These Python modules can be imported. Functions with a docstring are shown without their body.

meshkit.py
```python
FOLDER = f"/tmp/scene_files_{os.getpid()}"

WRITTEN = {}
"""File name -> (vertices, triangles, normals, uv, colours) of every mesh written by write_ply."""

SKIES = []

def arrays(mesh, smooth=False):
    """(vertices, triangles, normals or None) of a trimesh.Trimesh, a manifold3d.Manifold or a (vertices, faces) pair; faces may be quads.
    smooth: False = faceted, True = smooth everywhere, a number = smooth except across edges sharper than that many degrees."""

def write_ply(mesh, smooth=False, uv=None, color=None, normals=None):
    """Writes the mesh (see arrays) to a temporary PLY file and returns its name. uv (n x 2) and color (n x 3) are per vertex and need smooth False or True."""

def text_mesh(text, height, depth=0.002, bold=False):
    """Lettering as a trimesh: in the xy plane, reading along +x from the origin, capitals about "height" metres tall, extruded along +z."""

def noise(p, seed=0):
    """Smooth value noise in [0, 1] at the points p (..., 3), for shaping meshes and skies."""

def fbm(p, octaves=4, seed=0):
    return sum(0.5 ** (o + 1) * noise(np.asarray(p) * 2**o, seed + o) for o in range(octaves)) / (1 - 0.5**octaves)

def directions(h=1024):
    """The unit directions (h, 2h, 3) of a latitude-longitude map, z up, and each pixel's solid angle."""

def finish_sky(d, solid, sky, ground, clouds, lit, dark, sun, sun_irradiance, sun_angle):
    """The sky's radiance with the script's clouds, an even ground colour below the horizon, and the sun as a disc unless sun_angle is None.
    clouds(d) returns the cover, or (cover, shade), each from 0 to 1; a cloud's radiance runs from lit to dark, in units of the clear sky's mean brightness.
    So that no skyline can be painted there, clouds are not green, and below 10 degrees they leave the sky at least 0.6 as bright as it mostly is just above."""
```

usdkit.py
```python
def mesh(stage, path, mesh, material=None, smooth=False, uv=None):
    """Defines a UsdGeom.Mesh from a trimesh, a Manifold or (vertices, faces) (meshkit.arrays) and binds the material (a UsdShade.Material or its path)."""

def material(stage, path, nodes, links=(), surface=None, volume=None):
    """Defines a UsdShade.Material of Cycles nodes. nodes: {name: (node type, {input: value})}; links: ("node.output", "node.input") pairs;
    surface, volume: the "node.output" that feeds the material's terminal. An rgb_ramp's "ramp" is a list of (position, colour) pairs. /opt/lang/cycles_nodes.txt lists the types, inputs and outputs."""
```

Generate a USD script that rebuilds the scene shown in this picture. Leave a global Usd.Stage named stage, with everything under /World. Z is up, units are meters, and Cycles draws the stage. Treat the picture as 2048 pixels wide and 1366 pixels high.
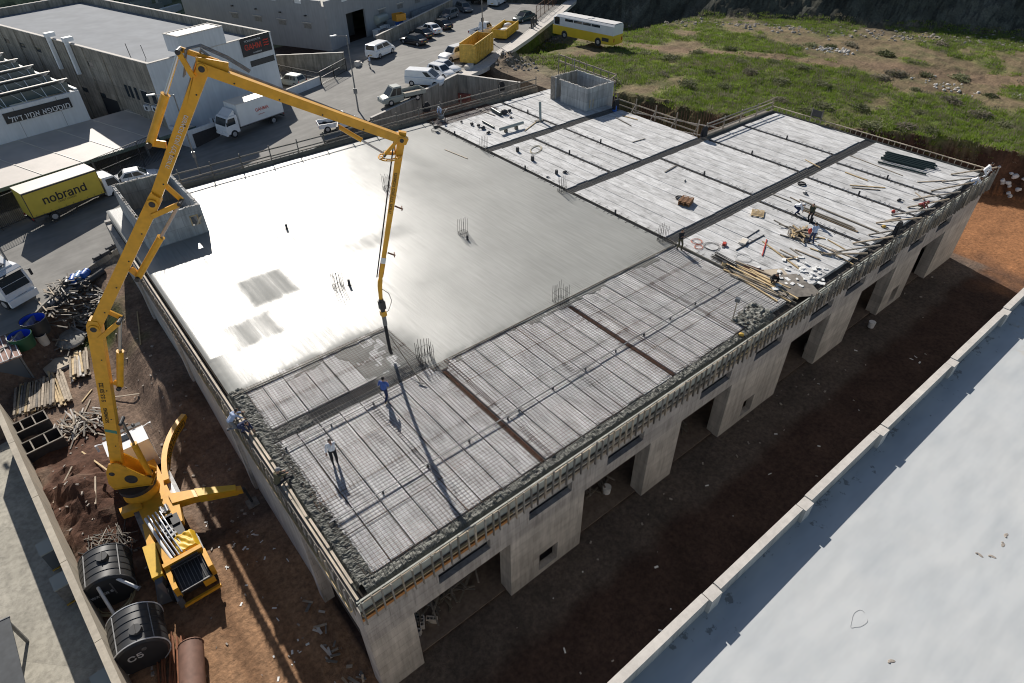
import math, random, numpy as np, trimesh, manifold3d, usdkit, meshkit
from manifold3d import Manifold
from pxr import Usd, UsdGeom, UsdLux, UsdShade, Gf, Sdf, Vt
import shapely.geometry as sg

stage = Usd.Stage.CreateInMemory()
UsdGeom.SetStageUpAxis(stage, 'Z')
UsdGeom.Xform.Define(stage, '/World')
PI = math.pi

# ------------------------------------------------------------------ camera, sky, sun, exposure
CAM = np.array([-3.3754, -14.6817, 33.5694])
YAW, PITCH, ROLL, FPX = 0.894879, 0.680347, -0.0112255, 1262.137
fwd = np.array([math.cos(PITCH)*math.cos(YAW), math.cos(PITCH)*math.sin(YAW), -math.sin(PITCH)])
rt = np.array([math.sin(YAW), -math.cos(YAW), 0.]); up = np.cross(rt, fwd)
c_, s_ = math.cos(ROLL), math.sin(ROLL)
rt, up = c_*rt+s_*up, -s_*rt+c_*up
cam = UsdGeom.Camera.Define(stage, '/World/camera')
cam.AddTransformOp().Set(Gf.Matrix4d(*rt, 0, *up, 0, *(-fwd), 0, *CAM, 1))
cam.CreateHorizontalApertureAttr(36.0); cam.CreateVerticalApertureAttr(24.0)
cam.CreateFocalLengthAttr(FPX/2048*36.0)
cam.CreateClippingRangeAttr(Gf.Vec2f(0.1, 5000))
cam.CreateExposureAttr(EXPOSURE := 0.30)
SUN_EL, SUN_AZ = math.radians(33.0), math.atan2(0.262, 0.965)
SUN = np.array([math.sin(SUN_AZ)*math.cos(SUN_EL), math.cos(SUN_AZ)*math.cos(SUN_EL), math.sin(SUN_EL)])
sky = UsdLux.DomeLight.Define(stage, '/World/sky')
skm = usdkit.material(stage, '/World/Looks/sky', {
    's': ('sky_texture', {'sky_type': 'single_scattering', 'sun_disc': False, 'sun_elevation': SUN_EL, 'sun_rotation': SUN_AZ}),
    'b': ('background_shader', {'strength': 0.056})}, [('s.color', 'b.color')], surface='b.background')
UsdShade.MaterialBindingAPI.Apply(sky.GetPrim()).Bind(skm)
sky.GetPrim().SetCustomDataByKey('kind', 'structure')
sun = UsdLux.DistantLight.Define(stage, '/World/sun')
sun.CreateNormalizeAttr(True); sun.CreateIntensityAttr(1.2); sun.CreateAngleAttr(0.53); sun.CreateColorAttr(Gf.Vec3f(1.0, 0.945, 0.87))
z_ = SUN; x_ = np.cross([0, 0, 1.], z_); x_ /= np.linalg.norm(x_); y_ = np.cross(z_, x_)
sun.AddTransformOp().Set(Gf.Matrix4d(*x_, 0, *y_, 0, *z_, 0, 0, 0, 60, 1))

def sstep(t):
    t = np.clip(t, 0, 1)
    return t*t*(3-2*t)
def zroad(x):
    t = 3.7+0.1*np.asarray(x, float)
    return np.where(t < 7.3, np.maximum(t, 1.4), 7.3+0.7*(1-np.exp(-(np.maximum(t, 7.3)-7.3)/0.7)))
CURB = np.array([(-60., 8.), (-24., 27.), (-9.3, 40.6), (-7.2, 43.4), (-4.6, 45.8), (0.6, 48.4), (33., 55.), (47., 59.6), (52., 61.2), (67., 69.5), (85., 80.5), (130., 110.)])
def ycurb(x): return np.interp(x, CURB[:, 0], CURB[:, 1])
def zfield(x, y): return 4.7+2.7*sstep(np.asarray(y, float)/46.)
BANK = np.array([(56.5, 70.), (57.2, 52.), (58.2, 44.), (60.2, 40.), (64.0, 31.5), (69., 24.), (74., 19.5), (79., 14.5), (83., 8.), (85., 2.6), (86.5, -8.), (88., -40.)])
HILL = np.array([(70., 103.), (88., 80.), (108., 51.5), (116., 41.), (134., 21.), (150., -5.)])
def sdist(P, L):
    """signed distance to a polyline: positive on its left when walking it backwards (to the right of the walk)"""
    P = np.asarray(P, float); best = np.full(P.shape[:-1], 1e9); sg = np.ones(P.shape[:-1])
    for a, b in zip(L[:-1], L[1:]):
        d = b-a; n = np.hypot(*d); q = P-a; t = np.clip((q@d)/n**2, 0, 1)
        r = q-t[..., None]*d; dist = np.hypot(r[..., 0], r[..., 1]); c = d[0]*q[..., 1]-d[1]*q[..., 0]
        m = dist < best-1e-9; best = np.where(m, dist, best); sg = np.where(m, np.where(c > 0, 1., -1.), sg)
    return best*sg

HEB = {"diesel":[[[[644,0],[648,33],[648,42],[645,57],[653,57],[654,50],[655,50],[662,56],[668,58],[678,58],[686,55],[691,50],[694,41],[694,0],[668,0],[669,8],[685,8],[685,41],[683,46],[676,50],[665,49],[659,43],[656,33],[653,0]]],[[[622,57],[631,57],[631,0],[622,0]]],[[[552,49],[552,57],[588,57],[600,52],[605,46],[609,35],[608,17],[602,6],[595,1],[588,-1],[573,0],[563,6],[559,12],[556,22],[556,37],[558,49]],[[566,21],[568,13],[574,8],[586,7],[594,10],[598,15],[600,22],[600,36],[598,42],[594,46],[586,49],[567,49],[565,40]]],[[[491,21],[491,57],[500,57],[501,17],[506,10],[513,7],[522,7],[530,11],[535,24],[535,40],[533,47],[528,50],[522,50],[515,47],[515,55],[522,58],[531,58],[538,55],[541,51],[544,40],[544,22],[540,10],[533,3],[523,-1],[511,-1],[504,1],[495,9]]],[[[431,0],[431,8],[461,9],[467,14],[470,22],[469,39],[464,46],[456,49],[440,49],[440,36],[445,31],[452,31],[452,23],[443,23],[436,26],[431,36],[431,57],[458,57],[467,54],[475,46],[479,35],[479,23],[475,11],[470,5],[463,1]]],[[[373,22],[377,33],[384,39],[373,57],[384,56],[404,26],[408,28],[411,36],[411,57],[420,57],[419,33],[414,23],[408,19],[421,0],[410,0],[389,32],[384,29],[382,24],[382,0],[373,0]]],[[[290,22],[294,33],[301,39],[290,57],[301,56],[321,26],[325,28],[328,36],[328,57],[337,57],[336,33],[331,23],[325,19],[338,0],[327,0],[306,32],[301,29],[299,24],[299,0],[290,0]]],[[[228,0],[232,33],[232,42],[229,57],[237,57],[238,50],[239,50],[246,56],[252,58],[262,58],[270,55],[275,50],[278,41],[278,0],[252,0],[253,8],[269,8],[269,41],[267,46],[260,50],[249,49],[243,43],[240,33],[237,0]]],[[[208,57],[217,57],[217,29],[213,21],[208,21]]],[[[175,49],[175,57],[186,57],[193,51],[194,-23],[185,-23],[185,46],[182,49]]],[[[98,50],[98,57],[146,57],[145,49],[137,49],[137,0],[128,0],[128,49]]],[[[83,57],[92,57],[92,29],[88,21],[83,21]]],[[[50,49],[50,57],[74,57],[74,50],[68,45],[66,40],[66,1],[57,1],[57,39],[62,49]]],[[[1,49],[1,73],[10,73],[10,57],[45,57],[45,49],[27,0],[18,1],[33,39],[35,49]]]],"pumps":[[[[902,0],[906,33],[906,42],[903,57],[911,57],[912,50],[913,50],[920,56],[926,58],[936,58],[944,55],[949,50],[952,41],[952,0],[926,0],[927,8],[943,8],[943,41],[941,46],[934,50],[923,49],[917,43],[914,33],[911,0]]],[[[839,0],[834,57],[843,57],[844,35],[845,28],[847,28],[855,31],[859,36],[861,57],[870,57],[869,41],[866,30],[861,25],[846,19],[847,8],[863,8],[874,12],[880,19],[884,31],[886,57],[895,57],[892,28],[889,18],[884,10],[877,4],[870,1]]],[[[777,22],[781,33],[788,39],[777,57],[788,56],[808,26],[812,28],[815,36],[815,57],[824,57],[823,33],[818,23],[812,19],[825,0],[814,0],[793,32],[788,29],[786,24],[786,0],[777,0]]],[[[723,8],[754,9],[753,45],[746,49],[724,49],[723,57],[749,57],[757,54],[760,51],[763,42],[763,8],[770,8],[770,0],[724,0]]],[[[704,57],[713,57],[713,0],[704,0]]],[[[635,8],[642,8],[645,13],[645,49],[636,49],[636,57],[675,57],[681,55],[686,50],[688,44],[688,0],[679,0],[679,43],[675,48],[672,49],[654,49],[654,14],[650,3],[644,0],[636,0]]],[[[558,8],[589,9],[588,45],[581,49],[559,49],[558,57],[584,57],[592,54],[595,51],[598,42],[598,8],[605,8],[605,0],[559,0]]],[[[498,21],[498,57],[507,57],[508,17],[513,10],[520,7],[529,7],[537,11],[542,24],[542,40],[540,47],[535,50],[529,50],[522,47],[522,55],[529,58],[538,58],[545,55],[548,51],[551,40],[551,22],[547,10],[540,3],[530,-1],[518,-1],[511,1],[502,9]]],[[[474,57],[483,57],[483,0],[474,0]]],[[[440,49],[440,57],[451,57],[458,51],[459,-23],[450,-23],[450,46],[447,49]]],[[[366,49],[366,73],[375,73],[375,57],[410,57],[410,49],[392,0],[383,1],[398,39],[400,49]]],[[[317,0],[317,8],[339,8],[345,10],[350,16],[352,24],[351,38],[344,47],[337,49],[317,49],[317,57],[340,57],[350,53],[358,44],[361,32],[360,19],[356,10],[349,3],[344,1]]],[[[267,49],[267,73],[276,73],[276,57],[311,57],[311,49],[293,0],[284,1],[299,39],[301,49]]],[[[184,0],[188,33],[188,42],[185,57],[193,57],[194,50],[195,50],[202,56],[208,58],[218,58],[226,55],[231,50],[234,41],[234,0],[208,0],[209,8],[225,8],[225,41],[223,46],[216,50],[205,49],[199,43],[196,33],[193,0]]],[[[121,21],[121,57],[130,57],[131,17],[136,10],[143,7],[152,7],[160,11],[165,24],[165,40],[163,47],[158,50],[152,50],[145,47],[145,55],[152,58],[161,58],[168,55],[171,51],[174,40],[174,22],[170,10],[163,3],[153,-1],[141,-1],[134,1],[125,9]]],[[[63,50],[63,57],[93,57],[101,54],[104,51],[107,42],[107,0],[98,0],[97,45],[91,49]]],[[[8,49],[8,57],[41,57],[49,54],[52,51],[55,42],[55,0],[46,0],[45,45],[38,49]]],[[[8,34],[17,34],[17,0],[8,0]]]],"outr":[[[[730,0],[734,33],[734,42],[731,57],[739,57],[740,50],[741,50],[748,56],[754,58],[764,58],[772,55],[777,50],[780,41],[780,0],[754,0],[755,8],[771,8],[771,41],[769,46],[762,50],[751,49],[745,43],[742,33],[739,0]]],[[[667,0],[662,57],[671,57],[672,35],[673,28],[675,28],[683,31],[687,36],[689,57],[698,57],[697,41],[694,30],[689,25],[674,19],[675,8],[691,8],[702,12],[708,19],[712,31],[714,57],[723,57],[720,28],[717,18],[712,10],[705,4],[698,1]]],[[[605,22],[609,33],[616,39],[605,57],[616,56],[636,26],[640,28],[643,36],[643,57],[652,57],[651,33],[646,23],[640,19],[653,0],[642,0],[621,32],[616,29],[614,24],[614,0],[605,0]]],[[[551,8],[582,9],[581,45],[574,49],[552,49],[551,57],[577,57],[585,54],[590,47],[591,42],[591,8],[598,8],[598,0],[552,0]]],[[[532,57],[541,57],[541,0],[532,0]]],[[[463,8],[470,8],[473,13],[473,49],[464,49],[464,57],[503,57],[509,55],[514,50],[516,44],[516,0],[507,0],[507,43],[503,48],[500,49],[482,49],[482,14],[478,3],[472,0],[464,0]]],[[[386,8],[417,9],[416,45],[409,49],[387,49],[386,57],[412,57],[420,54],[425,47],[426,42],[426,8],[433,8],[433,0],[387,0]]],[[[326,21],[326,57],[335,57],[336,17],[341,10],[348,7],[357,7],[365,11],[370,24],[370,40],[368,47],[363,50],[357,50],[350,47],[350,55],[357,58],[366,58],[373,55],[376,51],[379,40],[379,22],[375,10],[368,3],[358,-1],[346,-1],[339,1],[330,9]]],[[[302,57],[311,57],[311,0],[302,0]]],[[[268,49],[268,57],[279,57],[286,51],[287,-23],[278,-23],[278,46],[275,49]]],[[[193,8],[219,9],[226,16],[228,24],[227,38],[220,47],[213,49],[193,49],[193,57],[216,57],[226,53],[234,44],[237,32],[236,19],[232,10],[225,3],[216,0],[193,0]]],[[[141,8],[172,9],[171,45],[164,49],[142,49],[141,57],[167,57],[175,54],[178,51],[181,42],[181,8],[188,8],[188,0],[142,0]]],[[[89,50],[89,57],[137,57],[136,49],[128,49],[128,0],[119,0],[119,49]]],[[[72,57],[81,57],[81,0],[72,0]]],[[[3,8],[10,8],[13,13],[13,49],[4,49],[4,57],[43,57],[49,55],[54,50],[56,44],[56,0],[47,0],[47,43],[43,48],[40,49],[22,49],[22,14],[18,3],[12,0],[4,0]]]],"alu":[[[[601,22],[605,33],[612,39],[601,57],[612,56],[632,26],[636,28],[639,36],[639,57],[648,57],[647,33],[642,23],[636,19],[649,0],[638,0],[617,32],[612,29],[610,24],[610,0],[601,0]]],[[[549,49],[549,73],[558,73],[558,57],[593,57],[593,49],[575,0],[566,1],[581,39],[583,49]]],[[[531,57],[540,57],[540,0],[531,0]]],[[[466,0],[470,33],[470,42],[467,57],[475,57],[476,50],[477,50],[484,56],[490,58],[500,58],[508,55],[513,50],[516,41],[516,0],[490,0],[491,8],[507,8],[507,41],[505,46],[498,50],[487,49],[481,43],[478,33],[475,0]]],[[[446,57],[455,57],[455,29],[451,21],[446,21]]],[[[404,8],[423,8],[423,46],[420,49],[407,49],[407,57],[424,57],[430,53],[432,46],[432,0],[404,0]]],[[[386,21],[386,57],[395,57],[395,29],[391,21]]],[[[362,57],[371,57],[371,0],[362,0]]],[[[298,57],[333,57],[339,55],[344,50],[346,44],[346,0],[298,0]],[[333,48],[307,49],[307,8],[337,8],[337,43]]],[[[249,57],[258,57],[258,0],[249,0]]],[[[215,49],[215,57],[239,57],[239,50],[233,45],[231,40],[231,1],[222,1],[222,39],[227,49]]],[[[165,8],[191,9],[198,16],[200,24],[199,38],[192,47],[185,49],[165,49],[165,57],[188,57],[198,53],[206,44],[209,32],[208,19],[204,10],[197,3],[188,0],[165,0]]],[[[145,57],[154,57],[154,0],[145,0]]],[[[89,8],[115,9],[122,16],[124,24],[123,38],[116,47],[109,49],[89,49],[89,57],[112,57],[122,53],[130,44],[133,32],[132,19],[128,10],[121,3],[112,0],[89,0]]],[[[71,21],[71,57],[80,57],[80,29],[76,21]]],[[[3,8],[10,8],[13,13],[13,49],[4,49],[4,57],[43,57],[49,55],[54,50],[56,44],[56,0],[47,0],[47,43],[43,48],[40,49],[22,49],[22,14],[18,3],[12,0],[4,0]]]]}

# ------------------------------------------------------------------ mesh helpers
def rotz(a):
    c, s = math.cos(a), math.sin(a); return np.array([[c, -s, 0], [s, c, 0], [0, 0, 1.]])
class MB:
    def __init__(s): s.v, s.f, s.n = [], [], 0
    def add(s, v, f):
        v = np.asarray(v, float); f = np.asarray(f, int)
        if f.shape[1] == 4: f = np.vstack([f[:, [0, 1, 2]], f[:, [0, 2, 3]]])
        s.v.append(v); s.f.append(f+s.n); s.n += len(v); return s
    def mesh(s, m, M=None, t=None):
        if hasattr(m, 'to_mesh'):
            q = m.to_mesh(); v, f = q.vert_properties[:, :3], q.tri_verts
        else: v, f = m.vertices, m.faces
        v = np.array(v, float)
        if M is not None: v = v@np.asarray(M, float).T
        if t is not None: v = v+np.asarray(t, float)
        return s.add(v, f)
    BF = np.array([[0, 2, 3, 1], [4, 5, 7, 6], [0, 1, 5, 4], [2, 6, 7, 3], [0, 4, 6, 2], [1, 3, 7, 5]])
    def bx(s, x0, x1, y0, y1, z0, z1):
        return s.add([(x, y, z) for z in (z0, z1) for y in (y0, y1) for x in (x0, x1)], s.BF)
    def box(s, c, d, rz=0.0):
        c = np.asarray(c, float); d = np.asarray(d, float)/2
        v = np.array([(x, y, z) for z in (-1, 1) for y in (-1, 1) for x in (-1, 1)])*d
        return s.add(v@rotz(rz).T+c, s.BF)
    def bar(s, a, b, w, h=None, upv=(0, 0, 1.)):
        a, b = np.asarray(a, float), np.asarray(b, float); h = h or w
        t = b-a; L = np.linalg.norm(t); t /= max(L, 1e-9)
        u = np.asarray(upv, float)
        if abs(t@u) > 0.98: u = np.array([1., 0, 0])
        r = np.cross(t, u); r /= np.linalg.norm(r); u = np.cross(r, t)
        v = [p+i*r*w/2+j*u*h/2 for p in (a, b) for j in (-1, 1) for i in (-1, 1)]
        return s.add(v, s.BF)
    def tube(s, pts, r, n=6, cap=True):
        p = np.asarray(pts, float); t = np.gradient(p, axis=0); t /= np.linalg.norm(t, axis=1, keepdims=True)+1e-12
        a = np.cross(t, np.where(np.abs(t[:, 2:]) < .9, [0, 0, 1.], [1., 0, 0])); a /= np.linalg.norm(a, axis=1, keepdims=True)+1e-12
        b = np.cross(t, a); g = np.arange(n)*2*PI/n; rr = np.broadcast_to(r, (len(p),))
        v = (p[:, None]+rr[:, None, None]*(np.cos(g)[None, :, None]*a[:, None]+np.sin(g)[None, :, None]*b[:, None])).reshape(-1, 3)
        f = [(i*n+j, i*n+(j+1) % n, (i+1)*n+(j+1) % n, (i+1)*n+j) for i in range(len(p)-1) for j in range(n)]
        s.add(v, f)
        if cap and n > 2:
            for k, o in ((0, 1), (len(p)-1, 0)):
                ring = v[k*n:(k+1)*n]; c = ring.mean(0)
                s.add(np.vstack([ring, c]), [((j+1) % n, j, n) if o == 0 else (j, (j+1) % n, n) for j in range(n)])
        return s
    def cyl(s, a, b, r, n=12, r2=None):
        return s.tube([a, b], [r, r if r2 is None else r2], n)
    def quad(s, a, b, c, d): return s.add([a, b, c, d], [[0, 1, 2, 3]])
    def prism(s, poly, z0, z1):
        g = poly if hasattr(poly, 'exterior') else sg.Polygon(poly)
        m = trimesh.creation.extrude_polygon(g, z1-z0, engine='earcut'); return s.mesh(m, t=(0, 0, z0))
    def loft(s, rings, cap=True):
        R = [np.asarray(r, float) for r in rings]; n = len(R[0])
        f = [(i*n+j, i*n+(j+1) % n, (i+1)*n+(j+1) % n, (i+1)*n+j) for i in range(len(R)-1) for j in range(n)]
        s.add(np.vstack(R), f)
        if cap:
            for r, o in ((R[0], 1), (R[-1], 0)):
                c = r.mean(0); s.add(np.vstack([r, c]), [((j+1) % n, j, n) if o else (j, (j+1) % n, n) for j in range(n)])
        return s
    def xf(s, M, t=(0, 0, 0)):
        s.v = [v@np.asarray(M, float).T+np.asarray(t, float) for v in s.v]; return s
    def out(s): return np.vstack(s.v), np.vstack(s.f)

used = {}
def numbered(path):
    k = used.get(path, -1)+1; used[path] = k
    return path if k == 0 else '%s_%03d' % (path, k)
ORG = {}
def ppath(p): return '/World' if p is None else str(p.GetPath())
def origin(p):
    """(location, rotation) of the thing that holds this prim"""
    q = p
    while q and q.IsValid():
        if str(q.GetPath()) in ORG: return ORG[str(q.GetPath())]
        q = q.GetParent()
    return np.zeros(3), 0.0
def keys(o, label=None, cat=None, group=None, kind=None):
    for k, v in (('label', label), ('category', cat), ('group', group), ('kind', kind)):
        if v: o.SetCustomDataByKey(k, v)
    return o
def obj(name, mb, mat, parent=None, smooth=False, world=False, **kw):
    m = mb.out() if isinstance(mb, MB) else mb
    if hasattr(m, 'to_mesh'):
        q = m.to_mesh(); m = (q.vert_properties[:, :3], q.tri_verts)
    if hasattr(m, 'vertices'): m = (m.vertices, m.faces)
    v, f = np.asarray(m[0], float), m[1]
    if world and parent is not None:
        t, a = origin(parent); v = (v-t)@rotz(a)
    path = numbered(ppath(parent)+'/'+name)
    o = usdkit.mesh(stage, path, (v, f), mat, smooth=smooth).GetPrim()
    return keys(o, **kw)
def thing(name, label, cat, loc=(0, 0, 0), rz=0.0, group=None):
    path = numbered('/World/'+name)
    x = UsdGeom.Xform.Define(stage, path); x.AddTranslateOp().Set(Gf.Vec3d(*map(float, loc)))
    if rz: x.AddRotateZOp().Set(math.degrees(rz))
    ORG[path] = (np.asarray(loc, float), rz)
    return keys(x.GetPrim(), label, cat, group)
def dup(root, loc, rz=0.0, label=None, group=None, scale=None, tilt=0):
    was = root.GetCustomData(); base = root.GetName().split('_0')[0]
    path = numbered('/World/'+base)
    x = UsdGeom.Xform.Define(stage, path)
    x.GetPrim().GetReferences().AddInternalReference(root.GetPath())
    x.ClearXformOpOrder(); x.AddTranslateOp(opSuffix='at').Set(Gf.Vec3d(*map(float, loc))); x.AddRotateZOp(opSuffix='at').Set(math.degrees(rz))
    if scale: x.AddScaleOp(opSuffix='at').Set(Gf.Vec3f(*scale))
    o = x.GetPrim(); o.SetInstanceable(True)
    return keys(o, label or was.get('label'), was.get('category'), group or was.get('group'))
def wear(o, name, **vals):
    for k, a in vals.items():
        a = np.asarray(a, np.float32)
        pv = UsdGeom.PrimvarsAPI(o).CreatePrimvar(k, Sdf.ValueTypeNames.Color3fArray if a.ndim == 2 else Sdf.ValueTypeNames.FloatArray, 'vertex')
        pv.Set(Vt.Vec3fArray.FromNumpy(a) if a.ndim == 2 else Vt.FloatArray.FromNumpy(a))

ORD = ['', 'second ', 'third ', 'fourth ', 'fifth ', 'sixth ', 'seventh ', 'eighth ', 'ninth ', 'tenth ', 'eleventh ', 'twelfth ']
def ordinal(k): return ORD[k] if k < 12 else '%dth ' % (k+1) if (k+1) % 10 not in (1, 2, 3) or k+1 in (11, 12, 13) else '%d%s ' % (k+1, {1: 'st', 2: 'nd', 3: 'rd'}[(k+1) % 10])
def by_landmark(items, marks, fmt):
    """items: (prim, (x, y), noun); each gets 'n-th nearest noun to the closest landmark'"""
    pool = {}
    for o, p, noun in items:
        ds = [(np.hypot(p[0]-m[0][0], p[1]-m[0][1]), m[1]) for m in marks]; d, m = min(ds); pool.setdefault((m, noun), []).append((d, o))
    for (m, noun), L in pool.items():
        for k, (d, o) in enumerate(sorted(L, key=lambda q: q[0])): o.SetCustomDataByKey('label', fmt % (ordinal(k), noun, m))
# ------------------------------------------------------------------ materials
MATS = {}
def mat(name, col, rough=0.6, var=0.0, scale=2.0, stretch=(1, 1, 1), bump=0.0, bscale=30., metal=0.0, coat=0.0, spec=0.5, col2=None, rand=0.0, obj_space=True, detail=4.0, trans=0.0, edge=None):
    N = {'p': ('principled_bsdf', {'base_color': col, 'roughness': rough, 'metallic': metal, 'coat_weight': coat, 'coat_roughness': .08, 'specular_ior_level': spec})}
    L = []
    if obj_space: N['tc'] = ('texture_coordinate', {}); src = 'tc.object'
    else: N['tc'] = ('geometry', {}); src = 'tc.position'
    last = None
    if var > 0 or col2 is not None:
        N['mp'] = ('mapping', {'scale': stretch}); L.append((src, 'mp.vector'))
        N['n'] = ('noise_texture', {'scale': scale, 'detail': detail, 'roughness': .62}); L.append(('mp.vector', 'n.vector'))
        c2 = col2 if col2 is not None else tuple(min(1, c*(1+var)) for c in col)
        c1 = col if col2 is not None else tuple(c*(1-var) for c in col)
        N['r'] = ('rgb_ramp', {'ramp': [(0.32, c1), (0.68, c2)]}); L.append(('n.fac', 'r.fac')); last = 'r.color'
    if rand > 0:
        N['oi'] = ('object_info', {}); N['mr'] = ('map_range', {'from_min': 0., 'from_max': 1., 'to_min': 1-rand, 'to_max': 1+rand}); L.append(('oi.random', 'mr.value'))
        N['hs'] = ('hsv', {'hue': .5, 'saturation': 1., 'color': col}); L.append(('mr.result', 'hs.value'))
        if last: L.append((last, 'hs.color'))
        last = 'hs.color'
    if last: L.append((last, 'p.base_color'))
    if bump > 0:
        N['bn'] = ('noise_texture', {'scale': bscale, 'detail': 3.}); L.append((src, 'bn.vector'))
        N['b'] = ('bump', {'strength': bump, 'distance': .02}); L += [('bn.fac', 'b.height'), ('b.normal', 'p.normal')]
    if trans > 0: N['p'][1]['transmission_weight'] = trans
    m = usdkit.material(stage, '/World/Looks/'+name, N, L, surface='p.BSDF'); MATS[name] = m; return m

def concrete(name, col, seam=True, row=0.62, width=2.5, dark=0.55, rough=.8, streak=.35, var=.22):
    """cast concrete: form-panel seams on walls of either direction, blotches and vertical water streaks"""
    N = {'g': ('geometry', {}), 's': ('separate_xyz', {}), 'a': ('math', {'math_type': 'add'}), 'c': ('combine_xyz', {}),
         'n': ('noise_texture', {'scale': .55, 'detail': 6., 'roughness': .65}), 'n2': ('noise_texture', {'scale': 1.4, 'detail': 5., 'roughness': .7}),
         'm2': ('mapping', {'scale': (2.2, 2.2, .22)}), 'r': ('rgb_ramp', {'ramp': [(.3, tuple(c*(1-var) for c in col)), (.7, tuple(c*(1+var*.8) for c in col))]}),
         'r2': ('rgb_ramp', {'ramp': [(.35, (1-streak,)*3), (.6, (1, 1, 1))]}), 'mx': ('mix_color', {'blend_type': 'multiply', 'fac': 1.}),
         'p': ('principled_bsdf', {'roughness': rough, 'specular_ior_level': .3}), 'b': ('bump', {'strength': .35, 'distance': .02})}
    L = [('g.position', 's.vector'), ('s.x', 'a.value1'), ('s.y', 'a.value2'), ('a.value', 'c.x'), ('s.z', 'c.y'), ('g.position', 'n.vector'), ('g.position', 'm2.vector'), ('m2.vector', 'n2.vector'),
         ('n.fac', 'r.fac'), ('n2.fac', 'r2.fac'), ('r.color', 'mx.a'), ('r2.color', 'mx.b')]
    last = 'mx.result'
    if seam:
        N['br'] = ('brick_texture', {'offset': .5, 'scale': 1., 'brick_width': width, 'row_height': row, 'mortar_size': .012, 'mortar_smooth': .3, 'color1': (.88, .88, .88), 'color2': (1.05, 1.05, 1.05), 'mortar': (dark,)*3})
        N['m3'] = ('mix_color', {'blend_type': 'multiply', 'fac': 1.})
        L += [('c.vector', 'br.vector'), (last, 'm3.a'), ('br.color', 'm3.b'), ('br.fac', 'b.height')]; last = 'm3.result'
        N['b'][1]['invert'] = True
    else: L += [('n2.fac', 'b.height')]
    L += [(last, 'p.base_color'), ('b.normal', 'p.normal')]
    return usdkit.material(stage, '/World/Looks/'+name, N, L, surface='p.BSDF')

YEL = mat('pump_yellow', (.72, .36, .025), .42, .13, 2.2, coat=.15, detail=7.)
YEL2 = mat('dusty_yellow', (.60, .36, .03), .5, .18, 2.0)
SKIPY = mat('skip_yellow', (.58, .36, .06), .6, .3, 2.5, bump=.1)
WHITE = mat('white_paint', (.78, .79, .80), .3, .05, 1.5, coat=.4)
WPANEL = mat('white_panel', (.72, .73, .73), .45, .06, .8)
CREAM = mat('cream_sheet', (.68, .62, .53), .5, .08, .8)
BLACKP = mat('black_paint', (.012, .013, .016), .25, coat=.5)
GRAYP = mat('gray_paint', (.10, .11, .12), .3, coat=.5)
SILVP = mat('silver_green_paint', (.30, .32, .29), .35, coat=.4)
GLASS = mat('dark_glass', (.018, .024, .028), .08, spec=.7)
TYRE = mat('tyre_rubber', (.018, .018, .019), .85, .2, 8)
RIM = mat('rim_metal', (.45, .45, .46), .4, metal=.7)
CHROME = mat('bare_steel', (.55, .56, .58), .28, metal=1.)
STEEL = mat('dull_steel', (.20, .20, .20), .5, .3, 4, metal=.4)
DARK = mat('dark_steel', (.03, .03, .032), .55, .3, 5)
LAMPR = mat('lamp_red', (.35, .02, .02), .25)
LAMPW = mat('lamp_clear', (.75, .75, .72), .15)
REBAR = mat('rebar_rust', (.085, .062, .05), .75, col2=(.22, .10, .05), scale=.35)
REBARD = mat('rebar_dark', (.05, .045, .04), .75, .35, 1.2)
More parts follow.
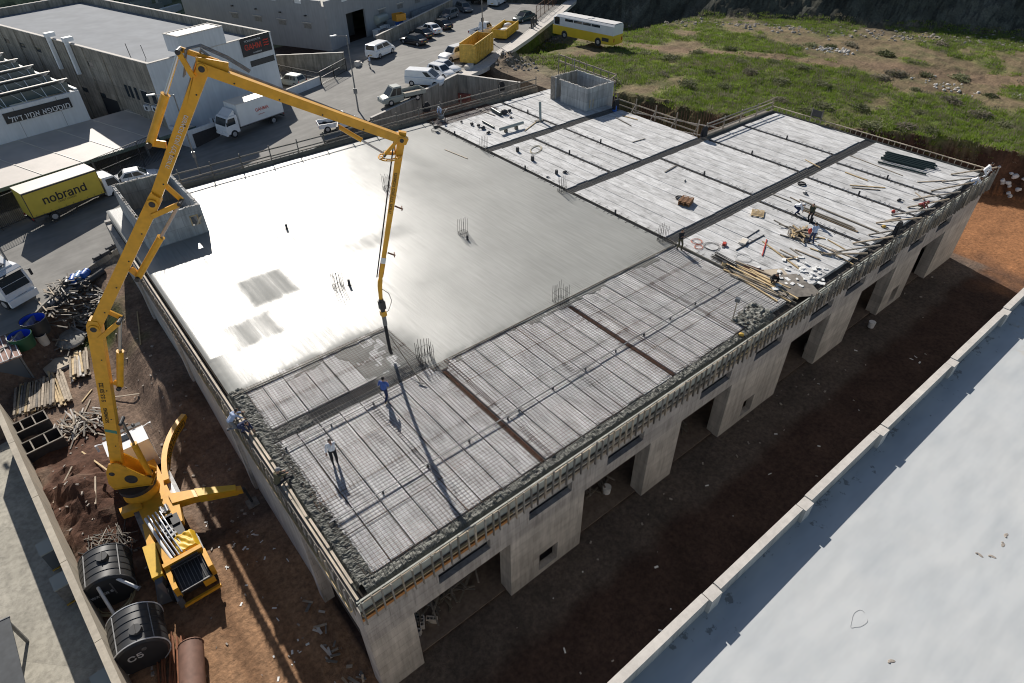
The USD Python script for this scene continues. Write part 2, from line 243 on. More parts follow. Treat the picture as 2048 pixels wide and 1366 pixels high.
RUST = mat('rusty_steel', (.13, .06, .035), .8, .35, 3)
WOOD = mat('old_wood', (.34, .28, .21), .8, .28, 3., stretch=(1, 1, 1), rand=.3)
WOODG = mat('grey_wood', (.20, .18, .155), .85, .3, 3., rand=.32)
WOODY = mat('yellow_wood', (.50, .37, .20), .75, .25, 3., rand=.25)
WOODD = mat('dark_plywood', (.17, .15, .12), .7, .25, 1.5, rand=.2)
PLY = mat('pale_plywood', (.46, .39, .30), .75, .22, 1.2)
ORANGEW = mat('orange_formwork', (.38, .17, .05), .7, .25, 3)
PLASTIC = mat('black_plastic', (.035, .036, .038), .45, .15, 2)
BLUEP = mat('blue_plastic', (.02, .10, .42), .4, .12, 2)
GREENP = mat('green_plastic', (.02, .09, .04), .5)
REDP = mat('red_plastic', (.45, .05, .03), .5)
ORHOSE = mat('orange_hose', (.55, .12, .04), .5)
TANHOSE = mat('tan_hose', (.42, .36, .22), .6)
PVCG = mat('dark_green_pipe', (.02, .035, .032), .4)
SKIN = mat('skin', (.36, .20, .13), .55)
HAIR = mat('dark_hair', (.015, .012, .01), .6)
SHOE = mat('work_shoe', (.03, .025, .02), .7)
BOOTY = mat('rubber_boot_tan', (.42, .27, .08), .6)
def cloth(n, c): return mat('cloth_'+n, c, .85, .12, 6)
C_WHITE, C_BLUE, C_NAVY, C_BLACK, C_GREY, C_GREEN, C_OLIVE, C_LBLUE, C_MAROON = cloth('white', (.72, .73, .76)), cloth('blue', (.07, .13, .38)), cloth('navy', (.02, .03, .08)), cloth('black', (.012, .012, .015)), cloth('grey', (.22, .22, .23)), cloth('green', (.035, .05, .035)), cloth('olive', (.09, .08, .045)), cloth('light_blue', (.38, .46, .62)), cloth('maroon', (.22, .04, .04))
TARP = mat('yellow_tarp', (.70, .42, .02), .5, .08, 3)
PAPER = mat('white_board', (.74, .74, .72), .7, .06, 2)
STONE = mat('field_stone', (.20, .18, .16), .9, .35, 3, rand=.3)
RUBBLE = mat('pale_rubble', (.33, .29, .25), .9, .4, 6, obj_space=False)
LETTERK = mat('black_lettering', (.02, .018, .015), .6)
LETTERW = mat('pale_lettering', (.62, .63, .64), .5)
LETTERR = mat('red_lettering', (.50, .05, .03), .5)
CON = concrete('cast_concrete', (.47, .44, .405))
CONS = concrete('pier_concrete', (.54, .505, .455), row=.62, width=6.5, dark=.6, streak=.3, var=.25)
COND = concrete('grey_tower_concrete', (.43, .44, .44), row=.95, width=1.25, dark=.6)
CONOLD = concrete('old_stained_concrete', (.36, .325, .27), row=1.25, width=7., streak=.5, var=.3)
CONPL = concrete('retaining_concrete', (.36, .335, .29), row=5., width=1.2, streak=.45)
RENDERW = concrete('white_render', (.63, .65, .67), seam=False, streak=.1, var=.06)
RENDERG = concrete('grey_render', (.31, .315, .325), seam=False, streak=.12, var=.08)
CAP = concrete('pale_coping', (.60, .56, .51), seam=False, streak=.15, var=.12)
WALLTAN = concrete('tan_wall_top', (.46, .41, .33), seam=False, streak=.15, var=.18)
rng = np.random.default_rng(7); rnd = random.Random(11)
H = 8.5
# ------------------------------------------------------------------ ground
def xwall(y): return -9.22-0.0755*np.asarray(y, float)
def terrain(x, y):
    x, y = np.asarray(x, float), np.asarray(y, float); P = np.stack([x, y], -1)
    n1 = meshkit.fbm(np.stack([x*.9, y*.9, x*0], -1), 4, 3)-.5; n2 = meshkit.fbm(np.stack([x*.12, y*.12, x*0+5], -1), 3, 8)-.5
    b = sdist(P, BANK)+2.4*(meshkit.fbm(np.stack([x*.28, y*.28, x*0], -1), 3, 17)-.5)+1.2*n2                                       # >0 : in the field
    up = zroad(x); f = zfield(x, y)+n2*.9+n1*.22
    w = sstep((x-50)/14.); d = y-ycurb(x)
    U = up*(1-w)+f*w
    U = np.where((x > 52) & (d < 14) & (d > -16), U-.15, U)
    # left yard, rising to the kerb
    Y = .22*n1+.1*n2+ .9*sstep((y-36)/9.)
    Y += 1.5*np.exp(-(((x+8.9)/1.7)**2+((y-22.5)/3.4)**2))*(1+1.2*n1)+.55*np.exp(-(((x+1.6)/1.2)**2+((y-26.5)/2.4)**2))
    Y += .35*np.exp(-((x-xwall(y)-.6)/1.2)**2)*(y < 34)*(1+n1)
    Y += 2.1*sstep((y-20)/8.)*sstep((x+4.4)/2.6)*(y < 47)
    left = np.where(d > 0, up-.05, Y+(up-.3-Y)*sstep((d+2.6)/2.6))
    # strip behind the building, sunken by the retaining walls
    back = np.where(d > 0, U-.05*(x < 60), np.where((x > 29), 4.6+.4*n1, up-.5))
    z = np.where(x < .4, left, np.where(y > 45.6, back, 0.))
    # pit of the building and the excavation on its right
    wid = np.where(y > 24, 5.2, 1.6+2.8*sstep((y-8)/16.))
    ex = np.where(b > 0, U, U*sstep((b+wid)/wid)+n1*1.2*np.exp(-((b+wid*.5)/(wid*.45))**2))
    z = np.where((x > 52.6) & (y < 62) & (y > -60), np.where((x < 57) & (y > 46), U, np.maximum(ex, 0.)+.08*n1), z)
    z = np.where((x > 0.4) & (x < 52.6) & (y <= 45.6), .06*n1, z)
    # right alley and the ground under the neighbours
    z = np.where((y < 0) & (x > -1) & (x < 66), .10*n1+.05*n2, z)
    z = np.where((x < xwall(y)-.05) & (y < 34), -1.0, z)
    mp = np.array([56.0, 60.5]); z = z+(1.3+2*n1)*np.exp(-(((x-mp[0])/4.)**2+((y-mp[1])/2.2)**2))*(x > 51.5)*(d < -2.2)
    # hill
    h = sdist(P, HILL)
    top = 24*sstep((y+4)/22.)
    z = np.where(h > 0, z+np.minimum(h*.80, top)*(1+.12*n2)+n1*1.0*np.minimum(h/3., 1)+n2*1.5*np.minimum(h/6., 1), z)
    return z
def axis(parts): return np.concatenate([np.arange(a, b, s) for a, b, s in parts])
gx = axis([(-600, -60, 60), (-60, -16, 4), (-16, 1, .28), (1, 52, 1.2), (52, 92, .36), (92, 150, .9), (150, 260, 8), (260, 901, 80)])
gy = axis([(-600, -60, 60), (-60, -8, 4), (-8, 46, .36), (46, 62, .5), (62, 110, .9), (110, 170, 2), (170, 300, 10), (300, 901, 80)])
GX, GY = np.meshgrid(gx, gy, indexing='ij'); GZ = terrain(GX, GY)
V = np.stack([GX, GY, GZ], -1).reshape(-1, 3); nx, ny = GX.shape
I = (np.arange(nx-1)[:, None]*ny+np.arange(ny-1)).ravel()
F = np.stack([I, I+ny, I+ny+1, I+1], 1)
bs = sdist(V[:, :2], BANK); hs = sdist(V[:, :2], HILL)
nA = meshkit.fbm(V*[.10, .10, 0]+[3, 0, 0], 4, 21); nB = meshkit.fbm(V*[.55, .55, 0], 3, 5); nC = meshkit.fbm(V*[.05, .22, 0], 3, 9)
shaded_soil, red_soil, brown, tan = np.array([.062, .041, .034]), np.array([.30, .145, .070]), np.array([.165, .118, .090]), np.array([.24, .185, .13])
green, olive, dry = np.array([.125, .175, .035]), np.array([.125, .13, .060]), np.array([.20, .155, .095])
col = np.tile(red_soil, (len(V), 1))
def lay(mask, c):
    global col
    m = np.clip(mask, 0, 1)[:, None]; col = col*(1-m)+np.asarray(c)*m
x, y = V[:, 0], V[:, 1]
lay(sstep((66+6*nB-x)/8.), shaded_soil*(.8+.5*nB[:, None]))                 # alley: shade of the building painted in as a darker soil colour
lay((y < 14)*(x < 0)*.85, np.array([.36, .215, .125])); 
lay((x < 0)*sstep((y-9)/8.), brown*1.25*(.55+.8*nB[:, None]))                  # yard
lay((x < -5.6)*(y < 30)*(y > 16)*sstep((nB-.2)*5), [.105, .058, .042])    # dug earth
lay((x < 0)*(y > 28)*sstep((nA-.55)*9), [.085, .11, .03])
g = sstep((nA-.30)*5.)*sstep((bs+.3)/.8)
field = (bs > -.6)&(x > 52)
lay(field*1., dry*(.8+.5*nB[:, None])); lay(field*g, green*(.75+.6*nB[:, None])); lay(field*sstep((nB-.52)*6)*.6, olive)
pth = np.array([(77.34, 58.39, 7.40)[:2], (80.00, 50.97, 7.40)[:2], (84.44, 43.19, 7.37)[:2], (91.25, 34.88, 7.00)[:2], (97.11, 28.67, 6.54)[:2], (103.43, 21.29, 5.90)[:2], (112.26, 11.08, 5.09)[:2]]); pd = np.abs(sdist(V[:, :2], pth))
lay(field*sstep((.6+2.4*nB+.035*(x-75)-pd)/1.4)*.9, [.22, .155, .105])
pth2 = pth+np.array([-5., -4.]); pd2 = np.abs(sdist(V[:, :2], pth2)); lay(field*sstep((.9+nB*1.4-pd2)/.9)*.5, [.20, .14, .095])
lay((bs <= -.3)*(bs > -7)*(x > 53)*(GZ.ravel() > .35), np.array([.085, .05, .034])*(.7+.8*nB[:, None]))
lay((bs <= -.1)*(bs > -5)*(x > 53)*(y > 24)*sstep((nB-.42)*5)*.8, [.10, .10, .045])
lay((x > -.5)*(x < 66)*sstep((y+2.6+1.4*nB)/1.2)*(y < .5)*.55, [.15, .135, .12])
for xr in (-2.7, -4.9, -7.4): lay((x < 0)*(y < 17)*sstep((.45+.3*nB-np.abs(x-xr-.02*y))/.3)*.5, [.17, .095, .055])
verge = (x > 46)*(y-ycurb(x) < 0)*(y > 46)*(bs < 12); lay(verge*sstep((10-bs)/8.)*.8, np.array([.20, .16, .12])*(.7+.7*nB[:, None]))
lay((x < 34)*(y > 46), [.17, .16, .145])
lay((hs > 0)*1., np.array([.055, .058, .048])*(.5+1.2*nB[:, None])); lay((hs > 0)*sstep((nC-.62)*9)*.35, [.16, .16, .14])
lay((hs > -5)*(hs < .5)*sstep((nB-.35)*6)*.6, [.15, .12, .09])
lay((y > 92)*(x < 60)*(x > -30)*1., np.array([.21, .225, .14])*(.6+.9*nB[:, None]))
mg = usdkit.material(stage, '/World/Looks/earth_and_grass', {
    'a': ('attribute', {'attribute': 'tint'}), 'g': ('geometry', {}), 'n': ('noise_texture', {'scale': 3.2, 'detail': 8., 'roughness': .72}), 'n2': ('noise_texture', {'scale': .5, 'detail': 5., 'roughness': .6}),
    'r': ('rgb_ramp', {'ramp': [(.28, (.48,)*3), (.5, (.95,)*3), (.72, (1.5, 1.46, 1.4))]}), 'r2': ('rgb_ramp', {'ramp': [(.3, (.75,)*3), (.7, (1.2, 1.18, 1.14))]}),
    'm': ('mix_color', {'blend_type': 'multiply', 'fac': 1., 'use_clamp': False}), 'm2': ('mix_color', {'blend_type': 'multiply', 'fac': 1., 'use_clamp': False}),
    'p': ('principled_bsdf', {'roughness': .95, 'specular_ior_level': .15}), 'b': ('bump', {'strength': .8, 'distance': .12})},
    [('g.position', 'n.vector'), ('g.position', 'n2.vector'), ('n.fac', 'r.fac'), ('n2.fac', 'r2.fac'), ('a.color', 'm.a'), ('r.color', 'm.b'), ('m.result', 'm2.a'), ('r2.color', 'm2.b'), ('m2.result', 'p.base_color'), ('n.fac', 'b.height'), ('b.normal', 'p.normal')], surface='p.BSDF')
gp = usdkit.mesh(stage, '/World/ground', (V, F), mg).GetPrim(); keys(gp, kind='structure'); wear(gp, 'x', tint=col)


# ------------------------------------------------------------------ road, kerb, pavement
ASPH = usdkit.material(stage, '/World/Looks/asphalt', {'g': ('geometry', {}), 'n': ('noise_texture', {'scale': .35, 'detail': 6., 'roughness': .7}), 'm': ('mapping', {'scale': (.25, 1.6, 1), 'rotation': (0, 0, -.45)}), 'n2': ('noise_texture', {'scale': .8, 'detail': 4., 'roughness': .6}), 'n3': ('noise_texture', {'scale': 40., 'detail': 2.}),
    'r': ('rgb_ramp', {'ramp': [(.3, (.19, .183, .17)), (.7, (.275, .266, .247))]}), 'r2': ('rgb_ramp', {'ramp': [(.3, (.86,)*3), (.65, (1.06,)*3)]}), 'x': ('mix_color', {'blend_type': 'multiply', 'fac': 1., 'use_clamp': False}), 'p': ('principled_bsdf', {'roughness': .85, 'specular_ior_level': .3}), 'b': ('bump', {'strength': .3, 'distance': .01})},
    [('g.position', 'n.vector'), ('g.position', 'm.vector'), ('m.vector', 'n2.vector'), ('g.position', 'n3.vector'), ('n.fac', 'r.fac'), ('n2.fac', 'r2.fac'), ('r.color', 'x.a'), ('r2.color', 'x.b'), ('x.result', 'p.base_color'), ('n3.fac', 'b.height'), ('b.normal', 'p.normal')], surface='p.BSDF')
xs = np.arange(-60, 131, 1.); yc = ycurb(xs); zr_ = zroad(xs)
def strip(d0, d1, dz, n=2):
    t = np.linspace(0, 1, n); Vv = np.stack([np.repeat(xs[:, None], n, 1), yc[:, None]+d0+(d1-d0)*t[None], np.repeat(zr_[:, None]+dz, n, 1)], -1).reshape(-1, 3)
    i = (np.arange(len(xs)-1)[:, None]*n+np.arange(n-1)).ravel(); return Vv, np.stack([i, i+n, i+n+1, i+1], 1)
obj('road', MB().add(*strip(.05, 26., .02, 3)), ASPH, kind='structure')
mb = MB()
def ribbon(x0, x1, d0, d1, z0, z1):
    q = np.arange(x0, x1+.01, 1.); c = ycurb(q); z = zroad(q)
    rings = [[(a, b+d0, k+z0), (a, b+d1, k+z0), (a, b+d1, k+z1), (a, b+d0, k+z1)] for a, b, k in zip(q, c, z)]
    return rings
obj('kerb', MB().loft(ribbon(-60, 2, -.22, .06, -1.2, .14)), CONPL, kind='structure')
obj('kerb', MB().loft(ribbon(46.5, 130, -.1, .12, -.3, .15)), CAP, kind='structure')
obj('pavement', MB().loft(ribbon(46.5, 130, -2.1, -.1, -.4, .13)), CAP, kind='structure')
mk = MB()
for k in range(9):
    a = 46.+k*8; q = [(a, ycurb(a)+8.2, zroad(a)+.03), (a+2.6, ycurb(a+2.6)+8.2, zroad(a+2.6)+.03), (a+2.6, ycurb(a+2.6)+8.33, zroad(a+2.6)+.03), (a, ycurb(a)+8.33, zroad(a)+.03)]
    mk.quad(*q)
obj('lane_marking', mk, mat('worn_marking', (.30, .30, .29), .8), kind='structure')
CONYARD = concrete('yard_concrete', (.46, .43, .36), row=5.5, width=5.5, dark=.75, streak=.3, var=.22)
q = [(-40, -40), (float(xwall(-40)), -40), (float(xwall(33.5)), 33.5), (-40, 26.)]
obj('pavement', MB().prism(q, -1.1, -.95), CONYARD, kind='structure')

# ------------------------------------------------------------------ the building under construction
B = thing('unfinished_building', 'large unfinished concrete building with wide door openings along its long side', 'building')
doors = [(2.33, 8.15), (13.45, 18.95), (21.8, 26.95), (33.9, 39.3), (43.85, 49.6), (54.1, 58.85)]
small = [(10.2, 11.6), (29.4, 30.7), (51.3, 52.5)]
wins = [(3.85, 6.9), (9.4, 12.4), (15.1, 18.1), (23.3, 26.4), (29., 32.2), (35.7, 38.8), (40.6, 43.5), (45.6, 48.5), (50.7, 53.5), (55.9, 58.8)]
XE, T = 64.7, .42
e = [0.]+[v for d in doors for v in d]+[XE]
for k in range(0, len(e), 2):
    a, b = e[k], e[k+1]; mb = MB()
    s_in = [q for q in small if a < q[0] < b]
    if s_in:
        c, d = s_in[0]; mb.bx(a, c, 0, T, -.3, 5.08).bx(d, b, 0, T, -.3, 5.08).bx(c, d, 0, T, 1.98, 5.08).bx(c, d, 0, T, -.3, .42)
    else: mb.bx(a, b, 0, T, -.3, 5.08)
    if k: mb.bx(a, a+.35, T, .95, -.3, 5.08)
    mb.bx(b-.35, b, T, .95, -.3, 5.08)
    obj('pier', mb, CONS, B)
obj('lintel', MB().bx(0, XE, -.003, T, 5.084, 5.95), CON, B)
ww = [0.]+[v for d in wins for v in d]+[XE]
for k in range(0, len(ww), 2): obj('window_pier', MB().bx(ww[k], ww[k+1], 0, T, 5.954, 6.73), CON, B)
obj('upper_wall', MB().bx(0, XE, -.003, T, 6.734, 7.75), CON, B)
for k, (a, b) in enumerate(wins):
    f = obj('window', MB().bx(a, b, .30, .34, 5.954, 6.0).bx(a, b, .30, .34, 6.68, 6.73).bx(a, a+.05, .3, .34, 6.0, 6.68).bx(b-.05, b, .3, .34, 6.0, 6.68), DARK, B)
# left end wall, right end wall and back walls
obj('end_wall', MB().bx(.0, T, 6.3, 45.9, -.6, 7.4), CON, B); obj('end_wall', MB().bx(0, T, .425, 6.3, 5.0, 7.4).bx(0, T, .425, 1.0, -.6, 5.), CON, B)
for yy in (6.3, 16.4, 27.0, 37.0): obj('column', MB().bx(-.18, -.003, yy, yy+.7, -.6, 7.35), CON, B)
obj('end_wall', MB().bx(XE-T, XE, T, 22.7, -.3, 7.7), CON, B)
obj('back_wall', MB().bx(.0, 52.8, 45.5, 45.9, -.3, 7.6).bx(52.4, 52.8, 22.9, 45.5, -.3, 7.6).bx(52.8, XE, 22.4, 22.8, -.3, 7.6), CON, B)
obj('floor', MB().bx(.5, 64, .5, 45, -.2, .10), concrete('dusty_floor', (.20, .16, .13), seam=False), B)
for xx in (11.1, 21.5, 33.1, 44.6, 52.2, 58.4):
    for yy in (11.3, 22.8, 34.8):
        if xx > 53 and yy > 12: continue
        obj('column', MB().bx(xx-.3, xx+.3, yy-.3, yy+.3, -.2, 7.6), CON, B)
# the roof deck: hollow planks in bays, lines of beams with cages of reinforcement between them
PLK = [usdkit.material(stage, '/World/Looks/plank_concrete_%d' % k, {'g': ('geometry', {}), 'm': ('mapping', {'scale': (1.3, .55, 1)}), 'n': ('noise_texture', {'scale': 1.3, 'detail': 7., 'roughness': .68}), 'n2': ('noise_texture', {'scale': .33, 'detail': 5., 'roughness': .75}), 'm3': ('mapping', {'scale': (1.5, .18, 1)}), 'n3': ('noise_texture', {'scale': 4.5, 'detail': 6., 'roughness': .7}),
    'r': ('rgb_ramp', {'ramp': [(.3, (.45*c, .445*c, .435*c)), (.55, (.68*c, .68*c, .675*c)), (.72, (.78*c, .78*c, .78*c))]}), 'r2': ('rgb_ramp', {'ramp': [(.30, (.62,)*3), (.42, (1,)*3)]}), 'x': ('mix_color', {'blend_type': 'multiply', 'fac': 1.}), 'r3': ('rgb_ramp', {'ramp': [(.36, (.74,)*3), (.6, (1.06,)*3)]}), 'x2': ('mix_color', {'blend_type': 'multiply', 'fac': 1.}),
    'p': ('principled_bsdf', {'roughness': .75, 'specular_ior_level': .35}), 'b': ('bump', {'strength': .3, 'distance': .015})},
    [('g.position', 'm.vector'), ('m.vector', 'n.vector'), ('g.position', 'n2.vector'), ('g.position', 'm3.vector'), ('m3.vector', 'n3.vector'), ('n.fac', 'r.fac'), ('n2.fac', 'r2.fac'), ('n3.fac', 'r3.fac'), ('r.color', 'x.a'), ('r2.color', 'x.b'), ('x.result', 'x2.a'), ('r3.color', 'x2.b'), ('x2.result', 'p.base_color'), ('n3.fac', 'b.height'), ('b.normal', 'p.normal')], surface='p.BSDF') for k, c in enumerate((.80, .88, .94, .84))]
BAYS = [(.95, 10.75, 0, 65.0), (11.95, 22.25, 0, 65.0), (23.35, 34.3, 0, 52.4), (35.55, 45.3, 0, 52.4)]
SLOTS = [[11.1, 21.4, 33.35, 44.6, 52.1, 57.2], [11.1, 21.4, 33.35, 45.2, 52.7, 58.8], [11.1, 21.4, 33.35, 39.1, 43.5], [11.1, 21.4, 33.35, 43.5]]
slots_seen = []
for bi, (y0, y1, xa, xb) in enumerate(BAYS):
    cuts = [.9]+SLOTS[bi]+[xb]
    for a, b in zip(cuts[:-1], cuts[1:]):
        a2 = a+(.17 if a > 1 else 0); b2 = b-(.17 if b < xb else 0); n = max(1, round((b2-a2)/1.22)); w = (b2-a2)/n
        for k in range(n):
            p0 = a2+k*w
            if p0 < 31 and bi >= 2: continue
            if p0 < 30 and bi == 1 and p0 > 10.5: continue
            dz = rnd.uniform(-.012, .012)
            mb = MB().bx(p0+(.034 if bi == 0 else .026), p0+w-(.034 if bi == 0 else .026), y0+rnd.uniform(-.06, .06), y1+rnd.uniform(-.06, .06), H-.28, H+dz)
            obj('plank', mb, rnd.choice(PLK), B)
    for s in SLOTS[bi]:
        if s > 32 or (bi == 0) or (bi == 1 and s < 10.8): slots_seen.append((s, y0, y1, bi))
DARKWD = mat('shuttering_and_gap_shade', (.06, .052, .045), .85, .2, 2)  # deck shuttering, and painted shade in the gap below the walers
obj('deck_filler', MB().bx(.45, 52.3, .45, 45.4, H-.36, H-.29).bx(52.3, 64.2, .45, 22.3, H-.36, H-.29), DARKWD, B)
obj('underside', MB().bx(.45, 52.3, .45, 45.4, 7.62, H-.37).bx(52.3, 64.2, .45, 22.3, 7.62, H-.37), CON, B)
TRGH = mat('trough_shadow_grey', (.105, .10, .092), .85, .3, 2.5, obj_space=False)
BARL = mat('bar_grey', (.20, .19, .175), .6, .3, 1., metal=.2)
# beams along the length: dark trough with bars and stirrups
for (yc_, w2, xa, xb) in ((11.35, .55, .95, 65.), (22.8, .5, 33.4, 65.), (34.95, .58, 33.4, 52.5)):
    t = thing('beam_reinforcement', 'dark cage of steel bars lying in the beam trough %s' % {11.35: 'nearest the long door side', 22.8: 'along the middle of the deck', 34.95: 'nearest the road side'}[yc_], 'steel cage')
    mb = MB()
    for k in range(7): mb.tube([(xa, yc_-w2+.12+k*(2*w2-.24)/6, H-.03+.02*(k % 2)), (xb, yc_-w2+.12+k*(2*w2-.24)/6, H-.03+.02*(k % 2))], .019, 4)
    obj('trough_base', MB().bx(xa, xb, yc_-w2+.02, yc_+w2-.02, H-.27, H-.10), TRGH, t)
    obj('long_bar', mb, BARL, t, kind='stuff'); mb = MB()
    for q in np.arange(xa+.1, xb, .2):
        mb.tube([(q, yc_-w2+.1, H-.24), (q, yc_-w2+.1, H+.01), (q, yc_+w2-.1, H+.01), (q, yc_+w2-.1, H-.24)], .009, 3, cap=False)
    obj('stirrup', mb, REBARD, t, kind='stuff')
for i, (s, y0, y1, bi) in enumerate(slots_seen):
    rusty = bi == 0 and s < 30
    place = {0: 'in the door side bay', 1: 'in the second bay', 2: 'in the third bay', 3: 'in the road side bay'}[bi]
    t = thing('slot_reinforcement', '%sjoint from the left %s, filled with %s pronged bars' % (ordinal(sum(1 for q in slots_seen[:i] if q[3] == bi)) or 'first ', place, 'rusty' if rusty else 'dark'), 'steel cage')
    mb = MB()
    for k in (-1, 0, 1): mb.tube([(s+k*.07, y0, H-.02), (s+k*.07, y1, H-.02)], .03 if rusty else .022, 4)
    for q in np.arange(y0+.2, y1-.1, .42):
        j = rnd.uniform(-.05, .05); sd = rnd.choice((-1, 1))
        mb.tube([(s-.38*(sd > 0)-.1, q+j, H+.05), (s+.38*(sd < 0)+.1, q+j+rnd.uniform(-.06, .06), H+.06)], .02, 3)
    obj('bars', mb, RUST if rusty else REBARD, t)
    if not rusty: obj('riser', MB().bx(s-.05, s+.05, (y0+y1)/2-.06, (y0+y1)/2+.06, H, H+.42), DARK, t)

# ------------------------------------------------------------------ fresh concrete over the left part of the deck
def in_pour(x, y):
    """signed depth inside the poured area (metres), negative outside"""
    n = (meshkit.fbm(np.stack([x*.8, y*.8, x*0], -1), 4, 40)-.5)
    front = np.where(x < 10.6, 15.75, 10.62); front = front-(.55*sstep((n+.1)*4)+.25)*(1-.0*x)
    step = np.where((x > 10.0) & (x < 12.6), 1., 0.)
    front = front-step*.0
    d = np.minimum(np.minimum(x-.42, 33.2-x), np.minimum(y-front, 45.7-y))
    blob = 2.0-np.hypot((x-9.6)/1.25, (y-13.6)/1.35)+1.6*n          # where the hose is pouring
    blob2 = .9-np.hypot((x-8.0)/2., (y-15.2))+n
    return np.maximum(np.maximum(d, blob*.5), blob2*.4)
px_ = np.arange(.42, 33.5, .15); py_ = np.arange(9.2, 45.72, .15)
PX, PY = np.meshgrid(px_, py_, indexing='ij'); D = in_pour(PX, PY)
ripple = meshkit.fbm(np.stack([PX*3.2, PY*.35, PX*0], -1), 3, 12)-.5; big = meshkit.fbm(np.stack([PX*.3, PY*.25, PX*0], -1), 3, 31)-.5
rough_zone = np.exp(-(np.maximum(D, 0)/.7)**2)*(PX < 32.6)*(PY < 20)+.9*np.exp(-((PX-9.2)/2.)**2-((PY-13.2)/2.)**2)
lump = meshkit.fbm(np.stack([PX*2.4, PY*2.4, PX*0], -1), 4, 77)-.5
Z = H+.10*sstep((D+.06)/.2)-.10+.016+.004*ripple+.02*big+.09*lump*rough_zone+ .0
Z = np.where(D < -.12, H-.2, np.maximum(Z, H-.2))
PV = np.stack([PX, PY, Z], -1).reshape(-1, 3); n0, n1_ = PX.shape
I = (np.arange(n0-1)[:, None]*n1_+np.arange(n1_-1)).ravel(); F = np.stack([I, I+n1_, I+n1_+1, I+1], 1)
keep = (D.ravel()[F] > -.15).any(1); F = F[keep]
dry = np.clip(.14+.7*(meshkit.fbm(np.stack([PX*.30, PY*.16, PX*0], -1), 5, 61)-.42), 0, 1)
scr = meshkit.fbm(np.stack([PX*2.2, PY*.10, PX*0], -1), 3, 62)
def patch(x0, x1, y0, y1, a, edge=.7):
    global dry
    e2 = edge*(.4+1.2*meshkit.fbm(np.stack([PX*1.5, PY*1.5, PX*0], -1), 3, 5))
    m = sstep(np.minimum(np.minimum(PX-x0, x1-PX), np.minimum(PY-y0, y1-PY))/e2)
    dry = dry+m*a*(.35+1.3*scr)*(1-dry*.3)
patch(4.6, 8.6, 23.2, 27.6, .75); patch(2.0, 5.6, 19.4, 22.8, .5); patch(12.2, 19.5, 24.6, 28.0, .36, 1.4); patch(8.0, 10.2, 20.6, 22.6, .2, 1.5); patch(14., 22., 17., 20., .25, 2.5); patch(17, 25, 19.8, 22.6, .25, 2.5); patch(3, 6.5, 30, 33, .3, 1.5)
dry = np.clip(dry+.45*sstep((PX-17)/10.)+.16*sstep((19-PY)/6.)+1.3*rough_zone, 0, 1)
WET = usdkit.material(stage, '/World/Looks/fresh_concrete', {'g': ('geometry', {}), 'a': ('attribute', {'attribute': 'dry'}), 'm': ('mapping', {'scale': (2.6, .16, 1)}), 'n': ('noise_texture', {'scale': 2., 'detail': 5., 'roughness': .65}), 'n2': ('noise_texture', {'scale': 15., 'detail': 4., 'roughness': .75}), 'n3': ('noise_texture', {'scale': .25, 'detail': 4.}),
    'r': ('rgb_ramp', {'ramp': [(.35, (.235, .238, .222)), (.7, (.295, .298, .282))]}), 'r3': ('rgb_ramp', {'ramp': [(.3, (.9,)*3), (.7, (1.08,)*3)]}), 'x': ('mix_color', {'blend_type': 'multiply', 'fac': 1.}),
    'rr': ('map_range', {'from_min': 0., 'from_max': 1., 'to_min': .27, 'to_max': .62}), 'ra': ('math', {'math_type': 'multiply_add', 'value2': .34, 'value3': -.15}), 'rs': ('math', {'math_type': 'add'}), 'rz': ('math', {'math_type': 'multiply_add', 'value2': .10}), 'sp': ('map_range', {'from_min': 0., 'from_max': 1., 'to_min': .47, 'to_max': .2}),
    'p': ('principled_bsdf', {}), 'b': ('bump', {'strength': .45, 'distance': .018}), 'b2': ('bump', {'strength': .55, 'distance': .012})},
    [('g.position', 'm.vector'), ('m.vector', 'n.vector'), ('g.position', 'n2.vector'), ('g.position', 'n3.vector'), ('n.fac', 'r.fac'), ('n3.fac', 'r3.fac'), ('r.color', 'x.a'), ('r3.color', 'x.b'), ('x.result', 'p.base_color'), ('a.fac', 'rr.value'), ('n2.fac', 'rz.value1'), ('rs.value', 'rz.value3'), ('rz.value', 'p.roughness'), ('n.fac', 'ra.value1'), ('rr.result', 'rs.value1'), ('ra.value', 'rs.value2'), ('a.fac', 'sp.value'), ('sp.result', 'p.specular_ior_level'),
     ('n.fac', 'b.height'), ('n2.fac', 'b2.height'), ('b.normal', 'b2.normal'), ('b2.normal', 'p.normal')], surface='p.BSDF')
fc = obj('fresh_concrete', (PV, F), WET, smooth=True, label='broad sheet of freshly poured wet concrete glaring in the sun', cat='concrete'); 
wear(fc, 'x', dry=dry.ravel())
# rough poured edge strips along the left and front forms
def rubble_strip(name, path, half, hgt, label, seed):
    path = np.asarray(path, float); seg = np.linalg.norm(np.diff(path, axis=0), axis=1); L = np.concatenate([[0], np.cumsum(seg)]); s = np.arange(0, L[-1], .07); t = np.linspace(-1, 1, 17)
    cx, cy = np.interp(s, L, path[:, 0]), np.interp(s, L, path[:, 1]); d = np.gradient(np.stack([cx, cy], 1), axis=0); d /= np.linalg.norm(d, axis=1, keepdims=True); nn = np.stack([-d[:, 1], d[:, 0]], 1)
    X = cx[:, None]+nn[:, :1]*t*half; Yv = cy[:, None]+nn[:, 1:]*t*half
    nz = meshkit.fbm(np.stack([X*5.5, Yv*5.5, X*0+seed], -1), 5, seed)
    edge = sstep((1-np.abs(t))*2.4)[None]
    Zv = H-.16+edge*(.14+hgt*(nz-.25)*1.4); Vv = np.stack([X, Yv, Zv], -1).reshape(-1, 3); n = len(t)
    i = (np.arange(len(s)-1)[:, None]*n+np.arange(n-1)).ravel()
    return obj(name, (Vv, np.stack([i, i+n, i+n+1, i+1], 1)), ROUGHC, label=label, cat='concrete')
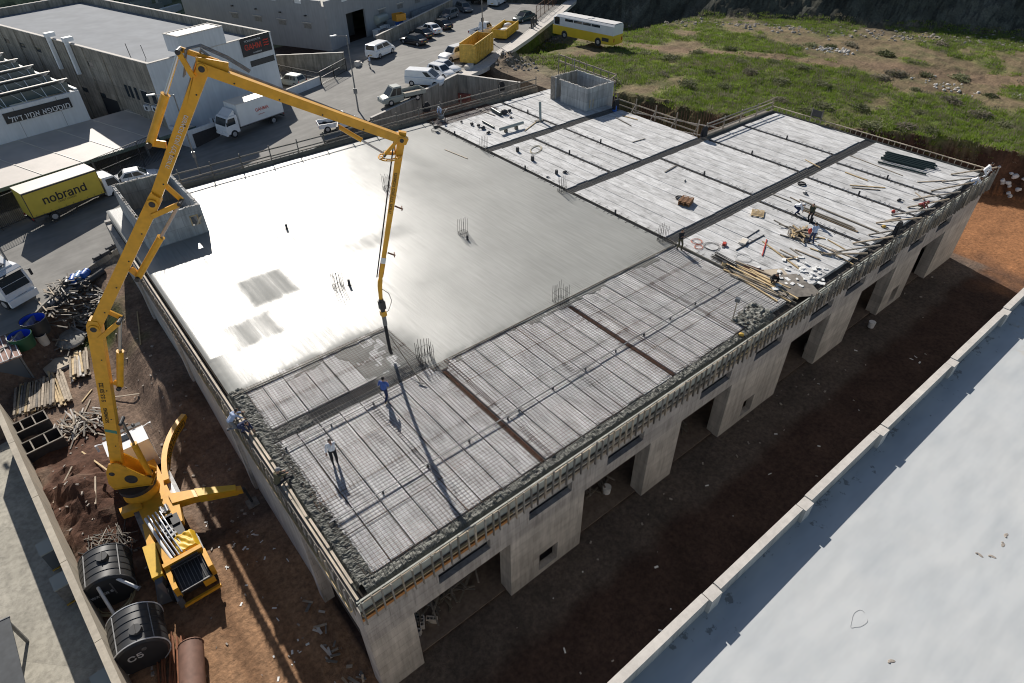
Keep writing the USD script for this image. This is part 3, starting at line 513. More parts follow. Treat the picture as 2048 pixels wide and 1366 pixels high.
ROUGHC = mat('rough_wet_concrete', (.115, .117, .10), .6, .4, 5, bump=1., bscale=14, obj_space=False)
rubble_strip('rough_concrete', [(.85, 16.2), (.8, 11.), (.85, .7)], .55, .17, 'dark lumpy strip of fresh concrete along the left form boards', 3)
rubble_strip('rough_concrete', [(.6, .62), (10, .6), (21., .62), (30., .66)], .34, .16, 'lumpy strip of fresh concrete behind the row of front form posts', 5)
rubble_strip('rough_concrete', [(28.4, 1.2), (31.2, 1.6)], 1.1, .3, 'small dark heap of fresh concrete in the front corner beside the dividing board', 8)
rubble_strip('rough_concrete', [(.6, 11.4), (3.2, 11.4)], .55, .12, 'short patch of wet concrete filling the left end of the near beam', 9)
se = thing('edge_stirrups', 'row of bent bars sticking out of the rough concrete along the left and front forms', 'steel bars', (0, 0, 0))
mb = MB()
for q in np.arange(.8, 16., .14): j = rnd.uniform(-.05, .05); mb.tube([(.42, q, H-.1), (.45+j, q+j, H+.10+rnd.uniform(0, .12)), (.95+rnd.uniform(0, .3), q+rnd.uniform(-.1, .1), H+.10+rnd.uniform(-.04, .1)), (1.25+rnd.uniform(0, .2), q, H-.02)], .013, 3, False)
for q in np.arange(.8, 33., .16): j = rnd.uniform(-.05, .05); mb.tube([(q, .35, H-.1), (q+j, .36, H+.08+rnd.uniform(0, .12)), (q+rnd.uniform(-.1, .1), .75+rnd.uniform(0, .2), H+.08+rnd.uniform(-.04, .1)), (q, 1.0+rnd.uniform(0, .2), H-.02)], .013, 3, False)
obj('stirrup', mb, REBARD, se, kind='stuff')
# mesh sheets over the planks near the front
mm = thing('reinforcement_mesh', 'rusty square steel mesh laid over the planks of the near deck', 'steel mesh')
def sheet(x0, x1, y0, y1, z, mt):
    mb = MB(); j = rnd.uniform(-.06, .06)
    for q in np.arange(x0+.05, x1, .2): mb.tube([(q, y0, z), (q+j*.1, (y0+y1)/2, z-.012), (q+j*.2, y1, z)], 0.0108, 3, cap=False)
    for q in np.arange(y0+.05, y1, .2): mb.tube([(x0, q, z+.012), ((x0+x1)/2, q+j*.1, z), (x1, q+j*.2, z+.012)], 0.0108, 3, cap=False)
    obj('mesh_sheet', mb, mt, mm, kind='stuff')
RB2 = mat('mesh_steel', (.095, .08, .066), .8, col2=(.19, .095, .05), scale=.30, obj_space=False, detail=3)
for i in range(6):
    for k in range(4):
        x0, y0 = 1.0+i*5.35, .95+k*2.42
        sheet(x0-rnd.uniform(0, .2), min(33.0, x0+5.5), y0-rnd.uniform(0, .15), min(10.9, y0+2.5), H+.05+.015*((i+k) % 2), RB2)
for i in range(2):
    for k in range(2): sheet(1.2+i*4.7, 1.2+i*4.7+4.75, 11.2+k*2.3, 11.2+k*2.3+2.55, H+.05+.015*((i+k) % 2), RB2)
for i in range(2): sheet(1.0+i*4.8, 1.0+i*4.8+4.9, 10.6, 12.2, H+.075, BARL)
# dividing board between the part with mesh and the bare part
obj('dividing_board', MB().bar((33.28, .3, H+.07), (33.28, 10.9, H+.07), .05, .16).bar((33.4, 10.9, H+.07), (33.4, 22.3, H+.05), .03, .10).bar((33.4, 23.3, H+.06), (33.45, 45.2, H+.06), .03, .10), WOODD, label='long dark board standing on edge that stops the pour', cat='board')
obj('screed_rail', MB().bar((.5, 15.72, H+.10), (10.4, 15.72, H+.10), .05, .06), WOODD, label='straight batten along the near edge of the poured concrete on the left', cat='batten')
obj('screed_rail', MB().bar((12.1, 10.62, H+.10), (33.2, 10.62, H+.10), .05, .06), WOODD, label='straight batten along the near edge of the poured concrete on the right', cat='batten')
# ------------------------------------------------------------------ lettering
def heb(key, height, depth=.012):
    s = height/68.; ms = [trimesh.creation.extrude_polygon(sg.Polygon(g[0], g[1:]).buffer(0), depth, engine='earcut') for g in HEB[key]]
    m = trimesh.util.concatenate(ms); v = m.vertices.copy(); v[:, :2] *= s; v[:, 0] -= v[:, 0].min(); return v, m.faces
def latin(text, height, depth=.012, bold=True):
    m = meshkit.text_mesh(text, height, depth, bold); return np.array(m.vertices), m.faces
def place_text(vf, o, u, v, centre=True, width=None):
    """lettering on a plane: origin o (middle), u reading direction, v up"""
    p = np.array(vf[0]); u = np.asarray(u, float)/np.linalg.norm(u); v = np.asarray(v, float)/np.linalg.norm(v); n = np.cross(u, v)
    if width: p[:, :2] *= width/np.ptp(p[:, 0])
    if centre: p[:, 0] -= (p[:, 0].min()+p[:, 0].max())/2; p[:, 1] -= (p[:, 1].min()+p[:, 1].max())/2
    return np.asarray(o, float)+p[:, :1]*u+p[:, 1:2]*v+p[:, 2:]*n, vf[1]

# ------------------------------------------------------------------ wheels and cars
def wheel(t, x, y, r, w, name='wheel'):
    s = 1 if y > 0 else -1
    o = obj(name, MB().tube([(x, y-s*w, r), (x, y-s*w*.9, r), (x, y-s*.02, r), (x, y, r)], [r*.93, r, r, r*.93], 14), TYRE, t)
    obj('rim', MB().tube([(x, y-.01*s, r), (x, y+.012*s, r)], [r*.62, r*.55], 10), RIM, o); return o
def section(x, hw, z0, z1, k=.18, tum=.0):
    h = z1-z0; e = min(k, h*.45)
    pts = [(-hw+.03, z0), (-hw, z0+e), (-hw+tum*.4, z1-e), (-hw+e+tum, z1), (0, z1+.012), (hw-e-tum, z1), (hw-tum*.4, z1-e), (hw, z0+e), (hw-.03, z0)]
    return [(x, a, b) for a, b in pts]
CARS = {  # length, width, height, body stations (x/L, half-width, z0, z1), cabin: base x0,x1, top x0,x1 (fractions of L), base z
    'sedan': (4.55, 1.78, 1.45, [(-.5, .78, .42, .74), (-.485, .9, .26, .90), (-.40, .98, .22, .95), (-.2, 1, .2, .93), (.12, 1, .2, .90), (.22, .99, .2, .88), (.40, .96, .22, .78), (.48, .88, .26, .66), (.5, .76, .34, .56)], (-.40, .24, -.24, .07), .86),
    'hatch': (4.05, 1.75, 1.5, [(-.5, .82, .42, .85), (-.485, .93, .28, .96), (-.38, 1, .22, .97), (-.1, 1, .2, .94), (.2, 1, .2, .92), (.38, .96, .22, .82), (.475, .88, .26, .68), (.5, .76, .34, .58)], (-.48, .26, -.40, .09), .88),
    'suv': (4.75, 1.92, 1.76, [(-.5, .86, .46, .95), (-.485, .95, .34, 1.08), (-.38, 1, .3, 1.1), (-.1, 1, .28, 1.08), (.2, 1, .28, 1.06), (.38, .98, .3, 1.0), (.475, .92, .34, .84), (.5, .82, .42, .72)], (-.485, .22, -.43, .08), 1.02),
    'van': (5.1, 1.98, 1.98, [(-.5, .93, .40, 1.2), (-.49, .99, .32, 1.3), (-.3, 1, .28, 1.3), (.15, 1, .28, 1.26), (.30, .99, .28, 1.16), (.44, .95, .3, .98), (.49, .88, .34, .78), (.5, .78, .42, .66)], (-.492, .34, -.47, .15), 1.2)}
def car(name, label, cat, pose, kind, paint, panel=False, group=None, rack=False, scale=1.0):
    x, y, z, a = pose; t = thing(name, label, cat, (x, y, z+.02), math.radians(a), group)
    L, W, Ht, st, (b0, b1, t0, t1), zb = CARS[kind]; L *= scale; hw = W/2
    obj('body', MB().loft([section(f*L, w*hw, q0, q1) for f, w, q0, q1 in st]), paint, t, smooth=40)
    bw, tw = hw*.93, hw*.74 if kind != 'van' else hw*.86
    base = [(b0*L, -bw), (b1*L, -bw), (b1*L, bw), (b0*L, bw)]; top = [(t0*L, -tw), (t1*L, -tw), (t1*L, tw), (t0*L, tw)]
    zt = Ht-.05
    cab = MB().loft([[(p, q, zb) for p, q in base], [(p, q, zt) for p, q in top]])
    inner = [(p*.94+.02, q*.9, Ht) for p, q in top]; cab.loft([[(p, q, zt) for p, q in top], inner])
    obj('cabin', cab, paint, t)
    def pane(nm, i, j, u0, u1, v0, v1, off=.012):
        A, Bq = np.array([*base[i], zb]), np.array([*base[j], zb]); C, Dq = np.array([*top[j], zt]), np.array([*top[i], zt])
        f = lambda u, v: (A*(1-u)+Bq*u)*(1-v)+(Dq*(1-u)+C*u)*v
        P = [f(u0, v0), f(u1, v0), f(u1, v1), f(u0, v1)]; n = np.cross(P[1]-P[0], P[3]-P[0]); n /= np.linalg.norm(n); c = np.mean(P, 0)
        if n@(c-np.array([(b0+b1)/2*L, 0, zb])) < 0: n = -n
        Q = [p+n*off for p in P]; obj(nm, MB().loft([P, Q]), GLASS, t)
    pane('windscreen', 1, 2, .07, .93, .06, .94)
    if not panel: pane('rear_window', 3, 0, .08, .92, .12, .9)
    for i, j in ((0, 1), (3, 2)):
        if not panel: pane('side_window', i, j, .13, .5, .12, .88)
        pane('side_window', i, j, .54 if not panel else .72, .9, .12, .88)
    r = .33 if kind in ('sedan', 'hatch') else .38
    for fx in (-.31, .315):
        for s in (-1, 1): wheel(t, fx*L, s*(hw+.012), r, .22)
    for s in (-1, 1):
        hz = st[-2][3]-.12; obj('headlight', MB().box((L*.484, s*hw*.66, hz), (.10, .36, .13)), LAMPW, t)
        rz = st[1][3]-.16; obj('tail_light', MB().box((-L*.489, s*hw*.74, rz), (.06, .26, .16)), LAMPR, t)
        obj('mirror', MB().box((b1*L-.25, s*(hw+.07), zb+.06), (.12, .16, .12)), paint, t)
    obj('number_plate', MB().box((-L*.503, 0, .62), (.02, .48, .11)), SKIPY, t); obj('bumper', MB().box((L*.492, 0, .33), (.06, W*.72, .14)), DARK, t)
    if rack:
        mb = MB()
        for k in range(5): mb.bar((t0*L+.2+k*(t1-t0)*L/4.6, -tw+.05, Ht+.1), (t0*L+.2+k*(t1-t0)*L/4.6, tw-.05, Ht+.1), .03)
        for s in (-1, 1): mb.bar((t0*L+.1, s*(tw-.05), Ht+.1), (t1*L, s*(tw-.05), Ht+.1), .035)
        obj('roof_rack', mb, DARK, t)
    return t
def pickup(name, label, pose, paint, crew=True, drop=False, group=None, L=5.2):
    x, y, z, a = pose; t = thing(name, label, 'pickup truck', (x, y, z+.02), math.radians(a), group); hw = .93
    st = [(-.02, 1., .4, 1.0), (.12, 1, .34, 1.02), (.28, 1, .34, 1.04), (.44, .97, .36, .98), (.49, .9, .4, .82), (.5, .8, .46, .7)]
    if drop: st = [(.02, 1, .4, 1.1), (.2, 1, .34, 1.12), (.33, 1, .34, 1.12), (.45, .95, .36, 1.0), (.495, .88, .4, .8), (.5, .8, .46, .7)]
    obj('body', MB().loft([section(f*L, w*hw, q0, q1) for f, w, q0, q1 in st]), paint, t, smooth=40)
    b = (.0, .30, .03, .20) if crew and not drop else (.03, .36, .04, .22)
    zb, zt = 1.0, (1.78 if not drop else 2.05)
    base = [(b[0]*L, -.86), (b[1]*L, -.86), (b[1]*L, .86), (b[0]*L, .86)]; top = [(b[2]*L, -.70), (b[3]*L, -.70), (b[3]*L, .70), (b[2]*L, .70)]
    obj('cabin', MB().loft([[(p, q, zb) for p, q in base], [(p, q, zt-.05) for p, q in top], [(p*.98+.01, q*.92, zt) for p, q in top]]), paint, t)
    def pane(nm, P):
        P = [np.array(p) for p in P]; n = np.cross(P[1]-P[0], P[3]-P[0]); n /= np.linalg.norm(n)
        if n@(np.mean(P, 0)-np.array([b[0]*L+.6, 0, zb])) < 0: n = -n
        obj(nm, MB().loft([[p+n*.002 for p in P], [p+n*.016 for p in P]]), GLASS, t)
    lp = lambda A, Bq, k: np.array(A)*(1-k)+np.array(Bq)*k
    A = [(b[1]*L, -.86, zb), (b[1]*L, .86, zb), (b[3]*L, .70, zt-.05), (b[3]*L, -.70, zt-.05)]; pane('windscreen', [lp(lp(A[0], A[1], .08), lp(A[3], A[2], .08), .08), lp(lp(A[0], A[1], .92), lp(A[3], A[2], .92), .08), lp(lp(A[0], A[1], .92), lp(A[3], A[2], .92), .92), lp(lp(A[0], A[1], .08), lp(A[3], A[2], .08), .92)])
    for s in (-1, 1):
        Q = [(b[0]*L, s*.86, zb), (b[1]*L, s*.86, zb), (b[3]*L, s*.7, zt-.05), (b[2]*L, s*.7, zt-.05)]
        for u0, u1 in ((.08, .48), (.53, .92)):
            pane('side_window', [lp(lp(Q[0], Q[1], u0), lp(Q[3], Q[2], u0), .12), lp(lp(Q[0], Q[1], u1), lp(Q[3], Q[2], u1), .12), lp(lp(Q[0], Q[1], u1), lp(Q[3], Q[2], u1), .88), lp(lp(Q[0], Q[1], u0), lp(Q[3], Q[2], u0), .88)])
        obj('headlight', MB().box((L*.485, s*.66, .86), (.1, .34, .15)), LAMPW, t)
    x0, x1 = -.5*L, -.025*L if not drop else .0
    zbed, hs = (.62, .40) if not drop else (.85, .36); wd = hw+(.08 if drop else 0)
    mb = MB().bx(x0, x1, -wd, wd, zbed-.1, zbed)
    mb.bx(x0, x1, -wd, -wd+.05, zbed, zbed+hs).bx(x0, x1, wd-.05, wd, zbed, zbed+hs).bx(x0, x0+.05, -wd+.05, wd-.05, zbed, zbed+hs).bx(x1-.05, x1, -wd+.05, wd-.05, zbed, zbed+hs)
    obj('load_bed', mb, paint if not drop else SILVP, t); obj('bed_floor', MB().bx(x0+.06, x1-.06, -wd+.06, wd-.06, zbed+.003, zbed+.02), DARK if not drop else WOOD, t)
    obj('chassis', MB().bx(x0+.2, .4*L, -.45, .45, .38, zbed-.1), DARK, t)
    for fx in (-.3, .32):
        for s in (-1, 1): wheel(t, fx*L, s*(hw+.01), .38, .25)
    for s in (-1, 1): obj('tail_light', MB().box((x0-.01, s*(wd-.12), zbed+.16), (.04, .14, .22)), LAMPR, t)
    return t
def box_truck(name, label, pose, body, text, tcol, box_l, box_h, small=None, box_w=2.4, top=CREAM, zf=1.0, deflector=False, curtain=False):
    """cab forward along +x"""
    x, y, z, a = pose; t = thing(name, label, 'box truck', (x, y, z+.02), math.radians(a)); hw = box_w/2
    x1 = box_l/2; x0 = -x1; zt = zf+box_h
    obj('cargo_box', MB().bx(x0, x1, -hw, hw, zf, zt), body, t)
    obj('box_roof', MB().bx(x0-.01, x1+.01, -hw-.01, hw+.01, zt+.002, zt+.06), top, t)
    for s in (-1, 1):
        obj('side_rail', MB().bx(x0, x1, s*hw-.02+.012*s, s*hw+.02+.012*s, zt-.12, zt), DARK if curtain else WPANEL, t); obj('side_rail', MB().bx(x0, x1, s*hw-.02+.012*s, s*hw+.02+.012*s, zf, zf+.08), DARK if curtain else STEEL, t)
    for cx in (x0+.02, x1-.02):
        for s in (-1, 1): obj('corner_post', MB().box((cx, s*(hw-.015), zf+box_h/2), (.06, .07, box_h-.01)), DARK if curtain else WPANEL, t)
    if curtain:
        for k in range(10):
            xx = x0+.35+k*(box_l-.7)/9
            for s in (-1, 1): obj('strap', MB().bar((xx, s*(hw+.012), zf-.02), (xx, s*(hw+.012), zf+.28), .05, .012), DARK, t)
    for s in (-1, 1):
        if text:
            obj('lettering', place_text(text, (0 if curtain else -.2, s*(hw+.004), zf+box_h*.52), (-s, 0, 0), (0, 0, 1)), tcol, t)
            if small: obj('lettering', place_text(small, (0, s*(hw+.004), zf+box_h*.30), (-s, 0, 0), (0, 0, 1)), tcol, t)
    obj('chassis', MB().bx(x0+.1, x1+1.7, -.45, .45, .62, zf-.002), DARK, t)
    cw = min(hw-.1, 1.08); cx = x1+.18
    prof = [(0, .55), (1.62, .55), (1.72, .8), (1.66, 1.5), (1.28, 2.35), (1.1, 2.45), (0, 2.5)]
    obj('cab', MB().loft([[(cx+p, -cw, q) for p, q in prof], [(cx+p, -cw+.06, q) for p, q in prof], [(cx+p, cw-.06, q) for p, q in prof], [(cx+p, cw, q) for p, q in prof]]), WHITE, t)
    P = [(cx+1.665, -cw+.12, 1.54), (cx+1.665, cw-.12, 1.54), (cx+1.32, cw-.16, 2.3), (cx+1.32, -cw+.16, 2.3)]; obj('windscreen', MB().loft([P, [(p+.03, q, r+.012) for p, q, r in P]]), GLASS, t)
    for s in (-1, 1):
        Q = [(cx+.35, s*(cw+.002), 1.55), (cx+1.55, s*(cw+.002), 1.5), (cx+1.22, s*(cw+.002), 2.25), (cx+.35, s*(cw+.002), 2.25)]; obj('side_window', MB().loft([Q, [(p, q+.012*s, r) for p, q, r in Q]]), GLASS, t)
        obj('mirror', MB().bar((cx+1.5, s*(cw+.02), 2.0), (cx+1.62, s*(cw+.24), 1.95), .03).box((cx+1.62, s*(cw+.26), 1.8), (.08, .16, .42)), DARK, t)
        obj('headlight', MB().box((cx+1.72, s*cw*.75, .88), (.06, .34, .16)), LAMPW, t)
    obj('bumper', MB().bx(cx+1.6, cx+1.78, -cw, cw, .42, .68), GRAYP if curtain else WHITE, t)
    if deflector: obj('wind_deflector', MB().loft([[(cx+.15, -cw+.1, 2.5), (cx+1.0, -cw+.1, 2.48), (cx+.15, -cw+.1, 3.05)], [(cx+.15, cw-.1, 2.5), (cx+1.0, cw-.1, 2.48), (cx+.15, cw-.1, 3.05)]]), WHITE, t)
    for fx in (x1+1.0, x0+box_l*.26):
        for s in (-1, 1): wheel(t, fx, s*(hw-.08), .46, .3)
    for s in (-1, 1): obj('tail_light', MB().box((x0-.02, s*(hw-.2), zf-.12), (.05, .3, .14)), LAMPR, t)
    obj('rear_bumper', MB().bx(x0-.05, x0+.1, -hw+.1, hw-.1, .55, .7), DARK, t)
    return t

# ------------------------------------------------------------------ concrete pump truck
PT = thing('concrete_pump_truck', 'yellow truck mounted concrete pump with its long folding boom raised over the deck', 'pump truck', (-5.45, 17.6, 0))
def pt(name, mb, m, parent=None, smooth=False): return obj(name, mb, m, parent or PT, smooth=smooth, world=True)
CX = -5.5   # truck axis runs along y, cab towards +y
def ry(pts): return pts
# chassis, wheels
pt('chassis', MB().bx(CX-.5, CX+.5, 11.6, 23.9, .75, 1.05), DARK)
for yy in (22.4, 20.7, 14.4, 13.05, 11.95):
    for s in (-1, 1):
        o = pt('wheel', MB().tube([(CX+s*.85, yy, .52), (CX+s*.9, yy, .52), (CX+s*1.2, yy, .52), (CX+s*1.24, yy, .52)], [.46, .52, .52, .47], 16), TYRE)
        pt('rim', MB().cyl((CX+s*1.2, yy, .52), (CX+s*1.255, yy, .52), .3, 12), RIM, o)
# cab
prof = [(21.95, .55), (24.15, .55), (24.3, .9), (24.22, 1.75), (23.75, 2.95), (23.4, 3.12), (21.95, 3.15)]
cab = MB().loft([[(CX+k, p, q) for p, q in prof] for k in (1.22, 1.16, -1.16, -1.22)])
pt('cab', cab, WHITE)
P = [(CX-1.05, 24.25, 1.75), (CX+1.05, 24.25, 1.75), (CX+1.0, 23.82, 2.85), (CX-1., 23.82, 2.85)]; pt('windscreen', MB().loft([P, [(a, b+.03, c+.01) for a, b, c in P]]), GLASS)
pt('sun_visor', MB().loft([[(CX-1.15, 23.8, 3.0), (CX+1.15, 23.8, 3.0), (CX+1.15, 24.3, 2.82), (CX-1.15, 24.3, 2.82)], [(CX-1.15, 23.8, 3.04), (CX+1.15, 23.8, 3.04), (CX+1.15, 24.32, 2.86), (CX-1.15, 24.32, 2.86)]]), DARK)
for k in range(4): pt('roof_lamp', MB().cyl((CX-.75+k*.5, 23.72, 3.22), (CX-.75+k*.5, 23.86, 3.22), .11, 10), DARK)
pt('roof_hatch', MB().bx(CX-.42, CX+.42, 22.75, 23.25, 3.152, 3.2), GLASS)
for s in (-1, 1):
    Q = [(CX+s*1.222, 22.5, 1.85), (CX+s*1.222, 24.05, 1.8), (CX+s*1.222, 23.7, 2.8), (CX+s*1.222, 22.5, 2.8)]; pt('side_window', MB().loft([Q, [(a+.012*s, b, c) for a, b, c in Q]]), GLASS)
    pt('mirror', MB().bar((CX+s*1.2, 24.0, 2.6), (CX+s*1.62, 24.15, 2.6), .05).box((CX+s*1.66, 24.12, 2.35), (.14, .12, .55)), WHITE)
pt('bumper', MB().bx(CX-1.2, CX+1.2, 24.16, 24.42, .4, .85), WHITE)
# pedestal, turret and boom
TX = np.array([-5.88, 19.35]); DIR = np.array([.868, -.497]); NRM = np.array([.497, .868])
def bp(s, z, n=0.): return np.array([TX[0]+DIR[0]*s+NRM[0]*n, TX[1]+DIR[1]*s+NRM[1]*n, z])
pt('frame', MB().bx(CX-.95, CX+.95, 17.2, 21.6, 1.06, 1.7), YEL)
pt('frame', MB().loft([[(CX-.95, 15.4, 1.3), (CX+.9, 15.4, 1.3), (CX+1.25, 17.19, 1.3), (CX-.95, 17.19, 1.3)], [(CX-.95, 15.4, 1.75), (CX+.9, 15.4, 1.75), (CX+1.2, 17.19, 1.75), (CX-.95, 17.19, 1.75)]]), YEL)
pt('pedestal', MB().tube([(*TX, 1.7), (*TX, 2.1), (*TX, 2.35)], [1.05, 1.0, .95], 24), YEL, smooth=40)
pt('slew_ring', MB().tube([(*TX, 2.35), (*TX, 2.62)], [1.08, 1.08], 28), DARK, smooth=40)
tur = MB()
for n in (-.46, .40):
    pl = [(-1.15, 2.65), (.95, 2.65), (1.25, 3.1), (.75, 3.65), (-.15, 4.85), (-.62, 4.85), (-1.0, 4.2), (-1.25, 3.2)]
    tur.loft([[bp(a, b, n) for a, b in pl], [bp(a, b, n+.07) for a, b in pl]])
tur.loft([[bp(-1.1, 2.63, -.5), bp(1.1, 2.63, -.5), bp(1.1, 2.63, .5), bp(-1.1, 2.63, .5)], [bp(-1.1, 2.72, -.5), bp(1.1, 2.72, -.5), bp(1.1, 2.72, .5), bp(-1.1, 2.72, .5)]])
pt('turret', tur, YEL)
pt('turret_opening', MB().tube([bp(.1, 3.35, -.475), bp(.1, 3.35, -.463)], [.36, .36], 20), DARK); pt('turret_opening', MB().tube([bp(-.75, 4.0, -.475), bp(-.75, 4.0, -.463)], [.16, .16], 14), DARK)
def boom(name, prof_, n0, w, text=None, extra=None):
    """a box section in the boom plane: prof_ = outline [(s, z)...] counter-clockwise, n0 middle, w width"""
    o = pt(name, MB().loft([[bp(a, b, n0-w/2) for a, b in prof_], [bp(a, b, n0+w/2) for a, b in prof_]]), YEL); return o
def taper(p0, p1, h0, h1, ext0=0, ext1=0, mid=None):
    a, b = np.array(p0, float), np.array(p1, float); d = (b-a)/np.linalg.norm(b-a); q = np.array([-d[1], d[0]]); a2, b2 = a-d*ext0, b+d*ext1
    return [tuple(a2-q*h0/2), tuple(b2-q*h1/2), tuple(b2+q*h1/2), tuple(a2+q*h0/2)], d, q
J0, J1, J2, J3, J4, J5 = (-.35, 4.6), (2.3, 14.35), (7.3, 20.75), (11.1, 26.3), (18.6, 22.85), (16.6, 15.35)
pr, d1, q1 = taper(J0, J1, .62, .62, .3, .15)
pr = [pr[0], tuple(np.array(J1)-q1*.32+d1*.0), tuple(np.array(J1)+d1*.45-q1*.2), tuple(np.array(J1)+d1*.5+q1*.2), tuple(np.array(J1)+d1*.15+q1*.34), pr[3]]
S1 = boom('boom_section', pr, 0., .44)
pr, d2, q2 = taper(J1, J2, .56, .54, .35, .2)
S2 = boom('boom_section', [pr[0], pr[1], tuple(np.array(J2)+d2*.4-q2*.16), tuple(np.array(J2)+d2*.45+q2*.24), pr[2], pr[3]], .0, .36)
pr, d3, q3 = taper(J2, J3, .45, .50, .45, .1)
S3 = boom('boom_section', [pr[0], pr[1], tuple(np.array(J3)+d3*.3-q3*.1), tuple(np.array(J3)+d3*.3+q3*.32), pr[2], pr[3]], .12, .30)
pr, d4, q4 = taper(J3, J4, .44, .36, .2, .1)
S4 = boom('boom_section', [pr[0], pr[1], tuple(np.array(J4)+d4*.25-q4*.14), tuple(np.array(J4)+d4*.27+q4*.14), pr[2], pr[3]], -.1, .28)
pr, d5, q5 = taper(J4, J5, .34, .19, .3, .0)
S5 = boom('boom_section', pr, .05, .22)
V3 = lambda d: np.array([DIR[0]*d[0], DIR[1]*d[0], d[1]]); NN = np.array([NRM[0], NRM[1], 0.])
def cylinder(a, b, r, body=.55, n=-.0):
    A, Bq = bp(*a, n), bp(*b, n); m = A+(Bq-A)*body
    o = pt('hydraulic_cylinder', MB().tube([A, A+(m-A)*.97, m], [r, r, r*1.12], 14), YEL, smooth=40); pt('piston_rod', MB().cyl(m, Bq, r*.48, 10), CHROME, o); pt('pin', MB().cyl(bp(*a, n-.3), bp(*a, n+.3), r*.7, 10).cyl(bp(*b, n-.3), bp(*b, n+.3), r*.6, 10), DARK, o)
def link(a, b, w, n): pt('joint_link', MB().bar(bp(*a, n), bp(*b, n), w, .1, upv=tuple(NN)), YEL)
# lift cylinder of the first section, then one at each joint with its links
cylinder((.95, 3.05), tuple(np.array(J0)+d1*3.4-q1*.55), .17, .6)
off = lambda J, d, q, a, b: tuple(np.array(J)+d*a+q*b)
c1, e1 = off(J0, d1, q1, 6.1, -.72), off(J1, d1, q1, .55, -1.15)
cylinder(c1, e1, .17, .55); link(off(J1, d1, q1, -.6, -.2), e1, .24, -.22); link(off(J1, d2, q2, 1.0, -.25), e1, .24, .22); link(c1, off(J0, d1, q1, 6.3, -.4), .3, .1)
c2, e2 = off(J1, d2, q2, 3.9, -.75), off(J2, d2, q2, .6, -.95)
cylinder(c2, e2, .16, .55); link(off(J2, d2, q2, -.6, -.2), e2, .22, -.2); link(off(J2, d3, q3, .9, -.2), e2, .22, .2); link(c2, off(J1, d2, q2, 4.1, -.3), .3, .1)
c3, e3 = off(J2, d3, q3, 2.6, .85), off(J3, d3, q3, .15, .95)
cylinder(c3, e3, .17, .55); link(off(J3, d3, q3, -.5, .2), e3, .2, -.15); link(off(J3, d4, q4, .5, .35), e3, .2, .2); link(c3, off(J2, d3, q3, 2.8, .3), .3, .12); link(off(J3, d3, q3, .1, .3), off(J3, d4, q4, .9, .38), .34, -.02)
c4, e4 = off(J3, d4, q4, 5.5, -.45), off(J4, d4, q4, -.5, -.95)
cylinder(c4, e4, .10, .5, .0); link(e4, off(J4, d4, q4, -.2, -.2), .14, -.15); link(e4, off(J4, d5, q5, .8, -.2), .14, .12)
# hose guard ring at the last joint
rg = MB(); cR = bp(J4[0]-.62, J4[1]-.75, -.1)
for rr in (.52, .34): rg.tube([cR+np.array([math.cos(a)*rr, math.sin(a)*rr, 0]) for a in np.linspace(0, 2*PI, 21)], .03, 5, cap=False)
for k in range(10): a = k*PI/5; rg.bar(cR+np.array([math.cos(a)*.32, math.sin(a)*.32, 0]), cR+np.array([math.cos(a)*.54, math.sin(a)*.54, 0]), .05)
rg.tube([cR+np.array([.3, 0, 0]), cR+np.array([.3, 0, .55])], .04, 5); pt('guard_ring', rg, YEL)
for J, r in ((J1, .24), (J2, .22), (J3, .2), (J4, .15)): pt('hinge_pin', MB().cyl(bp(*J, -.31), bp(*J, .31), r*.62, 14), DARK); pt('hinge_boss', MB().cyl(bp(*J, -.29), bp(*J, .29), r, 18), YEL, smooth=40)
# concrete pipe along the boom
pipe = [bp(*off(J0, d1, q1, .6, .1), .34), bp(*off(J0, d1, q1, 9.4, .1), .34), bp(*J1, .36), bp(*off(J1, d2, q2, .6, 0), .30), bp(*off(J2, d2, q2, -.4, 0), .30), bp(*J2, .36), bp(*off(J2, d3, q3, .5, 0), .38), bp(*off(J3, d3, q3, -.3, .3), .38), bp(*off(J3, d3, q3, .5, .3), .3), bp(*off(J3, d4, q4, .6, .2), .3), bp(*off(J4, d4, q4, -.4, 0), .3), bp(*J4, .34), bp(*off(J4, d5, q5, .5, .0), .34), bp(*off(J5, d5, q5, 0, .0), .3)]
pt('delivery_pipe', MB().tube(pipe, .075, 8), STEEL)
arc = [bp(*off(J3, d3, q3, -.7, .5), .0), bp(*off(J3, d3, q3, .35, .75), .0), bp(*off(J3, d3, q3, .75, .35), .0), bp(*off(J3, d4, q4, .8, .72), .0), bp(*off(J3, d4, q4, 1.7, .5), .0)]
for n in (-.16, -.02, .14): pt('hydraulic_hose', MB().tube([p+NN*n for p in arc], .032, 5), STEEL)
hosec = [bp(*off(J4, d5, q5, .2, -.32), -.05), bp(*off(J4, d5, q5, 3.5, -.26), -.05), bp(*off(J5, d5, q5, -.3, -.2), -.05)]
pt('hydraulic_hose', MB().tube(hosec, .035, 5), DARK)
for k in (3.3, 5.9): pt('bracket', MB().bar(bp(*off(J4, d5, q5, k, .15), -.1), bp(*off(J4, d5, q5, k+.1, .55), -.1), .06).bar(bp(*off(J4, d5, q5, k+.1, .5), -.25), bp(*off(J4, d5, q5, k+.1, .5), .2), .05), RUST)
a5 = off(J5, d5, q5, -.9, 0); pt('red_band', MB().bar(bp(*off(J5, d5, q5, -1.15, 0), .05), bp(*off(J5, d5, q5, -.35, 0), .05), .25, .22, upv=tuple(NN)), mat('red_tape', (.22, .02, .03), .5)); pt('white_band', MB().bar(bp(*off(J5, d5, q5, -1.5, 0), .05), bp(*off(J5, d5, q5, -1.16, 0), .05), .25, .23, upv=tuple(NN)), WPANEL)
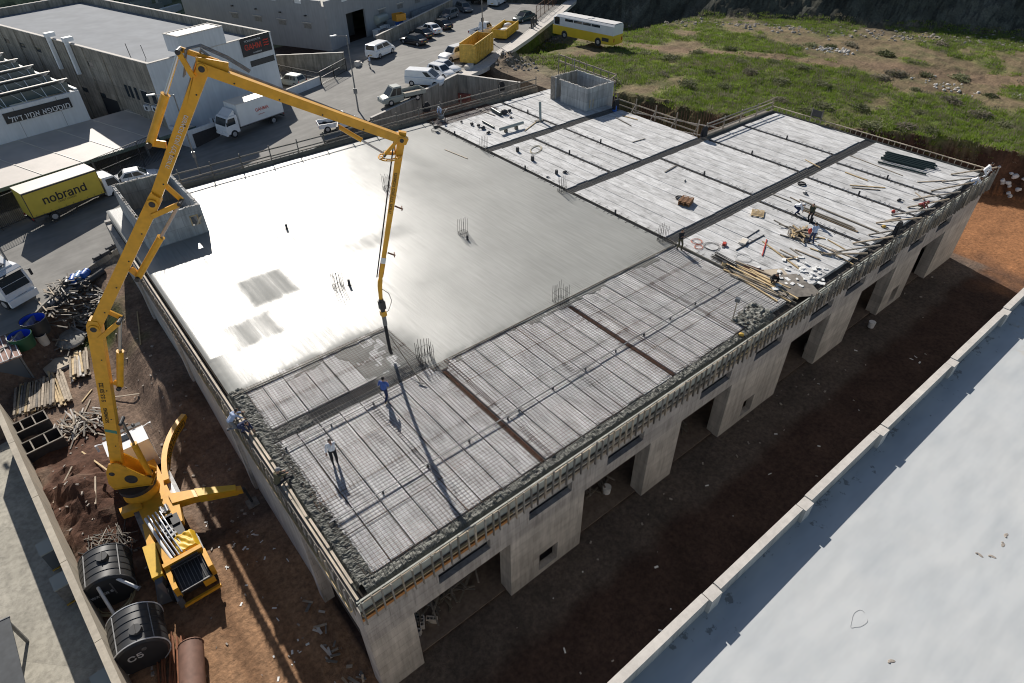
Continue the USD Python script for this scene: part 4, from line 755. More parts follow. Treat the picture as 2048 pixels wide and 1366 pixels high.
E0 = bp(16.52, 14.95); pt('end_elbow', MB().tube([bp(*off(J5, d5, q5, -.1, 0), .05), bp(16.55, 15.05, .02), bp(16.5, 14.3)], [.13, .12, .10], 10).box(bp(16.5, 13.35), (.28, .28, .3)), YEL)
pt('valve', MB().tube([bp(16.5, 14.3), bp(16.5, 13.5)], [.13, .13], 10).box(bp(16.5, 13.9, .02), (.3, .3, .5)), DARK)
pt('cable', MB().tube([bp(16.55, 15.0), bp(16.95, 14.6), bp(17.05, 14.1), bp(16.8, 13.5), bp(16.55, 13.3)], .018, 5), DARK)
pt('collar', MB().cyl(bp(16.5, 13.2), bp(16.5, 12.55), .115, 12), STEEL)
HT = np.array([(9.35, 12.93, 8.90)])[0]
hp = [bp(16.5, 12.6), bp(16.5, 12.0), bp(16.5, 12.6)*.35+HT*.65+np.array([-.08, .05, .1]), HT*.9+bp(16.5, 12.6)*.1, HT]
t_ = np.linspace(0, 1, 14)[:, None]; A_, C_ = bp(16.5, 12.6), HT; B_ = np.array([A_[0], A_[1], 10.3]); hose = (1-t_)**2*A_+2*t_*(1-t_)*B_+t_**2*C_
pt('end_hose', MB().tube(hose, .095, 10), TYRE, smooth=50)
# lettering on the boom
for S, J, d, q, nd, items in ((S1, J0, d1, q1, -.222, [(latin('SCHWING', .17), 4.0, .1, LETTERK), (latin('S 53 SX III', .19), 5.75, .1, LETTERK)]), (S3, J2, d3, q3, -.032, [(heb('pumps', .19), 3.2, -.05, LETTERW)]), (S5, J4, d5, q5, -.062, [(heb('pumps', .15), 2.7, -.02, LETTERK)])):
    for vf, at, dv, m in items:
        P = bp(*off(J, d, q, at, dv), nd-.003); u = V3(d) if S is not S5 else -V3(d)
        vv = V3(q) if S is not S5 else -V3(q)
        pt('lettering', place_text(vf, P, u, vv), m, S)
pt('stripe', MB().loft([[bp(*off(J0, d1, q1, 2.55, -.30), -.224), bp(*off(J0, d1, q1, 2.8, -.30), -.224), bp(*off(J0, d1, q1, 2.9, .30), -.224), bp(*off(J0, d1, q1, 2.7, .30), -.224)], [bp(*off(J0, d1, q1, 2.55, -.30), -.228), bp(*off(J0, d1, q1, 2.8, -.30), -.228), bp(*off(J0, d1, q1, 2.9, .30), -.228), bp(*off(J0, d1, q1, 2.7, .30), -.228)]]), mat('green_stripe', (.05, .22, .17), .4), S1)
for S, J, d, q, nd, L, hw in ((S1, J0, d1, q1, -.222, 9.6, .4), (S2, J1, d2, q2, -.182, 7.6, .38), (S3, J2, d3, q3, -.032, 6.6, .36), (S4, J3, d4, q4, -.242, 7.8, .3)):
    for k in range(4):
        a = (k+.7)*L/4.4; P = bp(*off(J, d, q, a, -.12), nd-.002); pt('bolt_cap', MB().cyl(P, P-NN*.02, .035, 8), DARK, S)
# outriggers: curved front one by the wall, long rear one, rear one beside the tank, stub in front
t = np.linspace(0, 1, 9); p0, p1, p2 = np.array([-4.45, 19.1, 1.5]), np.array([-4.0, 22.6, 1.55]), np.array([-1.75, 24.5, 1.45])
cv = [(1-k)**2*p0+2*k*(1-k)*p1+k**2*p2 for k in t]; rings = []
for k, c in enumerate(cv):
    d = cv[min(k+1, 8)]-cv[max(k-1, 0)]; d[2] = 0; d /= np.linalg.norm(d); r = np.array([d[1], -d[0], 0]); hh = .38-.06*k/8
    rings.append([c-r*.17-[0, 0, hh], c+r*.17-[0, 0, hh], c+r*.17+[0, 0, hh], c-r*.17+[0, 0, hh]])
OF = pt('outrigger', MB().loft(rings), YEL)
lt = heb('outr', .42); lv, lf = lt; lv = lv.copy(); w_ = np.ptp(lv[:, 0]); u_ = (lv[:, 0]-lv[:, 0].min())/w_*.86+.07; out = []
for u, v, dz in zip(u_, lv[:, 1], lv[:, 2]):
    c = (1-u)**2*p0+2*u*(1-u)*p1+u**2*p2; d = 2*(1-u)*(p1-p0)+2*u*(p2-p1); d[2] = 0; d /= np.linalg.norm(d); r = np.array([d[1], -d[0], 0]); out.append(c+r*(.172+dz)+np.array([0, 0, v-.2]))
pt('lettering', (np.array(out), lf), LETTERK, OF)
pt('outrigger_leg', MB().cyl((-1.75, 24.5, 1.5), (-1.45, 24.3, .2), .09, 10), DARK); pt('pad', MB().bx(-1.95, -.95, 23.85, 24.75, .05, .16), WOODG); pt('foot', MB().cyl((-1.45, 24.3, .17), (-1.45, 24.3, .25), .3, 14), DARK)
pt('outrigger', MB().loft([[(-4.7, 17.0, 1.25), (-4.7, 17.9, 1.25), (-4.7, 17.9, 1.85), (-4.7, 17.0, 1.85)], [(-3.5, 16.6, 1.3), (-3.5, 17.3, 1.3), (-3.5, 17.3, 1.85), (-3.5, 16.6, 1.85)], [(-1.0, 15.45, 1.3), (-.95, 15.85, 1.3), (-.95, 15.85, 1.62), (-1.0, 15.45, 1.62)]]), YEL)
pt('outrigger_sleeve', MB().loft([[(-3.3, 16.5, 1.24), (-3.3, 17.22, 1.24), (-3.3, 17.22, 1.9), (-3.3, 16.5, 1.9)], [(-1.3, 15.62, 1.2), (-1.2, 16.02, 1.2), (-1.2, 16.02, 1.75), (-1.3, 15.62, 1.75)]]), TARP)
pt('outrigger_leg', MB().cyl((-.88, 15.6, 1.6), (-.75, 15.5, .2), .08, 10), DARK); pt('pad', MB().bx(-1.1, -.4, 15.1, 15.85, .04, .14), WOODG)
pt('outrigger', MB().loft([[(-6.55, 16.6, 1.3), (-6.15, 16.5, 1.3), (-6.15, 16.5, 1.8), (-6.55, 16.6, 1.8)], [(-7.0, 12.6, 1.2), (-6.6, 12.55, 1.2), (-6.6, 12.55, 1.75), (-7.0, 12.6, 1.75)]]), YEL)
pt('outrigger_sleeve', MB().loft([[(-6.97, 14.9, 1.16), (-6.3, 14.8, 1.16), (-6.3, 14.8, 1.86), (-6.97, 14.9, 1.86)], [(-7.1, 12.55, 1.1), (-6.55, 12.5, 1.1), (-6.55, 12.5, 1.8), (-7.1, 12.55, 1.8)]]), TARP)
pt('outrigger_foot_cover', MB().loft([[(-7.25, 12.5, .2), (-6.5, 12.45, .2), (-6.7, 11.7, .2), (-7.5, 11.9, .2)], [(-7.05, 12.5, 1.6), (-6.6, 12.5, 1.6), (-6.75, 12.2, 1.5), (-7.05, 12.2, 1.5)]]), GRAYP)
pt('outrigger', MB().loft([[(-6.2, 18.6, 1.3), (-6.2, 17.9, 1.3), (-6.2, 17.9, 1.8), (-6.2, 18.6, 1.8)], [(-7.35, 18.75, 1.3), (-7.35, 18.2, 1.3), (-7.35, 18.2, 1.75), (-7.35, 18.75, 1.75)]]), YEL)
# rear deck: plates, tank, pump pipes, tarpaulin, hopper
pt('deck_plate', MB().bx(-6.75, -6.45, 14.6, 18.3, 1.5, 1.56).bx(-4.75, -4.05, 17.2, 20.2, 1.4, 1.46), GRAYP if False else STEEL)
pt('water_tank', MB().tube([(-4.4, 17.6, 1.15), (-4.4, 20.1, 1.15)], [.34, .34], 14), WPANEL, smooth=40)
pt('deck_box', MB().bx(-4.55, -4.25, 11.6, 14.3, 1.3, 1.36), STEEL)
for k, (xx, r) in enumerate(((-6.15, .085), (-5.95, .05), (-5.75, .05), (-5.55, .05), (-5.35, .05))):
    z0 = 1.9+.1*(k % 2); pt('pump_pipe', MB().tube([(xx-.12, 16.7, z0+.1), (xx-.02, 15.6, z0+.15), (xx+.1, 14.4, z0+.1), (xx+.28, 13.0, z0)], r, 8), CHROME if k else WPANEL)
for k in range(3): pt('valve_block', MB().box((-5.55+.1*k, 15.2-.35*k, 1.95), (.5, .18, .22), .3), STEEL)
pt('pump_cover', MB().bx(-5.75, -4.7, 14.4, 16.2, 1.5, 1.8).bx(-5.15, -4.75, 15.3, 15.9, 1.8, 1.9), DARK)
for q in ((15.5, 16.35), (16.55, 17.1)): pt('frame_opening', MB().bx(-5.5, -4.95, q[0], q[1], 1.752, 1.80), DARK); 
for k in range(2): pt('silver_cylinder', MB().cyl((-5.35+.28*k, 16.55, 1.84), (-5.35+.28*k, 17.15, 1.84), .1, 10), CHROME)
# crumpled tarpaulin
gxx, gyy = np.meshgrid(np.linspace(-5.6, -4.3, 26), np.linspace(12.85, 14.45, 30), indexing='ij'); fold = meshkit.fbm(np.stack([gxx*2.2+gyy*1.4, gyy*.5-gxx*.9, gxx*0], -1), 4, 15)
gz = 2.02+.30*(fold-.5)+.10*np.abs(np.sin((gxx*1.6+gyy)*5.))*(fold); e_ = np.minimum(np.minimum(gxx+5.6, -4.3-gxx)/.18, np.minimum(gyy-12.85, 14.45-gyy)/.2); gz = gz-.5*(1-np.clip(e_, 0, 1))
i_ = (np.arange(25)[:, None]*30+np.arange(29)).ravel(); pt('tarpaulin', (np.stack([gxx, gyy, gz], -1).reshape(-1, 3), np.stack([i_, i_+30, i_+31, i_+1], 1)), TARP, smooth=True)
pt('rear_frame', MB().bx(-6.4, -4.3, 12.55, 12.82, 1.1, 2.1).bx(-6.4, -6.15, 11.0, 12.55, 1.0, 1.9).bx(-4.45, -4.2, 11.2, 12.55, 1.0, 1.9).bx(-6.3, -5.9, 12.82, 14.6, 1.3, 1.95), YEL)
hop = MB().loft([[(-6.1, 12.4, 1.75), (-4.5, 12.4, 1.75), (-4.5, 10.9, 1.45), (-6.1, 10.9, 1.45)], [(-5.8, 12.1, .7), (-4.8, 12.1, .7), (-4.8, 11.3, .6), (-5.8, 11.3, .6)]]); pt('hopper', hop, DARK)
hp_ = MB(); 
for k in range(9): hp_.bar((-6.0+k*.18, 12.3, 1.80), (-6.0+k*.18, 11.0, 1.52), .03)
hp_.bar((-6.1, 12.4, 1.8), (-4.5, 12.4, 1.8), .06).bar((-6.1, 10.9, 1.5), (-4.5, 10.9, 1.5), .08); pt('hopper_grille', hp_, STEEL)
pt('hopper_flap', MB().loft([[(-6.05, 12.45, 1.8), (-4.6, 12.45, 1.8), (-4.6, 12.1, 2.35), (-6.05, 12.1, 2.35)], [(-6.05, 12.51, 1.84), (-4.6, 12.51, 1.84), (-4.6, 12.16, 2.39), (-6.05, 12.16, 2.39)]]), PLASTIC)
pt('agitator_motor', MB().cyl((-6.45, 11.4, 1.0), (-6.1, 11.4, 1.0), .3, 14).bx(-6.5, -6.2, 10.7, 12.2, .5, 1.2), GRAYP)
pt('rear_bumper', MB().bx(-6.3, -4.3, 10.6, 10.75, .5, .7).bx(-5.0, -4.4, 10.85, 10.95, .9, 1.4), YEL)

# ------------------------------------------------------------------ vehicles on the road
box_truck('box_truck', 'box truck with a large yellow curtain side parked on the road at the left', (-1.70, 59.88, 3.53, 13.34)[:3]+((-1.70, 59.88, 3.53, 13.34)[3],), mat('yellow_curtain', (.52, .40, .05), .55, .08, 1.), latin('nobrand', .78, bold=True), LETTERK, 7.0, 2.55, latin('SWEET LOVERS', .17, bold=False), curtain=True)
box_truck('box_truck', 'white box truck with red lettering parked in front of the white building', (20.80, 64.41, 5.78, -165.23), WPANEL, latin('GAHMA', .36), LETTERR, 6.1, 2.5, latin('metal works', .11, bold=False), deflector=True)
NEAR, FAR = 'cars parked along the far wall of the road', 'cars parked beside the retaining wall'
car('parked_car', 'black saloon nearest the open gate, first of the row along the far wall', 'car', (51.19, 76.85, 7.92, 107.72), 'sedan', BLACKP, group=NEAR)
car('parked_car', 'black saloon between another black one and a white one along the far wall', 'car', (54.15, 79.38, 7.95, 98.16), 'sedan', BLACKP, group=NEAR)
car('parked_car', 'white saloon standing between black cars in the row along the far wall', 'car', (56.87, 80.97, 7.96, 96.65), 'sedan', WHITE, group=NEAR)
car('parked_car', 'black saloon farthest from the grey building gate, just past the white saloon by the wall', 'car', (59.97, 82.20, 7.98, 92.69), 'sedan', BLACKP, group=NEAR)
car('parked_car', 'dark car with a pale reflecting bonnet facing down the road by the far wall', 'car', (65.11, 87.27, 7.99, -158.96), 'hatch', GRAYP, group=NEAR)
car('parked_car', 'dark grey car at the far end of the row, nose turned to the road', 'car', (70.19, 89.87, 7.99, -98.12), 'hatch', GRAYP, group=NEAR)
pickup('pickup_truck', 'white double cab pickup behind the lamp post beside the yellow skip', (62.62, 74.31, 7.98, 15.55), WHITE)
car('parked_car', 'white estate car with a dark roof panel in front of the tall yellow container', 'car', (51.09, 65.98, 7.92, -170.20), 'suv', WHITE)
car('parked_car', 'white saloon with its bonnet towards the mound, behind the panel van', 'car', (46.75, 61.95, 7.85, -68.27), 'sedan', WHITE, group=FAR)
car('parked_car', 'white hatchback squeezed between the panel van and the white saloon', 'car', (45.27, 60.68, 7.81, -77.95), 'hatch', WHITE, group=FAR)
car('panel_van', 'white panel van without side windows above the retaining wall', 'van', (41.76, 59.09, 7.69, -52.35), 'van', WHITE, panel=True)
pickup('pickup_truck', 'grey flatbed pickup with lowered sides beside the retaining wall', (36.51, 56.51, 7.33, 175.57), SILVP, drop=True, L=5.9)
car('parked_car', 'dark green saloon parked beyond the yellow skip at the pavement', 'car', (73.67, 77.12, 8.00, -169.52), 'sedan', mat('dark_green_paint', (.03, .05, .045), .25, coat=.5))
car('panel_van', 'white van driving away at the top edge of the road', 'van', (78.36, 90.54, 8.00, 29.25), 'van', WHITE)
car('minibus', 'white van with its tail open beside the standing man', 'van', (44.30, 75.04, 7.78, 24.63), 'van', WHITE)
car('parked_car', 'white estate car with a roof rack in the yard of the white building', 'car', (16.83, 76.43, 5.38, 39.34), 'suv', WHITE, rack=True)
car('parked_car', 'white saloon in the yard beside the white building, behind the truck cab', 'car', (17.60, 72.04, 5.46, -178.44), 'sedan', WHITE)
pickup('pickup_truck', 'white open jeep with a dark frame towing gear, just behind the slab railing', (27.11, 55.63, 6.41, -14.87), WHITE, L=4.6)
car('parked_car', 'white car half hidden behind the left stair tower', 'car', (5.55, 61.01, 4.25, -8.99), 'sedan', WHITE)
car('parked_car', 'grey car seen behind the low wall and railing of the white building', 'car', (29.62, 74.03, 6.66, 112.39), 'hatch', SILVP)

# tractor unit at the left edge
x, y, z, a = (-8.26, 46.32, 2.87, -62.06); TU = thing('tractor_unit', 'white lorry tractor with a tall roof spoiler standing on the road at the left edge', 'lorry', (x-.2, y-.4, z), math.radians(a))
prof = [(-1.1, 1.0), (1.05, 1.0), (1.15, 1.5), (1.02, 2.2), (.75, 3.0), (.45, 3.2), (-1.1, 3.25)]
obj('cab', MB().loft([[(p, k, q) for p, q in prof] for k in (-1.22, -1.15, 1.15, 1.22)]), WHITE, TU)
obj('roof_spoiler', MB().loft([[(.4, -.9, 3.22), (.4, .9, 3.22), (.35, .85, 3.3), (.35, -.85, 3.3)], [(-.3, -1.05, 3.22), (-.3, 1.05, 3.22), (-.35, .95, 3.55), (-.35, -.95, 3.55)], [(-1.2, -1.2, 3.22), (-1.2, 1.2, 3.22), (-1.3, 1.15, 3.9), (-1.3, -1.15, 3.9)]]), WHITE, TU, smooth=30)
obj('roof_hatch', MB().bx(-.15, .35, -.42, .42, 3.5, 3.56), GLASS, TU)
P = [(1.14, -1.05, 1.6), (1.14, 1.05, 1.6), (.82, 1., 2.85), (.82, -1., 2.85)]; obj('windscreen', MB().loft([P, [(p+.03, q, r+.01) for p, q, r in P]]), GLASS, TU)
obj('sun_visor', MB().bar((.98, -1.1, 2.95), (.98, 1.1, 2.95), .35, .04), DARK, TU)
for s in (-1, 1):
    Q = [(-.45, s*1.222, 1.9), (.85, s*1.222, 1.9), (.65, s*1.222, 2.7), (-.45, s*1.222, 2.7)]; obj('side_window', MB().loft([Q, [(p, q+s*.012, r) for p, q, r in Q]]), GLASS, TU); obj('mirror', MB().bar((1.0, s*1.2, 2.7), (1.15, s*1.5, 2.65), .05).box((1.15, s*1.5, 2.4), (.12, .18, .6)), DARK, TU)
    obj('side_skirt', MB().bx(-2.6, -1.15, s*1.2-.06, s*1.2+.06, .6, 1.3), WHITE, TU)
obj('chassis', MB().bx(-4.0, 1.1, -.5, .5, .7, 1.0), DARK, TU); obj('bumper', MB().bx(1.06, 1.3, -1.2, 1.2, .4, 1.0), WHITE, TU)
for fx in (.3, -3.0):
    for s in (-1, 1): wheel(TU, fx, s*1.2, .5, .35)

# bus
x, y, z = (73.64, 60.82, 7.40); A = (72.76, 66.98, 7.40); Bq = (74.41, 55.09, 7.40); ang = math.atan2(A[1]-Bq[1], A[0]-Bq[0])
BUS = thing('bus', 'old coach with a yellow lower half and pale upper half parked on the grass', 'bus', ((A[0]+Bq[0])/2+.5, (A[1]+Bq[1])/2+1.1, float(zfield(A[0], A[1]))+.05), ang)
BW_, L_ = 1.25, 12.0
def ring(xx, z0, z1, k): return [(xx, -BW_, z0), (xx, -BW_, z1-k), (xx, -BW_+k, z1), (xx, BW_-k, z1), (xx, BW_, z1-k), (xx, BW_, z0)]
obj('lower_body', MB().loft([[(q, -BW_, .42), (q, -BW_, 1.75), (q, BW_, 1.75), (q, BW_, .42)] for q in (-6, -5.9, 5.6, 5.95)]), mat('bus_yellow', (.62, .44, .03), .4, .06, 1), BUS)
obj('upper_body', MB().loft([ring(-6, 1.754, 3.25, .25), ring(5.2, 1.754, 3.3, .25), ring(5.8, 1.754, 3.1, .3)]), mat('bus_pale', (.60, .63, .66), .35, .05, 1), BUS)
obj('roof_panel', MB().bx(-5.9, 5.1, -.95, .95, 3.305, 3.34).bx(-1.1, -.4, -.5, .5, 3.34, 3.42), mat('bus_roof', (.66, .65, .63), .5, .08, 1.5), BUS)
for s in (-1, 1):
    for k in range(4): obj('window', MB().bx(-3.4+k*1.75, -1.8+k*1.75, s*BW_-.012+.005*s, s*BW_+.012+.005*s, 2.55, 2.9), GLASS, BUS)
    obj('front_side_window', MB().bx(4.55, 5.6, s*BW_-.012+.004*s, s*BW_+.012+.004*s, 1.9, 2.95), GLASS, BUS)
    for fx in (3.5, -3.2): wheel(BUS, fx, s*(BW_+.015), .5, .35)
    for fx in (3.5, -3.2): obj('wheel_arch', MB().tube([(fx, s*(BW_-.1), .55), (fx, s*(BW_+.006), .55)], [.62, .62], 18), DARK, BUS)
    obj('tail_light', MB().box((-6.01, s*1.0, 1.1), (.04, .2, .5)), LAMPR, BUS)
    obj('grille', MB().bx(-5.2, -3.9, s*BW_-.01+.004*s, s*BW_+.01+.004*s, .8, 1.3), DARK, BUS)
obj('windscreen', MB().loft([[(5.92, -1.1, 1.8), (5.92, 1.1, 1.8), (5.78, 1.05, 3.0), (5.78, -1.05, 3.0)], [(5.96, -1.1, 1.8), (5.96, 1.1, 1.8), (5.82, 1.05, 3.0), (5.82, -1.05, 3.0)]]), GLASS, BUS)

# yellow open containers on the pavement
def skip(label, A, Bq, w, h, mt, full=False, name='open_container', flat=False):
    A, Bq = np.array(A), np.array(Bq); c = (A+Bq)/2; d = Bq-A; L = np.hypot(d[0], d[1]); a = math.atan2(d[1], d[0])
    t = thing(name, label, 'container', (c[0]-w/2*math.sin(a)*1., c[1]+w/2*math.cos(a), c[2]+.15), a); s = .06; fl = .12 if not flat else 0
    for sd in (-1, 1):
        obj('side_panel', MB().bx(-L/2, L/2, sd*w/2-s/2, sd*w/2+s/2, .1, h), mt, t)
        for k in range(int(L/.62)+1):
            xx = -L/2+.06+k*(L-.12)/int(L/.62); obj('rib', MB().bx(xx-.05, xx+.05, sd*(w/2+.03), sd*(w/2+.11), .1, h-.08), mt, t)
        obj('top_rail', MB().bx(-L/2-.05, L/2+.05, sd*w/2-.07, sd*w/2+.07, h+.002, h+.12), mt, t)
    for sd in (-1, 1): obj('end_panel', MB().bx(sd*L/2-s/2, sd*L/2+s/2, -w/2+.04, w/2-.04, .1, h-.003), mt, t)
    obj('floor', MB().bx(-L/2+.05, L/2-.05, -w/2+.05, w/2-.05, .1, .2), RUST, t)
    if full: obj('rubble_load', MB().mesh(trimesh.creation.icosphere(2, 1.), np.diag([L*.4, w*.4, h*.45]), (0, 0, h*.35)), RUBBLE, t)
    return t
skip('tall open top yellow steel container with a weathered ribbed side on the pavement', (51.54, 61.20, 7.92), (57.52, 65.01, 7.97), 2.3, 2.5, SKIPY)
sk = skip('low open yellow skip with white sacks inside, beyond the tall container', (63.09, 68.85, 7.99), (68.33, 72.24, 7.99), 2.3, 1.3, YEL2)
t = thing('sack', 'white sack lying in the yellow skip', 'sack', np.array((66.52, 72.09, 7.99))+np.array([.2, .9, .9])); obj('body', MB().mesh(trimesh.creation.icosphere(2, 1), np.diag([.9, .55, .45])), PAPER, t, smooth=True)
t = thing('sack', 'pale flat sack at the near end of the yellow skip', 'sack', np.array((64.19, 70.75, 7.99))+np.array([.6, .9, .85])); obj('body', MB().mesh(trimesh.creation.icosphere(2, 1), np.diag([1.1, .6, .22])), PAPER, t, smooth=True)
x, y, z, a = (77.21, 93.97, 8.00, 19.23); t = thing('flatbed_trailer', 'pale green flatbed load standing at the top of the road behind the lamp post', 'trailer', (x, y, z), math.radians(a)); obj('bed', MB().bx(-2.6, 2.6, -1.2, 1.2, .9, 1.1), SILVP, t); obj('load', MB().bx(-2.4, 2.4, -1.1, 1.1, 1.1, 2.0), mat('pale_load', (.35, .37, .31), .7, .2, 2), t)
for fx in (-1.6, 1.6):
    for s in (-1, 1): wheel(t, fx, s*1.15, .45, .3)
# ------------------------------------------------------------------ neighbouring buildings
ang = math.radians(17.2); t = thing('workshop_building', 'long concrete workshop with stained side wall, white front and flat grey roof', 'building', (11.68, 68.25, 4.0), ang)
W_, D_, HT_ = 17.0, 46.0, 9.75
obj('side_wall', MB().bx(0, .3, .302, D_, 0, HT_), CONOLD, t); obj('front_wall', MB().bx(0, W_, 0, .3, 0, HT_), RENDERW, t)
obj('side_wall', MB().bx(W_-.3, W_, .302, D_, 0, HT_), CONOLD, t); obj('back_wall', MB().bx(.302, W_-.302, D_-.3, D_, 0, HT_), CONOLD, t)
obj('roof', MB().bx(.302, W_-.302, .302, D_-.302, HT_-1.3, HT_-.95), mat('grey_roof_sheet', (.25, .265, .285), .8, .1, .35, spec=.1), t)
obj('coping', MB().bx(-.04, .34, -.04, D_+.04, HT_+.003, HT_+.09).bx(W_-.34, W_+.04, -.04, D_+.04, HT_+.003, HT_+.09).bx(.345, W_-.345, -.04, .34, HT_+.003, HT_+.09).bx(.345, W_-.345, D_-.34, D_+.04, HT_+.003, HT_+.09), CAP, t)
for k in range(9): obj('column', MB().bx(-.13, -.003, 9.5+k*4.2, 9.85+k*4.2, 0, HT_-.02), CONOLD, t)
obj('stair_tower', MB().bx(4.4, 10.4, -.004, 2.8, HT_+.095, HT_+1.9), RENDERW, t); obj('tower_roof', MB().bx(4.7, 10.1, .3, 2.5, HT_+1.905, HT_+1.93), TANW if False else CREAM, t)
obj('tower_coping', MB().bx(4.36, 10.44, -.05, .2, HT_+1.903, HT_+2.0).bx(4.36, 10.44, 2.6, 2.84, HT_+1.903, HT_+2.0).bx(4.36, 4.6, .203, 2.597, HT_+1.903, HT_+2.0).bx(10.2, 10.44, .203, 2.597, HT_+1.903, HT_+2.0), CAP, t)
obj('sign_board', MB().bx(12.2, 16.7, -.09, -.004, HT_-2.0, HT_+.12), mat('sign_black', (.025, .025, .028), .5), t)
obj('lettering', place_text(latin('GAHM', .62), (13.9, -.095, HT_-1.0), (1, 0, 0), (0, 0, 1)), LETTERR, t)
for k in range(3): obj('sign_emblem', MB().tube([(15.5, -.11, HT_-.65-.3*k), (15.75, -.11, HT_-.58-.3*k), (16.05, -.11, HT_-.66-.3*k), (16.3, -.11, HT_-.58-.3*k)], .085, 6), LETTERR, t)
obj('lettering', place_text(heb('alu', .26), (14.0, -.095, HT_-.28), (1, 0, 0), (0, 0, 1)), LETTERW, t); obj('lettering', place_text(latin('ALUMINIUM', .16, bold=False), (14.4, -.095, HT_-1.75), (1, 0, 0), (0, 0, 1)), LETTERW, t)
obj('window', MB().bx(13.0, 16.75, -.02, -.004, HT_-3.35, HT_-2.65), GLASS, t)
for a, b, z0, z1 in ((2.2, 2.75, 5.1, 6.5), (3.3, 3.85, 5.1, 6.5), (4.2, 4.75, 5.1, 6.5), (1.0, 1.0, 0, 0)):
    if b > a: obj('window', MB().bx(-.02, -.004, a+2.2, b+2.2, z0, z1), GLASS, t)
for a, b, z0, z1 in ((2.4, 3.6, 5.0, 6.4), (.7, 1.5, 5.2, 6.6), (2.0, 3.3, 1.2, 2.7), (4.2, 5.2, 1.2, 2.7), (5.8, 6.6, 1.2, 2.7)):
    obj('window', MB().bx(-.02, -.004, a, b, z0, z1), GLASS, t); obj('window_frame', MB().bx(-.035, -.022, a-.06, b+.06, z1, z1+.07).bx(-.035, -.022, a-.06, b+.06, z0-.07, z0), CAP, t)
    ac = obj('air_conditioner', MB().bx(-.45, -.1, a+.1, a+.95, z0-.75, z0-.15), WPANEL, t); obj('fan_grille', MB().tube([(-.452, a+.4, z0-.45), (-.47, a+.4, z0-.45)], [.22, .22], 14), DARK, ac)
for k in range(6):
    for z0 in (3.9, 7.6):
        obj('window', MB().bx(-.02, -.004, 12.5+k*4.2, 14.0+k*4.2, z0, z0+.55), GLASS, t)
obj('doorway', MB().bx(-.02, -.004, 10.0, 14.0, .2, 4.0), mat('dark_opening', (.02, .022, .025), .8), t)
for yy in (16.2, 20.5): 
    o = obj('roof_fan_duct', MB().bx(-.5, -.1, yy, yy+.45, 6.3, HT_+.35).bx(-.55, .55, yy-.1, yy+.6, HT_+.35, HT_+.8), WPANEL, t)
obj('antenna', MB().bar((2., 7., HT_-1), (1.9, 7., HT_+.9), .06).bar((3.2, 6., HT_-1), (3.1, 6., HT_+.6), .05), DARK, t)
obj('roof_clutter', MB().box((13.5, 6.5, HT_-.85), (1.2, .8, .35), .4).box((13.0, 7.2, HT_-.8), (.7, .5, .4)), PLASTIC, t)
obj('yard_wall', MB().bx(-.1, 3.8, -4.0, -3.8, 0, 3.1).bx(3.8, 4.0, -4.0, -2.4, 0, 3.1).bx(-.1, .1, -3.8, -.1, 0, 2.9), RENDERW, t); obj('gate', MB().bx(.2, 3.6, -4.04, -4.005, .3, 2.6), DARK, t)
obj('planter', MB().bx(10.5, 12.5, -1.2, -.3, 0, 2.4), GREENP if False else mat('planter_grey', (.3, .31, .33), .8), t)

ang = math.radians(13.); t = thing('sawtooth_workshop', 'white workshop with saw tooth roof and pale lean-to canopy at the left edge', 'building', (4.9, 75.2, 2.5), ang)
obj('front_wall', MB().bx(-26, 0, 0, .3, 0, 8.2), RENDERW, t); obj('side_wall', MB().bx(-.3, 0, .302, 30, 0, 7.8), RENDERW, t)
for k in range(5): obj('wall_joint', MB().bx(-2.6-k*4.4, -2.56-k*4.4, -.008, -.003, 0, 8.1), STEEL, t)
rf = mat('old_roof_sheet', (.30, .32, .34), .6, .2, .8)
for k in range(6):
    y0 = .4+k*4.6
    obj('roof_slope', MB().loft([[(-26, y0+1.2, 9.2), (-.2, y0+1.2, 9.2), (-.2, y0+1.2, 9.26), (-26, y0+1.2, 9.26)], [(-26, y0+4.5, 7.8), (-.2, y0+4.5, 7.8), (-.2, y0+4.5, 7.86), (-26, y0+4.5, 7.86)]]), rf, t)
    obj('roof_light', MB().bx(-26, -.3, y0+1.17, y0+1.19, 8.0, 8.95), mat('old_glazing', (.12, .14, .13), .3) if k == 0 else MATS['old_glazing'], t); obj('gutter', MB().bx(-26, -.3, y0, y0+1.15, 7.7, 7.78), STEEL, t)
    obj('ridge_flashing', MB().bx(-26, -.1, y0+1.05, y0+1.35, 9.262, 9.32), CREAM, t)
    mb = MB()
    for q in range(12): mb.bar((-1-q*2.1, y0+.2, 7.8), (-1-q*2.1, y0+1.12, 9.0), .06); mb.bar((-1-q*2.1, y0+.2, 7.8), (-2-q*2.1, y0+1.12, 9.0), .04)
    obj('strut', mb, WPANEL, t)
obj('verge', MB().bar((-.1, .3, 8.3), (-.1, 29, 8.3), .3, .15), WPANEL, t)
obj('sign_board', MB().bx(-8.2, -1.3, -.1, -.003, 6.65, 7.75), mat('sign_dark', (.02, .021, .023), .5), t)
obj('lettering', place_text(heb('diesel', .6, .10), (-4.7, -.104, 6.95), (1, 0, 0), (0, 0, 1), width=6.3), LETTERW, t)
obj('canopy_roof', MB().loft([[(-26, -9.4, 3.75), (7.6, -9.4, 3.75), (7.6, -9.4, 3.82), (-26, -9.4, 3.82)], [(-26, -.05, 4.75), (4.6, -.05, 4.75), (4.6, -.05, 4.82), (-26, -.05, 4.82)]]), mat('beige_roof_sheet', (.50, .45, .40), .6, .1, .5), t)
for k in range(8): obj('sheet_joint', MB().bar((6.4-k*4.0, -9.4, 3.85), (4.0-k*4.0, -.1, 4.84), .07, .04), CREAM, t)
